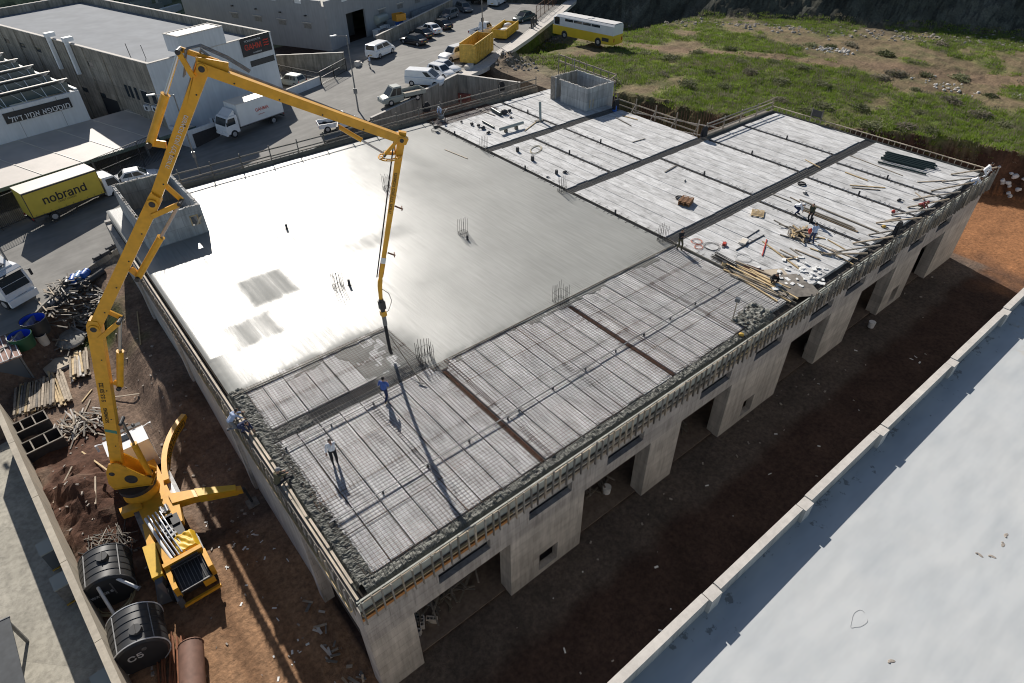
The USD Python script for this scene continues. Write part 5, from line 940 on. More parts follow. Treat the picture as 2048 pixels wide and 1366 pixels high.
obj('fascia', MB().bx(-26, 7.6, -9.5, -9.42, 3.5, 3.86), mat('green_fascia', (.12, .16, .13), .6), t)
for k in range(5): obj('post', MB().bx(7.2-k*6, 7.4-k*6, -9.3, -9.1, .0, 3.7), STEEL, t)
obj('low_wall', MB().bx(-26, 8, -9.9, -9.7, -.5, 1.6), CONOLD, t)

def railing(name, label, A, Bq, h, step, mt, cat='fence', pal=True, cap=None):
    A, Bq = np.array(A, float), np.array(Bq, float); d = Bq-A; L = np.hypot(d[0], d[1]); a = math.atan2(d[1], d[0]); g = d[2]/L
    t = thing(name, label, cat, A, a)
    n = max(1, int(L/2.4))
    for k in range(n+1): xx = L*k/n; obj('post', MB().bar((xx, 0, g*xx-.3), (xx, 0, g*xx+h+.05), .08), mt, t)
    for z in (.12, h*.55, h): obj('rail', MB().bar((0, 0, z), (L, 0, z+g*L), .05), mt, t)
    if pal:
        mb = MB(); m = int(L/step)
        for k in range(m): xx = L*(k+.5)/m; mb.bar((xx, 0, g*xx+.12), (xx, 0, g*xx+h), .03)
        obj('bar', mb, mt, t, kind='stuff')
    return t
railing('metal_fence', 'tall dark barred fence between the pale canopy and the yellow truck', (-20., 58.2, 2.1), (9.6, 64.9, 4.5), 3.0, .16, DARK)
railing('metal_gate', 'black sliding gate standing open beside the road by the white building', (32.29, 70.57, 6.93), (37.24, 72.51, 7.41), 1.7, .22, BLACKP, 'gate')
railing('metal_fence', 'black railing on the inner side of the gate beside the white building', np.array((32.46, 70.92, 6.95)), np.array((30.11, 79.42, 6.71)), 1.4, .3, BLACKP)
def wall(name, label, A, Bq, h, w, mt, cap=True, base=-1.2):
    A, Bq = np.array(A, float), np.array(Bq, float); d = Bq-A; L = np.hypot(d[0], d[1]); a = math.atan2(d[1], d[0]); t = thing(name, label, 'wall', A, a); g = d[2]
    obj('body', MB().loft([[(0, -w/2, base), (0, w/2, base), (0, w/2, h), (0, -w/2, h)], [(L, -w/2, base+g), (L, w/2, base+g), (L, w/2, h+g), (L, -w/2, h+g)]]), mt, t)
    if cap: obj('coping', MB().loft([[(-.02, -w/2-.03, h+.002), (-.02, w/2+.03, h+.002), (-.02, w/2+.03, h+.06), (-.02, -w/2-.03, h+.06)], [(L+.02, -w/2-.03, h+g+.002), (L+.02, w/2+.03, h+g+.002), (L+.02, w/2+.03, h+g+.06), (L+.02, -w/2-.03, h+g+.06)]]), CAP, t)
    return t
wall('low_wall', 'low white wall beside the road in front of the white building', (26.87, 70.10, 6.39), (32.46, 70.92, 6.95), 1.0, .25, RENDERW)
wall('yard_wall', 'stained concrete yard wall between the white building and the grey building', np.array((30.73, 80.83, 6.77)), np.array((37.55, 73.40, 7.44)), 2.2, .3, CONOLD)
wall('yard_wall', 'long concrete wall behind the row of parked cars', (45.49, 78.12, 7.82), (68.77, 91.63, 7.99), 1.9, .3, CONOLD)
t = wall('retaining_wall', 'ribbed concrete retaining wall beside the grey flatbed pickup', (30.95, 54.64, 6.80), (38.75, 55.74, 7.53), .25, .3, CONPL, base=-4.)
t = wall('retaining_wall', 'taller ribbed retaining wall in front of the white panel van', (39.19, 56.22, 8.00), (45.93, 57.83, 8.50), .05, .3, CONPL, base=-4.5)
t = wall('retaining_wall', 'ribbed concrete retaining wall running from its corner back to the deck', (45.98, 57.79, 8.50), (50.79, 50.60, 8.10), .05, .3, CONPL, base=-4.5)

ang = math.radians(22.); t = thing('grey_workshop', 'plain grey workshop with battlement like parapet and an open dark doorway', 'building', (40.1, 82.6, 7.0), ang); HG = 6.7
obj('front_wall', MB().bx(0, 4.2, 0, .3, 0, HG).bx(8.6, 40, 0, .3, 0, HG).bx(4.2, 8.6, 0, .3, 5.0, HG), RENDERG, t); obj('side_wall', MB().bx(0, .3, .302, 32, 0, HG), RENDERG, t)
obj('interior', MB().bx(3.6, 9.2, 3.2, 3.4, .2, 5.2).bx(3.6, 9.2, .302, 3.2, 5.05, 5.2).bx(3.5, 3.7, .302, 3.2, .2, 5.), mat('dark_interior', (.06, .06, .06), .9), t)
obj('roof', MB().bx(.302, 40, .302, 32, HG-.6, HG-.4), mat('tan_roof', (.36, .34, .29), .8, .12, .5), t)
for k in range(8): obj('parapet_block', MB().bx(.06+k*5.0, 3.7+k*5.0, -.02, .28, HG+.003, HG+.7), RENDERG, t); obj('parapet_rail', MB().bx(3.72+k*5, 5.04+k*5, .05, .25, HG+.003, HG+.5), WPANEL, t)
for k in range(6): obj('parapet_block', MB().bx(-.02, .28, .9+k*5.2, 4.6+k*5.2, HG+.003, HG+.7), RENDERG, t); obj('parapet_rail', MB().bx(.05, .25, 4.62+k*5.2, 5.98+k*5.2, HG+.003, HG+.5), WPANEL, t)
for k in range(4):
    obj('vent_window', MB().bx(-.02, -.003, 3.4+k*5.2, 4.9+k*5.2, 3.4, 4.0), STEEL, t); obj('vent_hood', MB().bx(-.2, -.003, 3.2+k*5.2, 5.1+k*5.2, 4.2, 4.3), CAP, t); obj('wall_lamp', MB().box((-.15, 4.1+k*5.2, 5.2), (.3, .3, .15)), DARK, t)
for k in range(4): obj('vent_window', MB().bx(12+k*5, 13.5+k*5, -.02, -.003, 3.4, 4.0), STEEL, t); obj('vent_hood', MB().bx(11.8+k*5, 13.7+k*5, -.2, -.003, 4.2, 4.3), CAP, t)
obj('leaning_panel', MB().bx(20, 27, -.8, -.5, 0, 2.6).bx(13, 16, -.7, -.4, .2, 2.5), mat('grey_panel', (.26, .27, .28), .6, .2, 2), t)
for k in range(10):
    x0, y0 = 9.4+(k % 5)*1.9, -1.5-(k//5)*1.5
    q = thing('wrapped_stack', 'white wrapped stack of profiles in the grey workshop yard, %s from the open doorway' % ['first', 'second', 'third', 'fourth', 'fifth', 'sixth', 'seventh', 'eighth', 'ninth', 'tenth'][k], 'stack', np.array([40.1, 82.6, 7.7])+np.array([x0*math.cos(ang)-y0*math.sin(ang), x0*math.sin(ang)+y0*math.cos(ang), 0]), ang+rnd.uniform(-.2, .2))
    hgt = rnd.uniform(.5, 1.5); obj('bundle', MB().box((0, 0, hgt/2), (1.5, 1.0, hgt)), rnd.choice([WPANEL, STEEL, PAPER]), q); obj('strap', MB().box((.3, 0, hgt/2), (.06, 1.02, hgt+.02)).box((-.4, 0, hgt/2), (.06, 1.02, hgt+.02)), DARK, q)
x, y, z = (52.81, 83.58, 7.94); t = thing('forklift_basket', 'orange and blue work basket hanging over the yard wall behind the black cars', 'basket', (x+.4, y+.6, z)); obj('basket', MB().bx(-.9, .9, -.7, .7, 1.9, 2.0).bx(-.9, .9, -.7, -.64, 2.0, 2.9).bx(-.9, .9, .64, .7, 2.0, 2.9).bx(-.9, -.84, -.64, .64, 2., 2.9).bx(.84, .9, -.64, .64, 2., 2.9), mat('basket_orange', (.55, .25, .02), .5), t); obj('mast', MB().bx(-.6, .6, -.3, .3, 0, 1.9), BLUEP, t)
x, y, z = (51.39, 85.79, 7.92); t = thing('gas_tank', 'grey cylindrical tank lying behind the yard wall', 'tank', (x, y+1.2, z), math.radians(28)); obj('shell', MB().tube([(-1.6, 0, 2.), (-1.4, 0, 2.), (1.4, 0, 2.), (1.6, 0, 2.)], [.1, .7, .7, .1], 16), SILVP, t, smooth=40); obj('stand', MB().bx(-1, -.8, -.5, .5, 0, 1.5).bx(.8, 1, -.5, .5, 0, 1.5), STEEL, t)

# distant clutter beyond the workshop, hidden mostly
for k in range(6):
    x, y = [(25.02, 142.78, 6.15)[:2], (28.02, 143.00, 6.45)[:2], (28.80, 136.93, 6.53)[:2], (31.61, 139.83, 6.81)[:2], (30.66, 131.71, 6.71)[:2], (27.93, 148.29, 6.44)[:2]][k]; t = thing('scrap_stack', '%sheap of profiles from the left behind the stained workshop' % (ordinal(k) or 'first '), 'stack', (x, y, float(terrain(x, y))));  obj('pile', MB().box((0, 0, .6), (rnd.uniform(2, 5), .7, 1.2), rnd.uniform(0, .6)).box((0.4, .9, .9), (rnd.uniform(2, 4), .4, .4), rnd.uniform(0, .6)), rnd.choice([WPANEL, PAPER, STEEL, SILVP]), t)

# street lamps
def lamp(label, base, h, arm, a=0., rake=0.):
    t = thing('street_lamp', label, 'street lamp', base, a)
    obj('pole', MB().tube([(0, 0, -.2), (0, 0, h)], [.10, .06], 10), STEEL, t, smooth=40); obj('arm', MB().tube([(0, 0, h-.05), (arm*.9, 0, h+.25)], .04, 8), STEEL, t); obj('lamp_head', MB().box((arm+.1, 0, h+.27), (.75, .28, .1)), WPANEL, t); obj('sign_box', MB().box((0, 0, h*.28), (.34, .3, .6)), STEEL, t)
lamp('tall street lamp on the far side of the slab railing by the flatbed pickup', (31.28, 58.33, 6.83), 8.6, 1.6, math.radians(185))
lamp('tall lamp post rising in front of the yellow containers, its top outside the view', (61.31, 72.48, 7.98), 9.5, 1.6, math.radians(200))
lamp('street lamp between the white truck and the big boom, arm reaching left', np.array((10.95, 56.71, 4.80)), 8.6, 1.9, math.radians(165))
lamp('lamp post rising behind the white lorry tractor at the left edge', np.array((-7.73, 46.93, 2.93)), 8.0, 1.6, math.radians(100))
x, y, z = (10.44, 63.83, 4.74); t = thing('rubbish_bin', 'green wheeled bin with a pale lid beside the road behind the boom', 'bin', (x, y, z)); obj('body', MB().loft([[(-.3, -.3, .1), (.3, -.3, .1), (.3, .3, .1), (-.3, .3, .1)], [(-.4, -.4, 1.1), (.4, -.4, 1.1), (.4, .4, 1.1), (-.4, .4, 1.1)]]), GREENP, t); obj('lid', MB().box((0, 0, 1.16), (.84, .84, .1)), WPANEL, t)
x, y, z = (39.36, 73.17, 7.57); t = thing('concrete_block', 'pale broken concrete block on the roadside near the gate', 'block', (x, y, z), .4); obj('block', MB().box((0, 0, .3), (.8, .6, .7), .2).box((.7, .1, .15), (.6, .5, .3), .8), CAP, t)
t = thing('concrete_block', 'pale concrete block beside the tall yellow container', 'block', (49.84, 60.55, 7.90), .6); obj('block', MB().box((0, 0, .3), (1.6, .8, .55)), CAP, t)
for k in range(3):
    x, y, z = [(70.86, 71.79, 8.00), (72.00, 72.61, 8.00), (73.23, 73.39, 8.00)][k]; t = thing('bollard', 'short dark post standing on the pavement, %s of three from the skip' % ['first', 'second', 'third'][k], 'bollard', (x, y, z+.1)); obj('post', MB().bx(-.1, .1, -.1, .1, 0, 1.5), DARK, t); obj('base', MB().box((0, 0, .08), (.7, .5, .16)), DARK, t)
railing('metal_fence', 'rusty steel railing with tall posts along the far pavement', (75.60, 76.13, 8.00), (86.92, 83.45, 8.00), 2.2, .6, RUST)

# ------------------------------------------------------------------ the flat white roof on the right
RZ, RY = 8.0, -8.75
t = thing('white_roof_building', 'neighbouring building with a broad white flat roof and pale parapet', 'building', (0, 0, 0))
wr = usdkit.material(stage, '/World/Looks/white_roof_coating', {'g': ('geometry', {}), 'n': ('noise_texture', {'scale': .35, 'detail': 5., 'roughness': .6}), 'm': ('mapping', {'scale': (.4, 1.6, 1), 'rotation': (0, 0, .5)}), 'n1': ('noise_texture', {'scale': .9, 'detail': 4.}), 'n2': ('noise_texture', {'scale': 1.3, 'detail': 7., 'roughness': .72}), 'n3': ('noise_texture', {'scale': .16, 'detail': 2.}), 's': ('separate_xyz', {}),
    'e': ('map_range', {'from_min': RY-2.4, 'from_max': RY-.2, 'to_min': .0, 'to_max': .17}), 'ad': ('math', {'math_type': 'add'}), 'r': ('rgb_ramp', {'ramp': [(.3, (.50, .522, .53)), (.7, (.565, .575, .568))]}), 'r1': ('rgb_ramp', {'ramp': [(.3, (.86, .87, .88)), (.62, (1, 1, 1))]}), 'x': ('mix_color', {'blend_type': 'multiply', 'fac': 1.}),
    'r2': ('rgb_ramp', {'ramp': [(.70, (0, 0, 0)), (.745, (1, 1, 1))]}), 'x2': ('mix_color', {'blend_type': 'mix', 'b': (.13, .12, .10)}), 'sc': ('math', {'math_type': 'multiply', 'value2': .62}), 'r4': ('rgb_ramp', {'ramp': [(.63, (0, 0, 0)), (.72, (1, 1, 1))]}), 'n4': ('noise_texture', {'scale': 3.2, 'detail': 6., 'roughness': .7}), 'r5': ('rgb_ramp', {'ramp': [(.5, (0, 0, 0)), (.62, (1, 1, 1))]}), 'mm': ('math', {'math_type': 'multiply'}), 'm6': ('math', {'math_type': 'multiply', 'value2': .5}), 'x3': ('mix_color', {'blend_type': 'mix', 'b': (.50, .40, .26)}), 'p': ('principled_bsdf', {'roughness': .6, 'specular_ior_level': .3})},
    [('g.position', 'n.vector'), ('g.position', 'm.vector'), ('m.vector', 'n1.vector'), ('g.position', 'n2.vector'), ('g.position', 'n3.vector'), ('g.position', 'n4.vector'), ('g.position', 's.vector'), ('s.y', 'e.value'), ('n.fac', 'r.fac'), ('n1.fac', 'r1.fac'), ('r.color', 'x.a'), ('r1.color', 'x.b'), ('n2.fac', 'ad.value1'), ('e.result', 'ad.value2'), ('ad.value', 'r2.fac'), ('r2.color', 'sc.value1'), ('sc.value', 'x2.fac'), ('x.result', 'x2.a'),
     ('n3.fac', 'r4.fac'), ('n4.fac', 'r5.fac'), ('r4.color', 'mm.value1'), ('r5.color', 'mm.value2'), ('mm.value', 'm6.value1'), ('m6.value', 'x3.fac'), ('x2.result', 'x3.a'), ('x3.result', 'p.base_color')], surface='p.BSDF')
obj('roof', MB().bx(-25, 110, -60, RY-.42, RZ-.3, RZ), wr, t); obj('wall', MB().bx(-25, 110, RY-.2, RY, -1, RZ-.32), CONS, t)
obj('wall', MB().bx(-25, 110, -60, RY-.205, -1, RZ-.31), CONS, t)
px0 = [-11.7, -4.1, 3.6, 11.6, 18.6, 25.9, 34.4, 42.3, 50., 57.8, 66, 74, 82]
for a, b in zip(px0[:-1], px0[1:]):
    h = .93; wv = rnd.uniform(-.02, .02)
    obj('parapet', MB().bx(a+.36, b-.36, RY-.42+wv, RY-.12+wv, RZ-.3, RZ+h), CONS, t); obj('coping', MB().bx(a+.40, b-.40, RY-.45+wv, RY-.08+wv, RZ+h+.002, RZ+h+.05), CAP, t)
    obj('pilaster', MB().bx(b-.34, b+.34, RY-.60, RY-.1, RZ-.3, RZ+h+.02), CAP, t)
for k, (px__, sc) in enumerate((((1858, 868), 1), ((1500, 1240), .8))): pass
t = thing('wire_loop', 'thin loop of grey wire lying on the white roof', 'wire', (*(15.83, -13.47, 8.03)[:2], RZ+.012)); obj('wire', MB().tube([(math.cos(a)*.5*(1+.15*math.sin(3*a)), math.sin(a)*.24+.06*math.sin(2*a), 0) for a in np.linspace(0, 5.6, 30)], .005, 4), STEEL, t)
for k, (q, lab) in enumerate((((15.26, -15.13, 8.00), 'brown dirt clump on the white roof near the bottom edge'), ((25.00, -15.73, 8.00), 'tan dirt clump on the white roof at the right edge, upper'), ((22.96, -15.40, 8.00), 'small dark clump on the white roof left of the tan ones'), ((24.32, -15.85, 8.00), 'tan dirt clump on the white roof at the right edge, lower'), ((23.31, -15.79, 8.00), 'tan flat clump between the dark clump and the right edge of the white roof'))):
    t = thing('dirt_clump', lab, 'dirt', (q[0], q[1], RZ+.006), rnd.uniform(0, 3)); obj('clump', MB().mesh(trimesh.creation.icosphere(1, 1), np.diag([.15, .07, .012])).mesh(trimesh.creation.icosphere(1, 1), np.diag([.06, .05, .03]), (.12, .06, 0)), RUBBLE, t)

# ------------------------------------------------------------------ left yard wall with its air conditioners
t = thing('yard_wall', 'long tan topped concrete wall along the left side of the dirt yard', 'wall', (0, 0, 0))
a, b = np.array([float(xwall(-14)), -14.]), np.array([float(xwall(33.4)), 33.4])
for k in range(8):
    p, q = a+(b-a)*k/8, a+(b-a)*(k+1)/8; d = (b-a)/np.linalg.norm(b-a); p = p+d*.02; q = q-d*.02; n = np.array([-d[1], d[0]])*.17
    obj('wall_segment', MB().loft([[(*(p-n), -1.2), (*(p+n), -1.2), (*(p+n), 3.0), (*(p-n), 3.0)], [(*(q-n), -1.2), (*(q+n), -1.2), (*(q+n), 3.0), (*(q-n), 3.0)]]), WALLTAN, t)
for k, (yy, lab) in enumerate(((9.2, 'grey box with yellow straps against the yard wall, beside the striped tank'), (16.6, 'grey box hung on the far side of the yard wall beside the plain tank'), (19.6, 'faint dark box on the far side of the yard wall, highest in view'))):
    t = thing('wall_box', lab, 'box', (float(xwall(yy))-.75, yy, -.95), math.radians(5)); obj('cabinet', MB().bx(-.45, .45, -.5, .5, .3, 1.7), GRAYP if k == 2 else STEEL, t); obj('lid', MB().bx(-.5, .5, -.55, .55, 1.704, 1.78), SILVP, t); obj('bracket', MB().bar((-.5, -.4, .1), (.6, -.4, .1), .08).bar((-.5, .4, .1), (.6, .4, .1), .08), SKIPY, t)
t = thing('metal_canopy', 'dark corrugated canopy in the bottom left corner', 'canopy', (0, 0, 0)); obj('roof', MB().loft([[(-18, 16.0, 1.2), (-13.7, 15.5, 1.2), (-13.7, 15.5, 1.26), (-18, 16.0, 1.26)], [(-18, 9, 1.0), (-13.6, 9., 1.0), (-13.6, 9., 1.06), (-18, 9, 1.06)]]), mat('canopy_sheet', (.06, .065, .07), .6, .2, 2), t); obj('edge', MB().bar((-18, 16.02, 1.24), (-13.68, 15.52, 1.24), .06, .1), STEEL, t); obj('post', MB().bx(-13.9, -13.75, 15.2, 15.35, -.95, 1.2).bx(-13.9, -13.75, 9.2, 9.35, -.95, 1.), STEEL, t)

# ------------------------------------------------------------------ stair towers
def shaft(name, label, x0, x1, y0, y1, z0, z1, th=.22, door=None, mt=COND, hole=None):
    t = thing(name, label, 'stair tower', (x0, y0, z0)); w, d, h = x1-x0, y1-y0, z1-z0
    if hole is None: obj('front_wall', MB().bx(0, w, 0, th, 0, h), mt, t)
    else: a, b, c, e_ = hole; obj('front_wall', MB().bx(0, a, 0, th, 0, h).bx(b, w, 0, th, 0, h).bx(a, b, 0, th, 0, c).bx(a, b, 0, th, e_, h), mt, t); obj('opening_frame', MB().bx(a, a+.08, -.04, th, c, e_).bx(b-.08, b, -.04, th, c, e_).bx(a+.082, b-.082, -.04, th, e_-.08, e_), WOODY, t)
    lw = MB().bx(0, th, th+.002, d-th-.002, 0, h)
    if door: lw = MB().bx(0, th, th+.002, door[0], 0, h).bx(0, th, door[1], d-th-.002, 0, h).bx(0, th, door[0], door[1], 0, .5)
    obj('left_wall', lw, mt, t); obj('right_wall', MB().bx(w-th, w, th+.002, d-th-.002, 0, h), mt, t); obj('back_wall', MB().bx(0, w, d-th, d, 0, h), CONPL, t)
    mb = MB(); 
    for q in np.arange(.1, w, .32): 
        for yy in (.1, d-.1): mb.tube([(q, yy, h), (q+rnd.uniform(-.03, .03), yy, h+rnd.uniform(.12, .5))], .012, 3)
    for q in np.arange(.3, d-.2, .32):
        for xx in (.1, w-.1): mb.tube([(xx, q, h), (xx, q, h+rnd.uniform(.12, .5))], .012, 3)
    obj('starter_bars', mb, REBARD, t, kind='stuff')
    n = 40; e_ = MB()
    for k in range(n): q = rnd.uniform(.1, w-.1); e_.box((q, rnd.choice([.11, d-.11]), h+.02), (rnd.uniform(.1, .25), .18, .06), rnd.uniform(0, 3))
    for k in range(n): q = rnd.uniform(.3, d-.3); e_.box((rnd.choice([.11, w-.11]), q, h+.02), (.18, rnd.uniform(.1, .25), .06), rnd.uniform(0, 3))
    obj('rough_top', e_, CAP, t, kind='stuff'); return t
t = shaft('stair_tower', 'roofless concrete stair tower at the left corner of the deck with a timber framed hole', 1.5, 6.05, 36.15, 44.4, 5.5, 10.95, hole=(3.5, 4.15, 3.9, 4.75))
obj('inner_mesh', MB().bx(.3, 4.2, .3, 7.9, 2.6, 2.75), WOODG, t); mb = MB()
for k in range(18): mb.tube([(.3+k*.22, .3, 3.0), (.3+k*.22, 5, 3.0)], .015, 3); mb.tube([(.3, .3+k*.26, 3.02), (4.2, .3+k*.26, 3.02)], .015, 3)
obj('inner_bars', mb, REBARD, t, kind='stuff')
obj('plywood_flap', MB().bar((3.95, -.05, 3.95), (4.25, -.35, 4.65), .5, .04), PLY, t)
t = shaft('stair_tower', 'roofless concrete stair tower at the far corner of the deck beside the grass field', 48.9, 53.2, 36.5, 42.6, 5.5, 11.0, door=(4.3, 5.3))
obj('formwork_panel', MB().bx(-.06, -.003, 5.35, 6.05, 2.4, 5.6), WOODG, t); obj('pole', MB().tube([(1.9, 4.2, 5), (1.9, 4.2, 7.6)], .05, 6), STEEL, t); obj('yellow_frame', MB().bx(.5, .56, -.04, -.003, 3.3, 4.2).bx(1.0, 1.06, -.04, -.003, 3.3, 4.2), WOODY, t)
t = thing('scaffold_frame', 'timber guard frame standing behind the far stair tower', 'scaffold', (0, 0, 0)); mb = MB()
A = [np.array((56.56, 49.57, 10.80)), np.array((55.73, 38.52, 10.80)), np.array((54.62, 38.32, 10.60))]
for p, q in zip(A[:-1], A[1:]): obj('rail', MB().bar(p, q, .08, .16), WOOD, t); obj('rail', MB().bar(p-[0, 0, .75], q-[0, 0, .75], .08, .16), WOOD, t)
for k in range(9): p = A[0]+(A[1]-A[0])*k/8; obj('post', MB().bar(p-[0, 0, 3.4], p+[0, 0, .15], .07), WOODG, t)

# ------------------------------------------------------------------ formwork and guard rails round the deck
def beam_(p, q, w, h, m, t, n='board'): obj(n, MB().bar(p, q, w, h), m, t)
GREYBD = mat('grey_green_board', (.36, .37, .33), .8, .2, 2)
fw = thing('edge_formwork', 'row of timber posts and boards forming the slab edge along the door side', 'formwork', (0, 0, 0))
for k in range(8):
    x0, x1 = .0+k*8.12, 8.12+k*8.12-.02
    beam_((x0, -.05, 8.32), (x1, -.05, 8.32), .04, .52, GREYBD, fw, 'side_board'); beam_((x0, -.05, 7.80), (x1, -.05, 7.80), .05, .5, DARKWD, fw, 'lower_board'); beam_((x0, -.24, 8.02+rnd.uniform(-.02, .02)), (x1, -.24, 8.02+rnd.uniform(-.02, .02)), .10, .08, PLY if k % 3 else WOODY, fw, 'waler')  # lower strip is added, its dark colour stands in for shade under the waler
    beam_((x0, -.05, 7.36), (x1, -.05, 7.36), .08, .20, ORANGEW if k == 0 else WOOD, fw, 'ledger'); beam_((x0, .12, 8.52), (x1, .12, 8.52), .08, .05, GREYBD, fw, 'top_board')
xx = .1; k = 0
while xx < 64.9:
    left = xx < 33.2; h = rnd.uniform(9.05, 9.22) if left else rnd.choice([8.75, 8.8, 9.2, 9.5, 9.65])+rnd.uniform(-.08, .08)
    obj('post', MB().bar((xx+rnd.uniform(-.02, .02), -.36, 7.55+rnd.uniform(-.15, .05)), (xx+rnd.uniform(-.04, .04), -.34+rnd.uniform(-.03, .03), h), .10, .06), rnd.choice([WOOD, WOODG, WOODG, WOODD]), fw)
    xx += rnd.uniform(.40, .56) if left else rnd.uniform(.34, .52); k += 1
for k in range(9): beam_((.2+k*3.45, -.28, 9.0+rnd.uniform(-.05, .05)), (3.75+k*3.45, -.28, 9.02+rnd.uniform(-.05, .05)), .05, .06, WOOD, fw, 'top_rail')
for k in range(70): xx = rnd.uniform(33.5, 64.5); obj('peg', MB().bar((xx, -.34, 7.55), (xx+.02, -.30, 8.15), .05), WOODG, fw)
# left side form
fl = thing('edge_formwork', 'weathered boards forming the slab edge along the left end above the pump truck', 'formwork', (0, 0, 0))
for k in range(11):
    y0, y1 = .2+k*3.3, 3.5+k*3.3-.02; beam_((-.06+rnd.uniform(-.03, .02), y0, 8.2), (-.06+rnd.uniform(-.02, .03), y1, 8.2), .04, .85, WOODG, fl, 'side_board'); beam_((-.24+rnd.uniform(-.04, .04), y0, 8.05), (-.24, y1, 8.05), .10, .10, WOODY if k < 6 else WOOD, fl, 'waler'); beam_((.12, y0, 8.58+rnd.uniform(-.02, .02)), (.12, y1, 8.58), .11, .04, PLY, fl, 'top_board')
for k in range(64): yy = .3+k*.57; obj('post', MB().bar((-.14, yy, 7.5), (-.14+rnd.uniform(-.03, .03), yy, 8.66+rnd.uniform(-.05, .22)), .08, .05), rnd.choice([WOOD, WOODG]), fl)
for k in range(6): y0 = 1+k*2.2; beam_((.28+rnd.uniform(-.04, .04), y0, 8.62), (.30, y0+2.0, 8.62), .12, .03, PLY, fl, 'pale_board')
# back guard rail
gb = thing('guard_rail', 'dark timber guard rail with two rails along the road side of the deck', 'railing', (0, 0, 0))
for k in range(17):
    xx = 4.2+k*2.85; obj('post', MB().bar((xx, 46.35, 7.4), (xx+rnd.uniform(-.06, .06), 46.35, 10.05+rnd.uniform(-.05, .1)), .10, .08), WOODG if k % 3 else WOODD, gb)
    if k < 16:
        for z in (9.1, 9.75): obj('rail', MB().bar((xx, 46.28, z+rnd.uniform(-.03, .03)), (xx+2.9, 46.28, z+rnd.uniform(-.03, .03)), .05, .12), WOODG, gb)
        obj('waler', MB().bar((xx, 46.12, 8.9), (xx+2.84, 46.12, 8.9), .09, .09), WOOD, gb); obj('side_board', MB().bar((xx, 45.98, 8.4), (xx+2.84, 45.98, 8.4), .04, .8), WOODD, gb); obj('toe_board', MB().bar((xx, 46.6, 8.25), (xx+2.84, 46.6, 8.25), .5, .04), WOODD, gb)
for k in range(100): xx = 4.+k*.46; obj('peg', MB().bar((xx, 46.06, 8.0), (xx, 46.06, 8.92+rnd.uniform(-.03, .05)), .06, .05), WOODG, gb)
# right end rail
gr = thing('guard_rail', 'pale ladder like timber rail along the right end of the deck above the red bank', 'railing', (0, 0, 0))
for k in range(40): yy = .5+k*.575; obj('peg', MB().bar((65.25, yy, 7.7), (65.25, yy, 8.98), .06, .05), WOOD, gr)
for k in range(6): y0 = .3+k*3.8; obj('rail', MB().bar((65.25, y0, 9.0), (65.25, y0+3.78, 9.0), .12, .07), WOOD, gr); obj('side_board', MB().bar((65.12, y0, 8.25), (65.12, y0+3.78, 8.25), .04, .7), WOODD, gr)
for yy in (17.2, 18.4): obj('post', MB().bar((65.35, yy, 8), (65.35, yy, 10.0), .1), WOODG, gr)
obj('mesh_panel', MB().bar((65.34, 17.25, 9.5), (65.34, 18.35, 9.5), .02, .7), DARK, gr)
gn = thing('guard_rail', 'timber guard rail with braced posts along the notch beside the far stair tower', 'railing', (0, 0, 0))
for k in range(5):
    yy = 24.0+k*2.9; obj('post', MB().bar((53.0, yy, 7.8), (53.0, yy, 10.0), .1), WOOD, gn); obj('brace', MB().bar((52.2, yy, 8.55), (52.98, yy, 9.4), .07), WOODG, gn); 
    if k < 4:
        for z in (8.75, 9.35): obj('rail', MB().bar((52.95, yy, z), (52.95, yy+2.9, z), .05, .13), WOOD, gn)
gw = thing('guard_rail', 'timber walkway and rails at the notch, in front of the upright starter bars', 'railing', (0, 0, 0))
for k in range(5):
    xx = 53.2+k*3.0; obj('post', MB().bar((xx, 23.1, 7.9), (xx, 23.1, 9.95), .1), WOOD, gw)
    if k < 4:
        for z in (8.9, 9.45, 9.8): obj('rail', MB().bar((xx, 23.05, z), (xx+3.0, 23.05, z+rnd.uniform(-.05, .05)), .05, .13), rnd.choice([WOOD, WOODG]), gw)
        obj('walkway_board', MB().bar((xx, 23.5, 8.3), (xx+2.98, 23.5, 8.3), .6, .05), WOODG, gw); obj('side_board', MB().bar((xx, 22.85, 8.45), (xx+2.98, 22.85, 8.45), .04, .5), WOOD, gw)
sb = thing('starter_bars', 'rows of rusty upright bars with white ties standing in the excavation beside the deck', 'steel bars', (0, 0, 0))
PA, PB = np.array([57.2, 36.5, 3.0]), np.array([60.9, 26.2, 3.0])
for k in range(34):
    p = PA+(PB-PA)*k/33; obj('bar', MB().tube([p, p+[rnd.uniform(-.05, .05), rnd.uniform(-.05, .05), 4.8+rnd.uniform(-.2, .4)]], .03, 4), RUST, sb)
for z, a, b in ((6.6, 0, 1), (5.4, .25, .8)): obj('tie', MB().bar(PA+(PB-PA)*a+[-.1, 0, z-3], PA+(PB-PA)*b+[-.1, 0, z-3], .06, .10), CAP, sb)
# ------------------------------------------------------------------ small things on the deck
DZ = H+.012
def place(name, label, cat, xy, rz=0., z=DZ, group=None): return thing(name, label, cat, (xy[0], xy[1], z), rz, group)
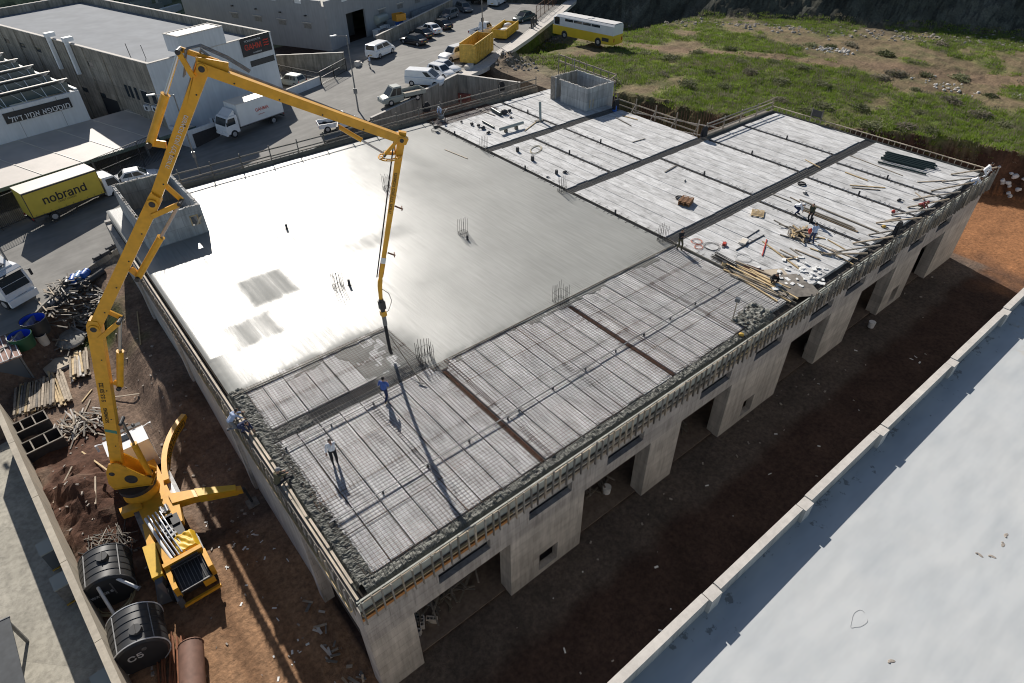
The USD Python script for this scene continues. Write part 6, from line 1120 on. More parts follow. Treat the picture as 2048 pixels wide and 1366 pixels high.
# column starter cages
for xy, lab in (((21.18, 33.68), 'behind the hanging boom, farthest into the wet concrete'), ((21.63, 22.61), 'alone in the wet concrete right of the hanging boom'), ((10.39, 22.08), 'in the glaring wet concrete left of the hanging boom'), ((21.21, 10.59), 'at the front edge of the wet concrete, right of the hose'), ((10.74, 11.41), 'beside the pouring hose'), ((33.41, 35.38), 'at the road side end of the dividing line'), ((32.87, 23.14), 'midway along the dividing line beside the bare planks'), ((32.93, 11.68), 'beside the man in black')):
    t = place('column_bars', 'upright column bars ' + lab, 'steel bars', xy, rnd.uniform(-.1, .1)); n = 0; big = 'pouring' in lab or 'front edge' in lab
    for i in range(5 if big else 4):
        for j in range(4 if big else 3):
            if 0 < i < (4 if big else 3) and 0 < j < (3 if big else 2): continue
            x, y = (i-1.5)*.2, (j-1)*.26; obj('bar', MB().tube([(x, y, -.1), (x+rnd.uniform(-.02, .02), y+rnd.uniform(-.02, .02), 1.25+rnd.uniform(-.12, .2))], .016, 4), REBARD, t)
    for z in (.05, .14, .7 if big else .2): obj('tie', MB().tube([(-.32, -.28, z), (.32+.2*big, -.28, z), (.32+.2*big, .28+.26*big, z), (-.32, .28+.26*big, z), (-.32, -.28, z)], .012, 4), REBARD, t)
def pallet(label, xy, rz, mt, stack=1):
    t = place('pallet', label, 'pallet', xy, rz)
    for s in range(stack):
        z = s*.15
        for k in range(3): obj('bearer', MB().bx(-.6, .6, -.5+k*.45, -.4+k*.45, z, z+.09), mt, t)
        for k in range(6): obj('slat', MB().bx(-.6+k*.215, -.49+k*.215, -.5, .5, z+.093, z+.115), mt, t)
pallet('pale single pallet lying on the planks beyond the coiled hoses', (42.47, 9.50), .5, WOODY)
pallet('stack of brown pallets on the planks between the two far beams', (39.41, 14.58), .35, mat('brown_wood', (.22, .11, .05), .8, .25, 3), 3)
def ring(name, label, cat, xy, r, mt, turns=3, rad=.02, z=DZ, sq=1.):
    t = place(name, label, cat, xy, rnd.uniform(0, 3), z); pts = []
    for a in np.linspace(0, 2*PI*turns, 16*turns): q = r*(1+.12*math.sin(a*.37+turns)); pts.append((q*math.cos(a), q*sq*math.sin(a), rad+.012*a/6+rnd.uniform(0, .02)))
    obj('coil', MB().tube(pts, rad, 4), mt, t); return t
ring('hose_coil', 'larger orange hose coil on the planks beside the man in black', 'hose', (34.87, 9.85), .42, ORHOSE, 4, .010)
ring('hose_coil', 'smaller orange hose coil in front of the larger one', 'hose', (34.31, 9.23), .32, ORHOSE, 4, .011)
ring('hose_coil', 'dark cable coil beside the red tool', 'hose', (35.14, 8.63), .58, PLASTIC, 3, .014)
ring('wire_coil', 'thin dark wire tangle on the planks above the rusty bars', 'wire', (35.59, 6.06), .6, STEEL, 2, .01)
ring('rubber_ring', 'black ring lying beside the brown pallet stack', 'ring', (39.76, 15.53), .32, TYRE, 2, .05)
ring('rubber_ring', 'black tyre like ring on the planks near the middle beam at the right', 'ring', (50.35, 10.25), .3, TYRE, 2, .07)
ring('wire_coil', 'tan hose snaking over planks near the far dividing line', 'hose', (37.26, 31.77), 1.0, TANHOSE, 3, .02, sq=.5)
def boxes(name, label, cat, xy, rz, parts, z=DZ):
    t = place(name, label, cat, xy, rz, z)
    for nm, c, d, m in parts: obj(nm, MB().box(c, d), m, t)
    return t
boxes('power_tool', 'red hand tool with handle lying between the coil and the bare planks', 'tool', (36.06, 8.16), .4, [('motor', (0, 0, .12), (.35, .25, .22), REDP), ('handle', (.3, 0, .08), (.4, .05, .05), DARK), ('blade', (-.3, 0, .06), (.3, .2, .03), STEEL)])
boxes('sack', 'pale sack lying between two thin bars on the planks', 'sack', (37.53, 7.42), .3, [('body', (0, 0, .09), (.8, .45, .18), CREAM), ('fold', (.5, .1, .05), (.3, .4, .1), PAPER)])
def stick(name, label, cat, p, q, w, h, mt, z0=DZ, z1=None):
    p, q = np.array([*p[:2], z0+h/2]), np.array([*q[:2], (z0 if z1 is None else z1)+h/2]); c = (p+q)/2
    t = thing(name, label, cat, c); a = obj('bar', MB().bar(p-c, q-c, w, h), mt, t); obj('end_cap', MB().bar(p-c-(q-p)*.004, p-c, w*.96, h*.96), WOOD, t); return t
stick('steel_bar', 'upper of two dark bars lying across the pale sack', 'bar', (37.17, 7.62), (40.22, 7.84), .05, .05, DARK)
stick('steel_bar', 'lower of two dark bars lying across the pale sack', 'bar', (36.14, 7.12), (39.76, 7.08), .07, .06, DARK)
stick('steel_prop', 'red adjustable prop lying on the planks above the wood offcuts', 'prop', (39.29, 6.54), (36.95, 5.38), .07, .07, REDP)
t = place('steel_bundle', 'dark bundle of short reinforcement cages on the planks', 'steel bars', (33.92, 6.63), 0); d = np.array((33.82, 5.64))-np.array((34.02, 7.75)); a = math.atan2(d[1], d[0]); L = np.hypot(*d)
for k in range(14): q = np.array([math.cos(a), math.sin(a)])*L/2; n = np.array([-math.sin(a), math.cos(a)])*rnd.uniform(-.3, .3); z = rnd.uniform(.03, .35); obj('bar', MB().tube([(*(-q+n), z), (*(q+n+[rnd.uniform(-.05, .05)]*2), z)], .03, 4), REBARD, t)
t = place('steel_bundle', 'rusty brown bundle of rods beside the long pale timbers', 'steel bars', (34.54, 4.77), 0); p, q = np.array((34.21, 5.49)), np.array((34.41, 4.18)); d = (q-p); n = np.array([-d[1], d[0]])/np.hypot(*d)
for k in range(16): o_ = n*(k-8)*.075; s = rnd.uniform(-.15, .15); obj('rod', MB().tube([(*(p-(p+q)/2+o_+d*s), .05), (*(q-(p+q)/2+o_+d*s), .05)], .035, 4), RUST, t)
# long timbers near the front, sheets, litter, piles
p, q = np.array((33.86, 6.59)), np.array((33.55, 0.53)); d = q-p; L = np.hypot(*d); u = d/L; n = np.array([-u[1], u[0]])
names = 'first second third fourth fifth sixth seventh eighth ninth tenth eleventh twelfth'.split()
for k in range(12):
    a = rnd.uniform(0, .35); b = min(1., a+rnd.uniform(.5, .75)); o_ = n*((k-5)*.17+rnd.uniform(-.05, .05)); sk_ = n*rnd.uniform(-.25, .25)
    stick('timber', 'long pale timber in the loose stack by the crouching man, %s from the mesh side' % names[k], 'timber', p+d*a+o_-sk_, p+d*b+o_+sk_, .11, .09, rnd.choice([WOODY, WOOD, WOODY]), DZ+.05*(k % 2))
for k, (q, r, w_, l_) in enumerate((((34.92, 3.16), .0, 2.1, 1.5), ((35.08, 1.86), .0, 2.4, 1.5), ((34.94, 1.00), .0, 1.6, 1.3))):
    boxes('plywood_sheet', '%s grey plywood sheet lying under the crouching man and the litter' % names[k], 'sheet', q, math.radians(-32), [('panel', (0, 0, .02+.03*k), (l_+1.0, w_, .025), WOODG if k else PLY), ('edge', (0, w_/2, .02+.03*k), (l_+1.0, .012, .028), WOODD)])
FB, OB = [], []
for k in range(46):
    q = np.array((36.84, 2.24))+np.array([rnd.gauss(0, 1.5), rnd.gauss(0, .9)]); s = rnd.uniform(.07, .27)
    t = place('foam_board', 'broken white board in the litter %s of the crouching man, %s size' % ('just right' if k < 23 else 'farther right', 'small' if s < .34 else 'larger'), 'board', q, rnd.uniform(0, 3), DZ+rnd.uniform(.0, .1), 'white broken boards scattered on the deck'); v = np.array([(-.5, -.4), (.45, -.5), (.55, .3), (.1, .5), (-.45, .4)])*s*2*np.array([1, .7])
    FB.append((t, q, 'broken white board'))
    obj('piece', MB().loft([[(a_, b_, rnd.uniform(0, .012)) for a_, b_ in v], [(a_, b_, .03+rnd.uniform(0, .03)) for a_, b_ in v]]), PAPER, t); obj('edge', MB().box((0, -.36*s*1.4, .05), (.6*s, .01, .04)), CAP, t)
OFFC = 'timber offcuts and battens lying loose on the right part of the deck'
lines = [((38.79, 6.56), (37.38, 2.49)), ((38.76, 5.01), (38.65, 3.68)), ((38.13, 4.40), (38.56, 3.29)), ((37.82, 3.91), (39.00, 3.48)), ((39.63, 4.28), (39.75, 2.30)), ((39.54, 4.65), (39.04, 3.17)), ((40.70, 3.67), (40.91, 2.07)), ((41.65, 3.56), (41.61, 2.15)), ((41.24, 2.26), (40.99, 0.62)), ((41.27, 1.96), (40.96, 0.38)), ((41.75, 2.51), (41.88, 0.52)), ((42.52, 7.98), (41.99, 5.30)), ((53.46, 7.35), (55.34, 5.09)), ((53.08, 7.00), (54.52, 5.13)), ((40.79, 6.31), (41.38, 3.99)), ((42.92, 3.50), (42.53, 1.85)), ((54.87, 2.41), (56.76, 1.82)), ((45.44, 1.19), (47.84, 0.39)), ((41.99, 5.30), (42.91, 3.71)), ((56.36, 2.92), (55.46, 1.67)), ((50.02, 32.87), (49.47, 30.11)), ((51.04, 32.84), (51.37, 30.89)), ((49.26, 2.09), (50.78, 1.59)), ((46.12, 26.83), (47.81, 26.63)), ((39.75, 36.46), (43.07, 37.99)), ((30.24, 37.74), (30.66, 34.43)), ((39.86, 46.12), (40.12, 42.18)), ((55.52, 13.02), (54.90, 11.09)), ((47.24, 9.47), (47.05, 8.39)), ((46.58, 10.92), (46.55, 8.93)), ((55.74, 9.06), (55.56, 6.81)), ((58.67, 3.76), (60.87, 2.31)), ((42.98, 19.87), (44.92, 20.16))]
OW = ['yellow', 'brown', 'grey']
for k, (a, b) in enumerate(lines):
    m = (WOODY, WOOD, WOODG)[k % 3]
    pa, pb = np.array(a), np.array(b); o_ = stick('timber_offcut', 'x', 'timber', pa, pb, rnd.uniform(.07, .14), .06, m); OB.append((o_, (pa+pb)/2, OW[k % 3]+' batten')); keys(o_, group=OFFC)
p, q = np.array((46.12, 8.20)), np.array((46.01, 2.66))
for k in range(7):
    o_ = np.array([.1, .26])*(k-3)*.55; a = rnd.uniform(0, .12)
    stick('timber', 'brown board behind the man in the dark vest, %s from the middle beam' % names[6-k], 'timber', p+(q-p)*a+o_, q-(q-p)*rnd.uniform(0, .1)+o_, .17, .07, WOODD if k % 2 else mat('brown_board_%d' % k, (.27, .19, .11), .8, .2, 2), DZ+.07*(k % 2))
stick('timber', 'single long dark board lying beyond the brown board stack', 'timber', (47.47, 8.65), (47.09, 1.54), .16, .06, WOODD)
t = place('timber_heap', 'loose heap of short timber offcuts beside the man carrying a red bag', 'timber heap', (41.93, 5.35), 0)
for k in range(46): a = rnd.uniform(0, PI); r = abs(rnd.gauss(0, .7)); c = np.array([math.cos(k)*r, math.sin(k)*r*.8, .06+rnd.uniform(0, .45)*max(0, 1-r/1.4)]); d = np.array([math.cos(a), math.sin(a), rnd.uniform(-.3, .3)])*rnd.uniform(.35, .9); obj('offcut', MB().bar(c-d, c+d, .1, .05), rnd.choice([WOODY, WOOD, WOODG, WOODD]), t)
t = place('pipe_bundle', 'bundle of dark green pipes lying at the far right of the deck', 'pipes', (62.19, 6.43), 0); p, q = np.array((62.12, 8.68)), np.array((62.81, 4.39)); c = (p+q)/2; d = q-p; n = np.array([-d[1], d[0]])/np.hypot(*d)
for k in range(11): a, b = rnd.uniform(-.06, .12), rnd.uniform(.88, 1.08); o_ = n*(k-5)*.21+n*(-.7 if k == 0 else 0); obj('pipe', MB().cyl((*(p+d*a-c+o_), .1+.16*(k % 2)), (*(p+d*b-c+o_), .1+.16*(k % 2)), .09, 8), PVCG, t)
stick('timber', 'thin pale batten lying just left of the dark green pipes', 'timber', (59.72, 10.72), (59.02, 5.27), .08, .05, WOOD)
# sloping props of the front form on the bare part
for k, (a, b) in enumerate((((40.53, 2.67), (42.15, 0.66)), ((41.67, 2.10), (44.05, 0.87)), ((43.82, 1.94), (46.03, 0.69)), ((46.03, 1.81), (48.00, 0.47)), ((48.38, 2.39), (50.76, 0.17)), ((50.65, 2.27), (53.21, 0.46)), ((53.02, 2.02), (55.85, 0.60)), ((54.87, 2.41), (58.03, 0.49)), ((57.72, 2.16), (60.93, 0.63)), ((60.34, 2.35), (62.53, 0.63)), ((62.62, 2.52), (65.82, 1.40)))):
    stick('timber_prop', 'inclined timber brace of the front form on the bare deck, %s from the mesh side' % names[k], 'timber', a, (b[0], .1), .10, .10, WOODG if k % 2 else WOOD, DZ, 9.1)
# pipes for screeding, resting on the mesh
for k, (y0, lab, x1) in enumerate(((10.05, 'nearest the beam, left end', 8.4), (4.35, 'along the middle of the mesh bay, left piece', 12.6), (4.55, 'along the middle of the mesh bay, middle piece', 23.0), (4.6, 'along the middle of the mesh bay, right piece', 32.9))):
    x0 = (1.0, .9, 12.2, 22.6)[k]; t = thing('screed_pipe', 'thin levelling pipe over the mesh, ' + lab, 'pipe', (x0, y0, H+.2)); obj('pipe', MB().tube([(0, 0, 0), ((x1-x0)/2, .06, -.02), (x1-x0, .1, 0)], .035, 6), CHROME if False else STEEL, t)
    for j in range(int((x1-x0)/2.6)+1): obj('support', MB().bx(j*2.6+.2, j*2.6+.28, -.03, .05, -.19, -.02), DARK, t)
# power trowel machines, tools, tubes and the rusty mesh in the far bay
t = place('power_trowel', 'concrete finishing machine with a ring guard at the far edge of the wet concrete', 'machine', (34.57, 44.64), .4); obj('guard', MB().tube([(math.cos(a)*.55, math.sin(a)*.55, .15) for a in np.linspace(0, 2*PI, 17)], .03, 5, False).tube([(math.cos(a)*.55, math.sin(a)*.55, .3) for a in np.linspace(0, 2*PI, 17)], .02, 5, False), STEEL, t); obj('engine', MB().box((0, 0, .5), (.45, .35, .35)), GRAYP, t); obj('handle', MB().tube([(.1, 0, .5), (.9, 0, 1.0), (1.2, 0, 1.05)], .025, 5), STEEL, t)
for k in range(4): obj('blade', MB().box((.25*math.cos(k*PI/2), .25*math.sin(k*PI/2), .05), (.4, .12, .02), k*PI/2), STEEL, t)
t = place('power_trowel', 'second finishing machine nearer the camera beside the first', 'machine', (32.46, 42.69), 1.4); obj('engine', MB().box((0, 0, .45), (.4, .35, .35)), DARK, t); obj('handle', MB().tube([(.1, 0, .4), (.8, 0, .9)], .025, 5), STEEL, t); obj('guard', MB().tube([(math.cos(a)*.5, math.sin(a)*.5, .12) for a in np.linspace(0, 2*PI, 17)], .03, 5, False), DARK, t)
t = thing('rusty_mesh', 'square of rusty mesh lying on the far bay behind the finishing machines', 'steel mesh', (*(37.65, 46.02), H+.03), .02); mb = MB()
for k in range(48): mb.tube([(-4.2, -2.4+k*.1, 0), (4.2, -2.4+k*.1, .02)], .012, 3, False) if k < 48 else 0
for k in range(56): mb.tube([(-4.2+k*.15, -2.4, .02), (-4.2+k*.15, 2.4, 0)], .012, 3, False)
obj('bars', mb, RUST, t, kind='stuff')
for k, (a, b, r, lab) in enumerate((((37.18, 37.53), (40.35, 37.51), .17, 'grey green pipe resting on blocks near the far beam'), ((37.85, 41.43), (37.67, 39.21), .12, 'short dark pipe among the tools in the far bay'), ((40.87, 43.70), (40.64, 41.74), .2, 'short thick grey roll beside the black bag in the far bay'))):
    p, q = np.array(a), np.array(b); c = (p+q)/2; t = thing('pipe', lab, 'pipe', (*c, DZ+r+(.3 if k == 0 else 0))); obj('tube', MB().cyl((*(p-c), 0), (*(q-c), 0), r, 12), SILVP if k == 0 else PVCG, t, smooth=40)
    if k == 0: obj('support', MB().box((*((p-c)*.5), -r-.15), (.3, .3, .3)).box((*((q-c)*.4), -r-.15), (.3, .3, .3)), WOODD, t)
t = place('column_form', 'grey cylindrical tube standing slanted among scraps on the far bay', 'tube', (42.89, 37.53), 0); obj('tube', MB().cyl((0, 0, 0), (.4, .6, 1.9), .14, 12), SILVP, t, smooth=40); obj('base_scraps', MB().box((.1, .1, .06), (.8, .5, .1), .5).box((-.4, .2, .05), (.5, .3, .1), 1.2), WOODG, t)
stuffy = [((41.35, 41.99), 'black sack heap', PLASTIC, .7), ((42.19, 42.13), 'black bag beside the grey roll', PLASTIC, .45), ((36.47, 41.60), 'dark tool heap left of the short dark pipe', DARK, .4), ((36.75, 40.78), 'dark pump part among the tools', DARK, .4), ((36.67, 39.86), 'black rounded motor among the tools', PLASTIC, .45), ((36.33, 38.44), 'small dark square box with a white lid in the far bay', DARK, .35), ((36.04, 42.98), 'upright rubber squeegee lying near the finishing machines', DARK, .3), ((41.10, 40.51), 'small dark clamp right of the black sack', DARK, .25), ((35.60, 32.69), 'black bucket on planks near the dividing line', PLASTIC, .32), ((35.30, 30.02), 'dark drum beside thin rods near the dividing line', PLASTIC, .32), ((35.74, 25.84), 'yellow topped black box near the small beam end', DARK, .32), ((34.98, 26.20), 'small black canister left of the yellow topped box', PLASTIC, .28), ((51.55, 34.55), 'blue barrel in the shade of the far stair tower', BLUEP, .5), ((53.76, 3.09), 'dark cloth lump among sawdust at the far right', PLASTIC, .3), ((48.19, 1.68), 'small yellow cap block on the planks near the front form', SKIPY, .28), ((51.30, 2.42), 'small rust red sack near the inclined braces', REDP, .3), ((33.52, 6.34), 'small tan bucket with a dark rim near the rusty rods', WOODY, .3), ((28.54, 1.98), 'blue grey cap of the tall prop above the front rail', GRAYP, .22), ((27.54, 0.62), 'small yellow float at the front rail', SKIPY, .3), ((42.93, 17.48), 'small grey offcut on the pale planks', STEEL, .18), ((33.83, 26.17), 'thin scrap of wire on the pale planks', STEEL, .2), ((11.10, 32.52), 'small black peg standing in the brightest wet concrete', DARK, .22), ((11.11, 21.80), 'black peg right of the bar bundle in the glare', DARK, .25), ((21.34, 21.61), 'black peg in front of the lone bar bundle', DARK, .2), ((48.85, 9.00), 'flat grey scrap near the white helmeted man', STEEL, .3)]
for k, (c, lab, m, s) in enumerate(stuffy):
    p = np.array(c)
    peg = 'peg' in lab; t = place('barrel' if 'barrel' in lab or 'drum' in lab or 'bucket' in lab else ('peg' if peg else 'site_item'), lab + ('' if len(lab.split()) > 3 else ' in the far bay'), lab.split()[-1] if False else ('barrel' if 'barrel' in lab or 'drum' in lab or 'bucket' in lab else ('peg' if peg else 'site item')), p, rnd.uniform(0, 3))
    if 'barrel' in lab or 'drum' in lab or 'bucket' in lab or 'canister' in lab:
        obj('shell', MB().tube([(0, 0, 0), (0, 0, s*.3), (0, 0, s*1.3)], [s*.5, s*.55, s*.5], 12), m, t); obj('rim', MB().tube([(0, 0, s*1.3), (0, 0, s*1.36)], [s*.54, s*.54], 12), DARK, t)
    elif peg: obj('body', MB().box((0, 0, s), (.12, .12, s*2)), m, t); obj('foot', MB().box((0, 0, .02), (.2, .2, .03)), m, t)
    elif 'tall prop' in lab:
        obj('pole', MB().bar((0, 0, 0), (.0, .0, 1.5), .07), WOOD, t); obj('head', MB().box((0, 0, 1.6), (.3, .24, .26)), m, t)
    else:
        b = trimesh.creation.icosphere(2, 1.); b.vertices *= 1+.35*(meshkit.fbm(b.vertices*2+k*7, 3, k)[:, None]-.5); obj('body', MB().mesh(b, np.diag([s*.6, s*.45, s*.4]), (0, 0, s*.35)), m, t); obj('detail', MB().box((s*.5, 0, s*.2), (s*.5, s*.3, s*.25), .6).bar((-s*.5, 0, s*.3), (-s*1.3, s*.4, .06), .05), DARK, t)
for k, (q, lab) in enumerate((((34.71, 47.86, 9.30), 'black jacket hung on the road side rail, left of the helmeted worker'), ((45.28, 47.47, 9.60), 'small dark jacket hung on the road side rail near the far corner'), ((51.60, 34.47, 9.30), 'dark jacket hung at the corner of the far stair tower'), ((52.48, 22.80, 9.30), 'black jacket hung on the rail post at the notch'), ((47.64, 0.48, 9.20), 'dark jacket hung on the front form posts at the right'))):
    t = thing('hung_jacket', lab, 'jacket', q); w = .34
    obj('coat', MB().loft([[(-w*.5, -.1, .5), (w*.5, -.1, .5), (w*.5, .1, .5), (-w*.5, .1, .5)], [(-w, -.14, .2), (w, -.14, .2), (w, .14, .2), (-w, .14, .2)], [(-w*1.1, -.16, -.55), (w*1.1, -.16, -.6), (w*1.1, .16, -.6), (-w*1.1, .16, -.55)]]), C_BLACK, t); obj('sleeve', MB().bar((-w, 0, .2), (-w-.12, 0, -.4), .14), C_BLACK, t); obj('sleeve', MB().bar((w, 0, .2), (w+.12, 0, -.4), .14), C_BLACK, t)
p, q = np.array((9.45, 9.78, 8.60)), np.array((9.70, 13.87, 9.90)); t = thing('long_pole', 'long thin pole leaning from the mesh up beside the pouring hose', 'pole', p); obj('pole', MB().tube([(0, 0, 0), q-p], .03, 6), WOODD, t); obj('head', MB().box((0, 0, .03), (.1, .5, .05), .5), DARK, t)

MK = [((39.41, 14.58), 'stack of brown pallets'), ((42.47, 9.50), 'pale single pallet'), ((41.93, 5.35), 'heap of short offcuts'), ((34.30, 2.76), 'squatting man in black'), ((62.19, 6.43), 'bundle of green pipes'), ((42.89, 37.53), 'slanted grey tube'), ((51.55, 34.55), 'blue barrel'), ((53.45, 1.19), 'man in maroon cap'), ((40.99, 0.62), 'lowest inclined brace'), ((49.10, 0.91), 'dark jacket on the front form')]
by_landmark(OB, MK, '%snearest %s to the %s on the bare deck'); by_landmark(FB, [((34.30, 2.76), 'squatting man in black')], '%snearest %s to the %s')
# ------------------------------------------------------------------ people
def ik(a, b, l1, l2, pole):
    a, b = np.array(a, float), np.array(b, float); d = b-a; L = np.linalg.norm(d); m = (l1+l2)*.998
    if L > m: b = a+d/L*m; d = b-a; L = m
    x = (l1*l1-l2*l2+L*L)/(2*L); h = math.sqrt(max(l1*l1-x*x, 0)); u = d/L; p = np.array(pole, float); p -= u*(p@u); p /= np.linalg.norm(p)+1e-9
    return a+u*x+p*h, b
def chain(pts):
    """pts: list of (xyz, radius): manifold hulls of neighbouring spheres"""
    sp = [Manifold.sphere(r, 10).translate(tuple(map(float, p))) for p, r in pts]
    return [Manifold.batch_hull([sp[i], sp[i+1]]) if len(sp) > 1 else sp[0] for i in range(max(1, len(sp)-1))]
def soft(ms, it=4, edge=.035):
    m = Manifold.batch_boolean(ms, manifold3d.OpType.Add).refine_to_length(edge).to_mesh(); tm = trimesh.Trimesh(m.vert_properties[:, :3], m.tri_verts, process=False)
    trimesh.smoothing.filter_taubin(tm, .5, -.53, iterations=it); return (np.array(tm.vertices), np.array(tm.faces))
def person(label, at, heading, shirt, trousers, pelvis=.94, lean=0., feet=((.02, .11), (.02, -.11)), hands=((.1, .28, .85), (.1, -.28, .85)), head_dir=(1, 0, -.25), shoes=SHOE, helmet=None, sit=False, sleeve=True, bag=None, fz=(0, 0), vest=None, kneeout=.1):
    t = thing('person', label, 'person', at, heading)
    P = np.array([-.05*(lean > .3)-.28*math.sin(lean)*.6, 0, pelvis]); up_ = np.array([math.sin(lean), 0, math.cos(lean)]); C = P+up_*.34; N = P+up_*.52; hd = np.array(head_dir, float); hd /= np.linalg.norm(hd)
    Hd = N+up_*.12+np.array([.05, 0, .06])*(1-.3*lean)+hd*.02
    skin, sh, tr = [], [], []
    skin += chain([(P, .10), (C, .11), (N-up_*.05, .06), (N+up_*.05, .055), (Hd-np.array([0, 0, .05]), .06)])+[Manifold.sphere(1., 16).scale((.085, .075, .11)).translate(tuple(Hd))]
    skin += chain([(Hd+hd*.075+np.array([0, 0, -.01]), .02), (Hd+hd*.095-np.array([0, 0, .03]), .018)])             # nose
    skin += chain([(Hd+hd*.05-np.array([0, 0, .085]), .035)])                                                          # chin
    for s in (-1, 1): skin += chain([(Hd+np.array([-.005, s*.075, 0]), .022), (Hd+np.array([-.01, s*.078, .02]), .018)])
    sh += chain([(P+np.array([0, .06, .02]), .125), (C+np.array([0, .07, 0]), .125)])+chain([(P+np.array([0, -.06, .02]), .125), (C+np.array([0, -.07, 0]), .125)])+chain([(C+np.array([0, .15, .10]), .075), (C+np.array([0, -.15, .10]), .075)])+chain([(C, .13), (N-up_*.03, .075)])
    for k, s in ((0, 1), (1, -1)):
        S0 = C+up_*.13+np.array([0, s*.19, 0]); E, Wp = ik(S0, hands[k], .29, .26, (-.6, s*.5, -.5)); fw_ = Wp-E; fw_ /= np.linalg.norm(fw_)
        skin += chain([(S0, .055), (E, .042), (Wp, .032)])
        sh += chain([(S0, .07), (S0*.25+E*.75 if not sleeve else E, .056)])+(chain([(E, .052), (E*.2+Wp*.8, .042)]) if sleeve else [])
        pl = Wp+fw_*.05; sd = np.cross(fw_, [0, 0, 1.]); sd /= np.linalg.norm(sd)+1e-9; dn = np.cross(fw_, sd)
        skin += chain([(Wp, .032), (pl+sd*.018, .026)])+chain([(Wp, .030), (pl-sd*.018, .026)])
        for j in range(4): b0 = pl+fw_*.025+sd*(.03-j*.02); b1 = b0+fw_*(.035, .04, .037, .03)[j]-dn*.006; b2 = b1+fw_*.022-dn*.02; skin += chain([(b0, .010), (b1, .0095), (b2, .0085)])
        th0 = Wp+fw_*.03+sd*.03*s; skin += chain([(th0, .013), (th0+sd*.03*s+fw_*.025, .011), (th0+sd*.035*s+fw_*.05-dn*.01, .0095)])
        Hp = P+np.array([0, s*.095, -.04]); K, A = ik(Hp, (feet[k][0], feet[k][1], .09+fz[k]), .44, .42, (1., s*kneeout, .15))
        skin += chain([(Hp, .085), (K, .058), (A, .04)]); tr += chain([(Hp+np.array([0, 0, .05]), .11), (Hp, .105), (K, .075), (K*.45+A*.55, .068), (A+np.array([0, 0, .03]), .062)])
        obj('shoe', soft(chain([(A+np.array([-.04, 0, -.045]), .045), (A+np.array([.10, 0, -.055]), .042), (A+np.array([.17, 0, -.062]), .03)])+chain([(A, .05), (A+np.array([-.02, 0, -.03]), .05)]), 2), shoes, t)
    tr += chain([(P+np.array([0, .05, -.02]), .125), (P+np.array([0, -.05, -.02]), .125)])
    obj('body', soft(skin, 2, .022), SKIN, t, smooth=True); obj('shirt', soft(sh), shirt, t, smooth=True); obj('trousers', soft(tr), trousers, t, smooth=True)
    if vest is not None: obj('vest', soft(chain([(P+up_*.1, .155), (C, .16)])+chain([(C+np.array([0, .1, .08]), .1), (C+np.array([0, -.1, .08]), .1)])), vest, t, smooth=True)
    if helmet is not None: obj('helmet', soft([Manifold.sphere(.125, 18).translate(tuple(Hd+np.array([-.01, 0, .05]))).trim_by_plane((0, 0, 1), float(Hd[2]+.03))]+chain([(Hd+hd*.10+np.array([0, .05, .04]), .014), (Hd+hd*.13+np.array([0, 0, .035]), .014), (Hd+hd*.10+np.array([0, -.05, .04]), .014)]), 1), helmet, t, smooth=40)
    else: obj('hair', soft(chain([(Hd+np.array([-.025, 0, .035])-hd*.01, .092), (Hd+np.array([-.04, 0, -.02])-hd*.02, .07)]), 1), HAIR, t, smooth=True)
    e = MB()
    sd = np.cross(hd, [0, 0, 1.]); sd /= np.linalg.norm(sd)
    for s in (-1, 1): e.mesh(trimesh.creation.icosphere(1, .011), t=Hd+hd*.077+sd*s*.03+np.array([0, 0, .018]))
    obj('eyes', e, HAIR, t); m_ = Hd+hd*.082-np.array([0, 0, .055]); obj('mouth', MB().tube([m_-sd*.022, m_, m_+sd*.022], .006, 5), C_MAROON, t)
    if bag is not None:
        mt, c, d = bag; b = trimesh.creation.icosphere(2, 1.); obj('carried_bag', MB().mesh(b, np.diag(d), c), mt, t, smooth=True)
    return t
def toward(deg): return math.radians(deg)
person('man in white shirt and dark trousers on the mesh, hand to his face', (*(2.82, 7.60), H+.06), toward(-105), C_WHITE, C_BLACK, hands=((.16, .04, 1.50), (.06, -.30, .88)), head_dir=(1, 0, -.35))
person('man in blue shirt and tan boots walking on the mesh near the pouring hose', (*(7.13, 9.89), H+.06), toward(35), C_BLUE, C_NAVY, feet=((.26, .09), (-.24, -.10)), hands=((.22, .16, 1.12), (.28, -.12, 1.18)), shoes=BOOTY, lean=.12, pelvis=.90, head_dir=(1, .1, -.4))
person('man in black shirt and grey trousers standing with folded arms at the wet edge', (*(32.93, 10.00), H), toward(-110), C_BLACK, C_OLIVE, hands=((.18, -.08, 1.18), (.20, .10, 1.2)), sleeve=False, feet=((.1, .12), (-.1, -.12)))
person('man in pale shirt and white helmet bending down over the narrow joint', (*(44.91, 7.45), H), toward(-70), C_WHITE, C_NAVY, pelvis=.72, lean=1.25, hands=((.55, .15, .15), (.55, -.12, .12)), helmet=PAPER, head_dir=(.8, 0, -.8), feet=((.1, .16), (-.05, -.16)))
person('man in dark vest standing over the brown board stack, leaning forward', (*(44.55, 6.05), H), toward(190), C_OLIVE, C_BLACK, lean=.35, pelvis=.9, hands=((.35, .12, .85), (.35, -.08, .9)), vest=C_GREEN, head_dir=(1, 0, -.6), feet=((.15, .12), (-.12, -.12)))
person('man in pale blue shirt carrying a red bag beside the heap of offcuts', (*(41.52, 4.07), H), toward(55), C_LBLUE, C_NAVY, lean=.15, hands=((-.05, .34, 1.0), (.3, -.2, 1.3)), bag=(REDP, (-.05, .42, 1.12), (.16, .14, .24)), feet=((.12, .1), (-.1, -.1)))
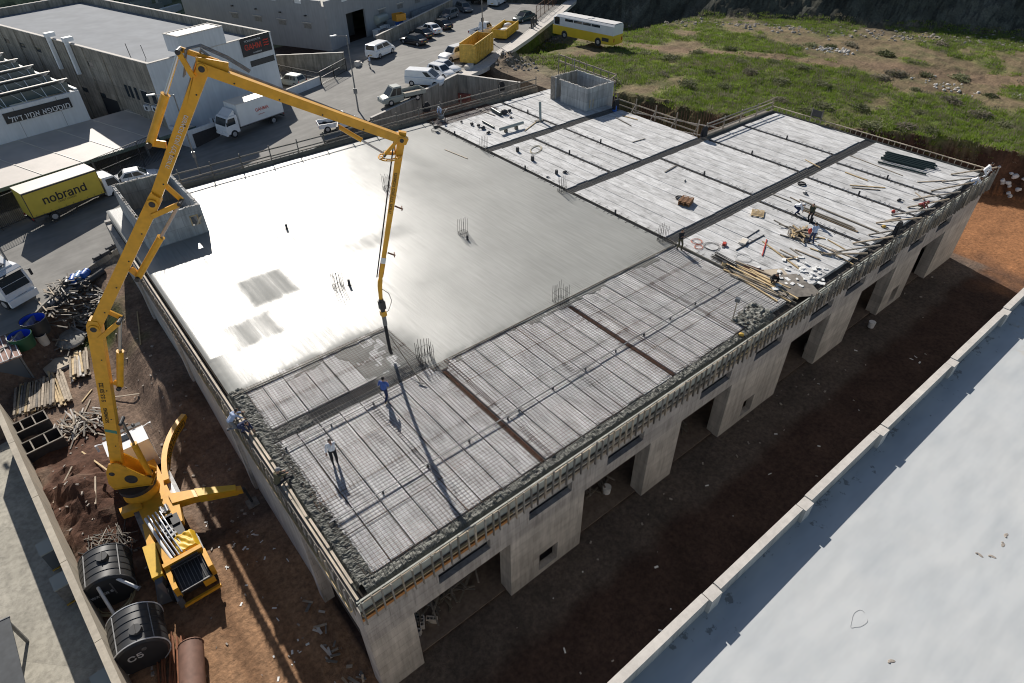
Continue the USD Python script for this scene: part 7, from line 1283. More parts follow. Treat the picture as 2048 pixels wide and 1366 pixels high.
person('man in black squatting on the plywood sheet beside the white litter', (*(34.30, 2.76), H+.03), toward(-120), C_BLACK, C_BLACK, pelvis=.34, lean=.65, feet=((.12, .16), (.05, -.16)), hands=((.42, .12, .42), (.40, -.10, .38)), head_dir=(1, .2, -.7), kneeout=.35)
person('man in light blue shirt kneeling at the left form beside another worker', (*(-0.21, 13.46), H+.08), toward(10), C_LBLUE, C_GREY, pelvis=.42, lean=.9, feet=((.25, .15), (-.45, -.14)), hands=((.75, .1, .35), (.6, -.2, .15)), head_dir=(1, .2, -.6))
person('man in navy jacket crouching at the left form with his back bent', (*(0.04, 12.68), H+.08), toward(-60), C_NAVY, C_NAVY, pelvis=.36, lean=1.0, feet=((.2, .16), (.0, -.16)), hands=((.6, .1, .15), (.55, -.12, .12)), head_dir=(1, 0, -1))
person('man in olive jacket and grey cap sitting on the left form above the outrigger', (*(0.05, 8.07), H+.05), toward(25), C_OLIVE, C_BLACK, pelvis=.25, lean=.4, feet=((.6, .2), (.55, -.18)), hands=((.5, .12, .4), (.5, -.1, .35)), helmet=C_GREY, head_dir=(1, .2, -.5), kneeout=.4)
person('worker in pale overalls and white helmet bending beside the finishing machine', (*(34.88, 45.40), H), toward(-140), C_LBLUE, C_GREY, lean=.75, pelvis=.85, hands=((.55, .15, .75), (.5, -.15, .72)), helmet=PAPER, head_dir=(1, 0, -.7))
person('man in pale clothes standing on the road behind the white van', np.array((40.16, 70.96, 7.61)), toward(160), C_LBLUE, C_GREY, hands=((.2, .2, 1.0), (.15, -.25, .9)))
person('worker in white overalls climbing at the far right corner of the front form', (*(63.37, 0.20), H+.25), toward(-60), C_WHITE, C_WHITE, lean=.5, pelvis=.8, hands=((.4, .2, .9), (.4, -.1, .8)), feet=((.2, .12), (-.2, -.12)), fz=(.3, 0))
person('worker in white crouched over the front form just below the climbing one', (*(61.65, 0.29), H), toward(-80), C_WHITE, C_LBLUE, lean=1.0, pelvis=.5, hands=((.6, .2, .3), (.6, -.1, .2)))
person('worker in maroon cap crouching among the inclined braces', (*(53.45, 1.19), H), toward(-100), C_MAROON, C_OLIVE, lean=.9, pelvis=.4, hands=((.5, .2, .3), (.5, -.1, .2)), helmet=C_MAROON, head_dir=(1, 0, -.8))

# ------------------------------------------------------------------ dirt yard on the left
def tank(label, c, rz, white=False):
    R, L = 1.3, 2.45; t = thing('water_tank', label, 'tank', (c[0], c[1], .05), rz)
    prof_ = [(-L/2, .02), (-L/2, R*.9), (-L/2+.12, R)]; n = 5
    for k in range(n):
        a = -L/2+.12+k*(L-.24)/n; b = a+(L-.24)/n; prof_ += [(a+.03, R), (b-.06, R), (b-.045, R-.035), (b-.015, R-.035)]
    prof_ += [(L/2-.12, R), (L/2, R*.9), (L/2, .02)]
    obj('shell', MB().tube([(0, p, R) for p, _ in prof_], [r for _, r in prof_], 40, False), PLASTIC, t, smooth=25)
    obj('end_plate', MB().cyl((0, -L/2-.01, R), (0, -L/2+.04, R), R*.88, 36), PLASTIC, t)
    for y in (-L/2+.1, L/2-.1): obj('end_band', MB().tube([(math.cos(a)*(R+.005), y, R+math.sin(a)*(R+.005)) for a in np.linspace(0, 2*PI, 41)], .035, 5, False), WPANEL if white else STEEL, t)
    h = obj('hatch', MB().tube([(.25, .2 if not white else -.5, 2*R-.12), (.25, .2 if not white else -.5, 2*R+.14)], [.30, .29], 18), PLASTIC, t, smooth=40); obj('hatch_bar', MB().box((.25, .2 if not white else -.5, 2*R+.17), (.05, .58, .05)), DARK, h)
    for xx in (-.75, .9): obj('seam', MB().bar((xx, -L/2+.1, R+math.sqrt(R*R-xx*xx)+.004), (xx, L/2-.1, R+math.sqrt(R*R-xx*xx)+.004), .05, .02), STEEL, t)
    if white: obj('mark', place_text(latin('C5', .4), (-.2, -L/2-.03, R*1.25), (1, 0, 0), (0, 0, 1)), LETTERW, t); obj('outlet', MB().cyl((.3, -L/2-.05, R*1.5), (.3, -L/2+.02, R*1.5), .12, 10), STEEL, t)
    else: obj('mark', place_text(latin('WATER 5', .18), (-.3, -L/2-.03, R*1.1), (1, 0, 0), (0, 0, 1)), LETTERW, t); obj('level_strip', MB().box((.3, -L/2-.02, R*1.2), (.07, .03, 1.0)), STEEL, t)
    obj('cradle', MB().bx(-.9, .9, -.95, -.7, -.1, .25).bx(-.9, .9, .7, .95, -.1, .25), WOODG, t)
tank('black plastic water tank with grey bands lying beside the rear outrigger', (-9.04, 14.71, 1.40), math.radians(-8))
tank('black plastic water tank with white end bands lying at the bottom left', (-8.64, 9.87, 1.40), math.radians(-6), True)
ring('hose_coil', 'tangled tan hose coil between the two black water tanks', 'hose', (-9.21, 13.64, 0.15), .95, TANHOSE, 5, .03, .5)
p = np.array((-9.07, 13.14, 0.15)); t = thing('bent_pipe', 'white bent steel pipe standing between the black water tanks', 'pipe', p); obj('pipe', MB().tube([(-.3, -.9, .6), (-.4, .4, 2.0), (-.1, .75, 2.25), (.3, .6, 2.2), (1.2, -.5, 1.4)], .09, 8), WPANEL, t, smooth=40); obj('flange', MB().cyl((1.2, -.5, 1.4), (1.26, -.57, 1.35), .14, 10), STEEL, t)
t = thing('rusty_cylinder', 'rusty steel drum lying at the bottom edge beside the tyre tracks', 'drum', (-7.09, 6.79, 0.15), math.radians(75)); obj('shell', MB().tube([(-1.5, 0, .62), (-1.45, 0, .62), (1.45, 0, .62), (1.5, 0, .62)], [.55, .6, .6, .55], 20), mat('rust_drum', (.20, .11, .08), .7, .2, 2), t, smooth=40); obj('end_ring', MB().tube([(1.4, .6*math.cos(a), .62+.6*math.sin(a)) for a in np.linspace(0, 2*PI, 21)], .03, 4, False), RUST, t)
t = thing('steel_bundle', 'bundle of rusty angle bars lying next to the rusty drum', 'steel bars', (-7.90, 7.99, 0.15), math.radians(75))
for k in range(12): obj('bar', MB().bar((-1.6+rnd.uniform(-.3, .3), (k-6)*.1, .1+rnd.uniform(0, .2)), (1.6+rnd.uniform(-.3, .3), (k-6)*.1+rnd.uniform(-.2, .2), .1+rnd.uniform(0, .2)), .08, .05), mat('red_rust', (.24, .09, .04), .8, .3, 3) if k == 0 else MATS['red_rust'], t)
# timber stacks
def stack(label, a, b, c, n, mt, layers=3, jit=.12):
    a, b, c = (np.array(q[:2]) for q in (a, b, c)); t = thing('timber_stack', label, 'timber stack', (*((a+b)/2), .1)); o_ = (a+b)/2
    for l in range(layers):
        for k in range(n):
            s = (k+.5+rnd.uniform(-.1, .1))/n; p = a+(b-a)*s+(c-a)*rnd.uniform(-jit, jit)*.5; q = p+(c-a)*(1+rnd.uniform(-jit, jit))+(b-a)*rnd.uniform(-.5, .5)/n
            obj('plank', MB().bar((*(p-o_), .12+l*.12), (*(q-o_), .12+l*.12), np.hypot(*(b-a))/n*.86, .09), rnd.choice(mt), t)
    for k in (0.15, .8): p, q = a+(c-a)*k-o_, b+(c-a)*k-o_; obj('bearer', MB().bar((*p, .02), (*q, .02), .1, .1), WOODG, t)
stack('broad stack of sawn planks partly in the shed shadow on the yard', (-11.46, 34.06, 0.15), (-8.83, 33.51, 0.15), (-10.84, 37.45, 0.15), 15, [WOOD, WOOD, WOODY, WOODG], 3)
stack('narrow leaning stack of planks right of the broad stack', (-8.72, 33.20, 0.15), (-7.70, 33.61, 0.15), (-8.71, 37.32, 0.15), 6, [WOOD, WOODY], 2, .2)
stack('small bright stack of short planks beside the big boom', (-7.37, 35.91, 0.15), (-5.99, 35.83, 0.15), (-6.96, 38.70, 0.15), 8, [WOOD, CAP, WOODY], 3, .25)
def heap(label, c, rx, ry_, n, mt, ll=(.8, 2.4), hh=.6, w=.12):
    t = thing('timber_heap', label, 'timber heap', (c[0], c[1], .05+.0))
    for k in range(n):
        a, r = rnd.uniform(0, 2*PI), math.sqrt(rnd.random()); x, y = rx*r*math.cos(a), ry_*r*math.sin(a); b = rnd.gauss(1.9, .7); L = rnd.uniform(*ll)/2; z = terrain(c[0]+x, c[1]+y)-.05+.08+hh*(1-r*.8)*rnd.random(); d = np.array([math.cos(b)*L, math.sin(b)*L, rnd.uniform(-.15, .15)]); p = np.array([x, y, float(z)])
        obj('board', MB().bar(p-d, p+d, w*rnd.uniform(.6, 1.4), .05), rnd.choice(mt), t)
heap('large scattered heap of old boards below the road edge', (-4.47, 43.68, 0.92), 1.9, 2.6, 170, [WOOD, WOODG, WOODG, CAP, WOODD], hh=.9)
heap('scattered heap of thin boards between the dirt mound and the plank stacks', (-7.74, 30.06, 0.15), 2.0, 1.6, 70, [WOODG, WOOD, CAP], (.7, 2.2), .6, .09)
heap('loose boards lying around the road slope beside the blue tubs', (-6.61, 42.18, 1.11), 1.0, 2.2, 30, [WOOD, WOODG], (1.5, 3.2), .4)
for k, (a, b, lab) in enumerate((((-5.76, 32.14, 0.00), (-3.60, 30.33, 0.49), 'long thin board lying on the yard right of the boom'), ((-8.30, 26.99, 0.27), (-7.20, 23.39, 0.66), 'pale board lying across the brown mound'), ((-8.97, 24.93, 1.10), (-10.56, 22.80, 0.76), 'grey board leaning down the brown mound'), ((-1.01, 38.66, 2.29), (-1.97, 34.15, 2.09), 'pale board standing near the left wall of the building'), ((-8.04, 30.15, 0.02), (-6.68, 32.78, -0.01), 'long pale board right of the bright planks'), ((-7.25, 32.90, -0.02), (-6.34, 33.94, -0.02), 'short pale board on the green patch beside the boom'), ((-7.97, 23.08, 1.05), (-8.46, 20.64, 1.10), 'thin stick standing in the brown mound'))):
    p, q = np.array(a)[:2], np.array(b)[:2]; stick('timber', lab, 'timber', p, q, .10, .05, WOOD if k % 2 == 0 else WOODY, float(terrain(*p))+.05, float(terrain(*q))+.05)
t = thing('concrete_slab', 'pale square concrete slab lying beside the shed', 'slab', (-7.99, 39.48, 0.15), math.radians(8)); obj('slab', MB().bx(-.95, .95, -1.5, 1.5, -.05, .14), PLY, t); obj('edge', MB().bx(-.97, .97, -1.54, -1.5, -.05, .10), CAP, t)
for k, c in enumerate(((-10.60, 31.56, 0.60), (-10.29, 28.97, 0.60))):
    t = thing('steel_crate', 'empty dark open crate on the yard, %s' % ('nearer the plank stack' if k == 0 else 'nearer the dirt mound'), 'crate', (c[0], c[1], .05), math.radians(6)); L, W = (2.3, 1.2) if k == 0 else (2.6, 1.3)
    for s in (-1, 1): obj('side', MB().bx(-L/2, L/2, s*W/2-.03, s*W/2+.03, 0, 1.0), DARK, t); obj('end', MB().bx(s*L/2-.03, s*L/2+.03, -W/2+.03, W/2-.03, 0, 1.0), DARK, t); obj('top_rail', MB().bx(-L/2-.04, L/2+.04, s*W/2-.05, s*W/2+.05, 1.003, 1.06), WOODG, t)
    for q in range(4): xx = -L/2+q*L/3; obj('divider', MB().bx(xx-.04, xx+.04, -W/2+.05, W/2-.05, .9, 1.05), WOODG, t)
    obj('floor', MB().bx(-L/2, L/2, -W/2, W/2, -.02, .02), DARK, t)
# shed
sh_ = thing('shed', 'small shed with a rusty ribbed roof at the left edge of the yard', 'shed', (-9.98, 39.70, 2.60), math.radians(2)); sh_.GetAttribute('xformOp:translate').Set(Gf.Vec3d(-11.0, 39.55, .3))
obj('wall', MB().bx(-3, 1.25, -1.5, -1.42, 0, 2.25).bx(1.17, 1.25, -1.42, 1.5, 0, 2.25), GRAYP, sh_); obj('roof', MB().loft([[(-3, -1.75, 2.25), (1.5, -1.75, 2.25), (1.5, -1.75, 2.31), (-3, -1.75, 2.31)], [(-3, 1.65, 2.5), (1.5, 1.65, 2.5), (1.5, 1.65, 2.56), (-3, 1.65, 2.56)]]), mat('rusty_roof_sheet', (.30, .17, .13), .7, .3, 2), sh_)
for k in range(12): xx = 1.4-k*.36; obj('roof_rib', MB().bar((xx, -1.75, 2.34), (xx, 1.65, 2.59), .06, .05), WPANEL, sh_)
for q in (-1.75, 0, 1.65): obj('roof_bar', MB().bar((-3, q, 2.38+.0735*(q+1.75)), (1.55, q, 2.38+.0735*(q+1.75)), .09, .06), STEEL, sh_)
obj('post', MB().bx(1.3, 1.42, -1.6, -1.48, 0, 2.2), STEEL, sh_)
# tubs and barrels
def tub(label, c, r, h, outer, inner, z=.6, tilt=0.):
    t = thing('tub', label, 'tub', (c[0], c[1], z)); obj('shell', MB().tube([(0, 0, 0), (0, 0, h)], [r*.9, r], 24, False), outer, t, smooth=40); obj('inside', MB().tube([(0, 0, h), (0, 0, .08)], [r*.96, r*.86], 24, False), inner, t, smooth=40); obj('bottom', MB().cyl((0, 0, .05), (0, 0, .1), r*.87, 24), RUBBLE, t); obj('rim', MB().tube([(math.cos(a)*r, math.sin(a)*r, h) for a in np.linspace(0, 2*PI, 25)], .035, 5, False), outer, t)
BLUEIN = mat('blue_inside', (.015, .06, .42), .4)
tub('large cut open tub with a blue inside, dark outside, below the lorry tractor', (-7.94, 41.54, 2.05), .95, 1.3, PLASTIC, BLUEIN, (-7.94, 41.54, 2.05)[2]-.1)
tub('cut open tub with a blue inside partly behind the shed roof', (-9.13, 40.13, 2.08), .85, 1.1, GREENP, BLUEIN, (-9.13, 40.13, 2.08)[2]-.1)
tub('pale barrel with a brown inside beside the blue tubs', (-7.96, 40.84, 1.24), .38, .95, CREAM, RUST, (-7.96, 40.84, 1.24)[2]-.1)
for k, c in enumerate(((-3.11, 46.17, 3.02), (-3.65, 46.13, 3.00), (-4.13, 45.95, 2.98), (-4.64, 45.78, 2.97))):
    t = thing('barrel', ['dark blue barrel lying on the slope under the kerb, farthest right', 'pale blue barrel lying between two dark ones', 'blue barrel lying left of the pale one', 'dark barrel lying farthest left in the row under the kerb'][k], 'barrel', (c[0], c[1], c[2]+.3), math.radians(55+8*k)); obj('shell', MB().tube([(-.5, 0, 0), (-.45, 0, 0), (0, 0, 0), (.45, 0, 0), (.5, 0, 0)], [.27, .31, .33, .31, .27], 16), [BLUEP, mat('pale_blue_plastic', (.22, .36, .58), .4), BLUEP, PLASTIC][k], t, smooth=40); obj('hoop', MB().tube([(.2, .33*math.cos(a), .33*math.sin(a)) for a in np.linspace(0, 2*PI, 17)], .02, 4, False), DARK, t)
for k, (a, b, lab, m) in enumerate((((-4.58, 44.95, 2.42), (-1.67, 45.70, 3.08), 'long black corrugated pipe lying on the slope below the kerb', PLASTIC), ((-0.70, 48.31, 3.57), (0.71, 48.60, 3.71), 'black drainage pipe lying by the stair tower', PLASTIC), ((-6.56, 43.63, 2.63), (-4.54, 45.26, 2.67), 'grey concrete pipe lying under the kerb', STEEL), ((-1.99, 47.40, 3.44), (-0.51, 47.86, 3.55), 'second dark pipe lying on the slope near the stair tower', DARK), ((-6.57, 43.24, 2.33), (-5.37, 44.36, 2.47), 'dark short pipe beside the grey concrete pipe', DARK))):
    p, q = np.array(a)+[0, 0, .22], np.array(b)+[0, 0, .22]; t = thing('drain_pipe', lab, 'pipe', (p+q)/2); c = (p+q)/2; n = 26; tt = np.linspace(0, 1, n); obj('tube', MB().tube([p-c+(q-p)*s for s in tt], [.26*(1+(.07 if i % 2 else 0)) for i in range(n)], 14), m, t, smooth=40); obj('collar', MB().cyl(p-c+(q-p)*.45, p-c+(q-p)*.5, .33, 14), DARK, t)
c = (-6.29, 41.20, 0.58); t = thing('concrete_lump', 'round crust of hardened concrete with a rough top on the yard', 'concrete', (c[0], c[1], c[2])); b = trimesh.creation.icosphere(3, 1.); b.vertices *= np.array([1.1, 1.5, .38]); b.vertices[:, 2] += .25*(meshkit.fbm(b.vertices*3, 4, 2)-.4); obj('lump', MB().mesh(b), mat('hard_concrete', (.30, .29, .26), .9, .25, 3, bump=.8), t, smooth=True)
t = thing('wire_heap', 'dark heap of bent mesh beside the left wall of the building', 'wire', (-1.4, 30.5, .1)); mb = MB()
for k in range(60): p = np.array([rnd.uniform(-.9, .9), rnd.uniform(-1.6, 1.6), rnd.uniform(0, .6)]); d = np.array([rnd.uniform(-.7, .7), rnd.uniform(-.9, .9), rnd.uniform(-.2, .3)]); mb.tube([p-d, p+[0, 0, .15], p+d], .015, 3, False)
obj('wires', mb, DARK, t, kind='stuff'); obj('mound', MB().mesh(trimesh.creation.icosphere(2, 1), np.diag([1.0, 1.7, .35])), mat('dark_earth', (.035, .032, .03), .95, .3, 3, bump=.8), t)
# debris inside the doorways and along the walls
for k, (x, y, n, lab) in enumerate(((5.2, 3.0, 120, 'dim heap of old timbers inside the doorway nearest the camera'), (16.2, 3.2, 100, 'dim heap of long timbers inside the second doorway'), (24.3, 3.0, 30, 'few timbers leaning inside the third doorway'))):
    t = thing('timber_heap', lab, 'timber heap', (x, y, .1))
    for q in range(n): a = rnd.gauss(.6 if k else 1.2, .8); L = rnd.uniform(.4, 1.2); p = np.array([rnd.uniform(-2.0, 2.0), rnd.uniform(-1.2, 1.9), rnd.uniform(.05, .9 if k < 2 else .4)]); d = np.array([math.cos(a)*L, math.sin(a)*L, rnd.uniform(-.3, .3)*L*.4]); d[2] = np.clip(d[2], -p[2]+.03, 1); obj('timber', MB().bar(p-d, p+d, .10, .06), rnd.choice([WOODG, WOODD, WOODG]), t)
for k in range(5):
    t = thing('hollow_block', 'pale hollow concrete block by the timber heap in the nearest doorway, %s' % names[k], 'block', (2.9+.5*(k % 3), 1.6+.45*(k//3), .12+.2*(k % 2)), rnd.uniform(0, 3)); obj('face', MB().bx(-.3, .3, -.03, .03, 0, .4).bx(-.3, .3, .17, .2, 0, .4), CAP, t)
    for q in range(4): obj('web', MB().bx(-.3+q*.19, -.26+q*.19, .03, .17, 0, .4), CAP, t)
for k, (x, y, lab) in enumerate(((40.5, 1.2, 'white sack lying in the fifth doorway'), (41.6, .8, 'white bucket beside the fifth doorway jamb'), (47.5, -.6, 'white tub standing outside the far doorway'), (17.4, 1.6, 'white plastic can in the second doorway'))):
    t = thing('container', lab, 'container', (x, y, .1)); obj('body', MB().tube([(0, 0, 0), (0, 0, .5)], [.25, .28], 12), WPANEL, t); obj('lid', MB().cyl((0, 0, .5), (0, 0, .54), .29, 12), PAPER, t)
scat = MB()
for k in range(270):
    if k < 230: x, y = rnd.uniform(-10.5, -.6), rnd.uniform(-4, 40)
    elif k < 256: x, y = rnd.uniform(0, 60), -abs(rnd.gauss(0, 1.6))-.2
    else: x, y = rnd.uniform(0, 60), rnd.uniform(-8.3, 0)
    s = rnd.uniform(.03, .11); scat.box((x, y, float(terrain(x, y))+s*.3), (s*2, s*rnd.uniform(.6, 1.4), s), rnd.uniform(0, 3))
obj('rubble', scat, RUBBLE, kind='stuff', label='small pale stones and scraps scattered over the bare soil', cat='rubble')
wh = MB()
for k in range(60): x, y = (rnd.uniform(-4, -.5), rnd.uniform(-2, 16)) if k < 40 else (rnd.uniform(2, 50), rnd.uniform(-7, -1)); wh.box((x, y, float(terrain(x, y))+.02), (rnd.uniform(.05, .3), rnd.uniform(.03, .12), .02), rnd.uniform(0, 3))
obj('scraps', wh, PAPER, kind='stuff', label='white scraps of paper and plastic strewn along the building foot', cat='litter')
heap('narrow strip of rubble boards along the foot of the left end wall', (-.9, 2.5), .5, 4.5, 26, [WOODG, CAP, WOOD], (.3, .9), .2)
heap('dry sticks and wires behind the brown mound beside the tank', (-8.6, 17.6), 1.2, 1.2, 60, [WOODG, WOODD, REBARD], (.6, 1.6), .5, .04)

# ------------------------------------------------------------------ field: shrubs, stones, grass, rubble
LEAF = []
for n_, c in (('grass_blade', (.18, .265, .04)), ('grass_blade_light', (.24, .31, .06)), ('shrub_leaf', (.21, .22, .12)), ('shrub_leaf_dark', (.12, .14, .06)), ('shrub_dry', (.27, .24, .18))):
    LEAF.append(usdkit.material(stage, '/World/Looks/'+n_, {'oi': ('object_info', {}), 'mr': ('map_range', {'from_min': 0., 'from_max': 1., 'to_min': .7, 'to_max': 1.3}), 'h': ('hsv', {'color': c}), 'p': ('principled_bsdf', {'roughness': .7, 'specular_ior_level': .2}), 't': ('translucent_bsdf', {}), 'm': ('mix_closure', {'fac': .35})}, [('oi.random', 'mr.value'), ('mr.result', 'h.value'), ('h.color', 'p.base_color'), ('h.color', 't.color'), ('p.BSDF', 'm.closure1'), ('t.BSDF', 'm.closure2')], surface='m.closure'))
def leaves(n, spread, size, seed, hgt=1., up_bias=.5):
    r = np.random.default_rng(seed); p = r.normal(size=(n, 3)); p /= np.linalg.norm(p, axis=1, keepdims=True); p *= (r.random((n, 1))**.4); p[:, 2] = np.abs(p[:, 2])
    k = 1+.5*(meshkit.fbm(p*2.2+seed, 3, seed)[:, None]-.5)*2; p = p*k*np.array([spread, spread, hgt]); a = r.normal(size=(n, 3))+[0, 0, up_bias]; a /= np.linalg.norm(a, axis=1, keepdims=True); b = np.cross(a, r.normal(size=(n, 3))); b /= np.linalg.norm(b, axis=1, keepdims=True); s = size*(.6+.8*r.random((n, 1)))
    v = np.stack([p-b*s*.4, p+b*s*.4, p+a*s*1.5], 1).reshape(-1, 3); return v, np.arange(3*n).reshape(-1, 3)
protos = []
spots = [(81.27, 45.79, 7.40), (86.78, 44.00, 7.39), (95.73, 44.77, 7.39), (75.39, 50.92, 7.40), (76.13, 46.75, 7.40), (75.59, 39.18, 7.24), (79.42, 35.30, 7.03), (80.49, 31.23, 6.74), (84.50, 27.62, 6.45), (91.85, 27.32, 6.43), (94.77, 24.40, 6.17), (94.51, 19.28, 5.73), (77.39, 23.37, 6.08), (81.96, 20.46, 5.83), (97.72, 23.69, 6.11), (101.71, 21.23, 5.89), (105.32, 17.86, 5.60), (100.84, 12.06, 5.16), (93.10, 10.28, 5.04), (87.23, 15.20, 5.39), (87.34, 32.45, 6.84), (100.70, 35.54, 7.04), (104.18, 34.15, 6.95), (96.02, 38.71, 7.22), (98.70, 37.77, 7.17), (104.90, 28.82, 6.55), (117.90, 26.27, 6.34), (127.02, 21.41, 5.91), (68.08, 43.52, 7.38), (66.81, 46.04, 7.40), (69.43, 42.46, 7.35), (61.51, 44.74, 7.39), (69.03, 37.81, 7.17), (72.48, 34.34, 6.97), (74.31, 27.18, 6.41), (74.28, 23.58, 6.10), (77.87, 16.95, 5.53), (82.48, 11.79, 5.14), (80.89, 14.08, 5.30), (71.79, 52.62, 7.40), (82.20, 38.94, 7.23), (86.17, 36.19, 7.08), (94.17, 14.46, 5.33), (92.26, 7.03, 4.87), (86.89, 22.07, 5.97)]
kinds = []
for v_ in range(4):
    t = thing('shrub', 'x', 'shrub', (0, 0, 0)); obj('foliage', leaves(420, 1.1, .16, 50+v_, .7), LEAF[2 + v_ % 3], t); obj('inner_foliage', leaves(160, .8, .14, 80+v_, .55), LEAF[3], t); mb = MB()
    for k in range(7): a = k*.9; mb.tube([(0, 0, -.1), (.3*math.cos(a), .3*math.sin(a), .35), (.7*math.cos(a), .7*math.sin(a), .55)], .025, 3, False)
    obj('stem', mb, WOODD, t); kinds.append(t)
SH = []; tone = ['grey green', 'dark green', 'dry brownish', 'olive green']
for k, c in enumerate(spots):
    p = np.array(c)[:2]; z = float(terrain(*p))-.05; s = rnd.uniform(.7, 1.4); lab = 'x'; lab_ = '%s low bush in the grass field, %s, %s part' % (['small', 'medium sized', 'wide'][min(2, int((s-.8)*3.4))], tone[k % 4], 'nearer the deck' if c[1] > 185 else ('beyond the track' if c[1] < 110 else 'middle'))
    g = 'low bushes scattered over the field'
    SH.append([None, p, tone[k % 4]+' low bush'])
    if k < 4: o = SH[-1][0] = kinds[k]; o.GetAttribute('xformOp:translate').Set(Gf.Vec3d(float(p[0]), float(p[1]), z)); keys(o, lab, 'shrub', g); UsdGeom.Xformable(o).AddScaleOp().Set(Gf.Vec3f(s*1.2, s, s*.7))
    else: SH[-1][0] = dup(kinds[k % 4], (p[0], p[1], z), rnd.uniform(0, 6), lab, g, (s*1.3, s, s*.7))
by_landmark([tuple(q) for q in SH], [((73.64, 60.82, 7.40)[:2], 'yellow coach'), ((61.79, 43.19, 7.37)[:2], 'far stair tower'), ((65.78, 30.86, 6.72)[:2], 'upright starter bars'), ((75.64, 20.96, 5.87)[:2], 'dark posts on the end rail'), ((100.70, 35.54, 7.04)[:2], 'rubble beyond the track'), ((99.60, 18.16, 5.63)[:2], 'white rubble in the grass'), ((91.74, 7.41, 4.89)[:2], 'right edge of the red bank')], '%snearest %s to the %s')
# grass tufts as one mass
UsdGeom.Scope.Define(stage, '/World/grass') if False else None
pi = UsdGeom.PointInstancer.Define(stage, '/World/grass'); keys(pi.GetPrim(), 'short green grass and weeds covering the open field', 'grass', kind='stuff')
for k in range(4):
    r = np.random.default_rng(200+k); n = 16; base = r.normal(size=(n, 3))*[.16, .16, 0]; d = r.normal(size=(n, 3))*[.1, .1, 0]+[0, 0, 1]; d *= (.10+.14*r.random((n, 1))); w = r.normal(size=(n, 3))*[1, 1, 0]; w /= np.linalg.norm(w, axis=1, keepdims=True); w *= .03
    v = np.stack([base-w, base+w, base+d], 1).reshape(-1, 3); usdkit.mesh(stage, '/World/grass/tuft_%03d' % k, (v, np.arange(3*n).reshape(-1, 3)), LEAF[(0, 1, 2, 4)[k]])
r = np.random.default_rng(5); N = 90000; X = r.uniform(54, 150, N); Yv = r.uniform(-10, 84, N); P2 = np.stack([X, Yv], 1); b = sdist(P2, BANK); hh = sdist(P2, HILL); P3 = np.stack([X, Yv, X*0], 1)
dens = sstep((meshkit.fbm(P3*[.10, .10, 0]+[3, 0, 0], 4, 21)-.33)*5)*(.35+.9*meshkit.fbm(P3*[.6, .6, 0], 3, 51)); pdm = np.abs(sdist(P2, pth)); ok = (b > -.8) & (hh < 1) & (r.random(N) < dens) & ((pdm > 1.8) | (r.random(N) < .06)); ok &= ~((X < 62) & (Yv > 46) & (b < 3))
X, Yv = X[ok], Yv[ok]; Zv = terrain(X, Yv); n = len(X)
kind = r.choice(4, n, p=[.36, .24, .22, .18]); sc = r.uniform(.7, 1.9, n); hd_ = r.uniform(0, 2*PI, n)
pi.CreatePrototypesRel().SetTargets([Sdf.Path('/World/grass/tuft_%03d' % k) for k in range(4)]); pi.CreateProtoIndicesAttr(Vt.IntArray.FromNumpy(kind.astype(np.int32))); pi.CreatePositionsAttr(Vt.Vec3fArray.FromNumpy(np.stack([X, Yv, Zv], 1).astype(np.float32)))
pi.CreateOrientationsAttr(Vt.QuathArray([Gf.Quath(float(math.cos(a/2)), 0, 0, float(math.sin(a/2))) for a in hd_])); pi.CreateScalesAttr(Vt.Vec3fArray.FromNumpy(np.stack([sc, sc, sc], 1).astype(np.float32)))
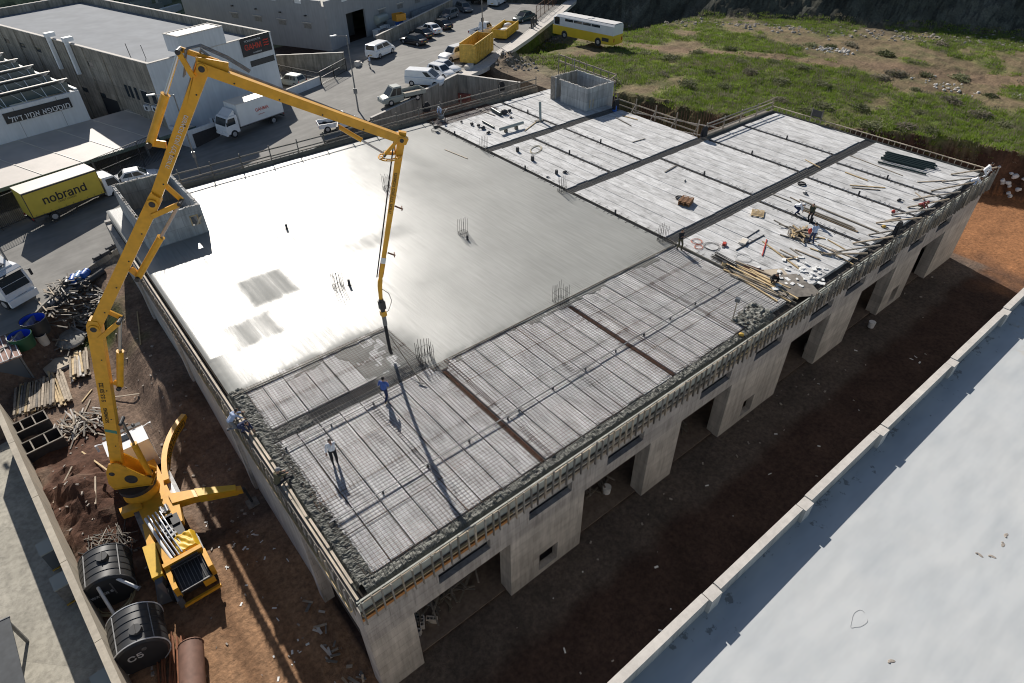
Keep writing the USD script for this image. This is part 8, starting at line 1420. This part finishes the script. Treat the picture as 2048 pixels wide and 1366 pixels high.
# stones of the field edge and the mound
def stones(label, pts, smin, smax, m, name='stones', cat='stones'):
    mb = MB(); ico = trimesh.creation.icosphere(1, 1.)
    for x, y in pts: s = rnd.uniform(smin, smax); v = ico.vertices*(1+.5*(rng.random((len(ico.vertices), 1))-.5)); q = rotz(rnd.uniform(0, 6)); mb.add(v@q.T*[s, s*rnd.uniform(.6, 1), s*.6]+[x, y, float(terrain(x, y))+s*.15], ico.faces)
    return obj(name, mb, m, kind='stuff', label=label, cat=cat)
def along(L, n, s): 
    out = []
    for _ in range(n): k = rnd.randrange(len(L)-1); a, b = np.array(L[k]), np.array(L[k+1]); out.append(a+(b-a)*rnd.random()+np.array([rnd.gauss(0, s), rnd.gauss(0, s)]))
    return out
stones('row of dark stones between the pavement and the field', along([(60.06, 61.77, 7.40)[:2], (73.85, 71.78, 7.40)[:2], (90.54, 82.01, 7.40)[:2]], 150, .8), .1, .38, STONE)
stones('pale rubble along the foot of the dark slope', along([(88.77, 76.15, 7.40)[:2], (94.47, 63.20, 7.40)[:2], (103.45, 48.02, 7.40)[:2], (110.88, 37.84, 7.18)[:2], (119.65, 29.49, 6.61)[:2], (131.89, 19.37, 5.73)[:2]], 420, 1.7), .08, .32, RUBBLE, 'rubble', 'rubble')
stones('grey stones and clods on the bare mound beside the pavement', along([(50.89, 62.99, 7.40)[:2], (54.88, 61.16, 7.40)[:2], (57.88, 56.92, 7.40)[:2]], 140, 1.6), .08, .3, STONE)
stones('pale rubble patches in the grass beside the track', along([(97.97, 36.48, 7.10)[:2], (99.08, 34.61, 6.99)[:2], (101.37, 32.60, 6.85)[:2]], 70, .9)+along([(100.06, 20.47, 5.83)[:2], (100.88, 17.35, 5.56)[:2], (99.80, 14.22, 5.31)[:2]], 40, 1.2)+along([(103.23, 10.44, 5.05)[:2], (105.89, 9.70, 5.01)[:2]], 12, .6), .08, .28, CAP, 'rubble', 'rubble')
stones('white sacks of rubble at the foot of the red bank beyond the deck corner', along([(83.18, 3.22, 1.42)[:2], (83.98, 2.06, 1.47)[:2], (83.92, 0.71, 1.60)[:2]], 12, .35), .2, .42, PAPER, 'rubble_sacks', 'sacks')
x0 = np.array((48.24, 57.68, 6.20)); t = thing('steel_container', 'reddish steel frame base lying in the sunken yard behind the deck', 'frame', (x0[0], x0[1], 5.0), .3); obj('base', MB().bx(-2.4, 2.4, -1.0, 1.0, 0, 1.2), mat('dusty_red', (.30, .10, .08), .7, .2, 2), t); obj('lid', MB().bx(-.2, 4.4, .2, 1.4, 1.203, 1.3), MATS['dusty_red'], t)
t = thing('air_cooler', 'pale boxed machine standing on the reddish base behind the deck', 'machine', (x0[0]-.5, x0[1]+.2, 6.2), .3); obj('case', MB().bx(-.7, .7, -.5, .5, 0, 1.3), CREAM, t)
for k in range(5): obj('slat', MB().bx(-.6, .6, -.53, -.503, .2+k*.2, .3+k*.2), CAP, t)
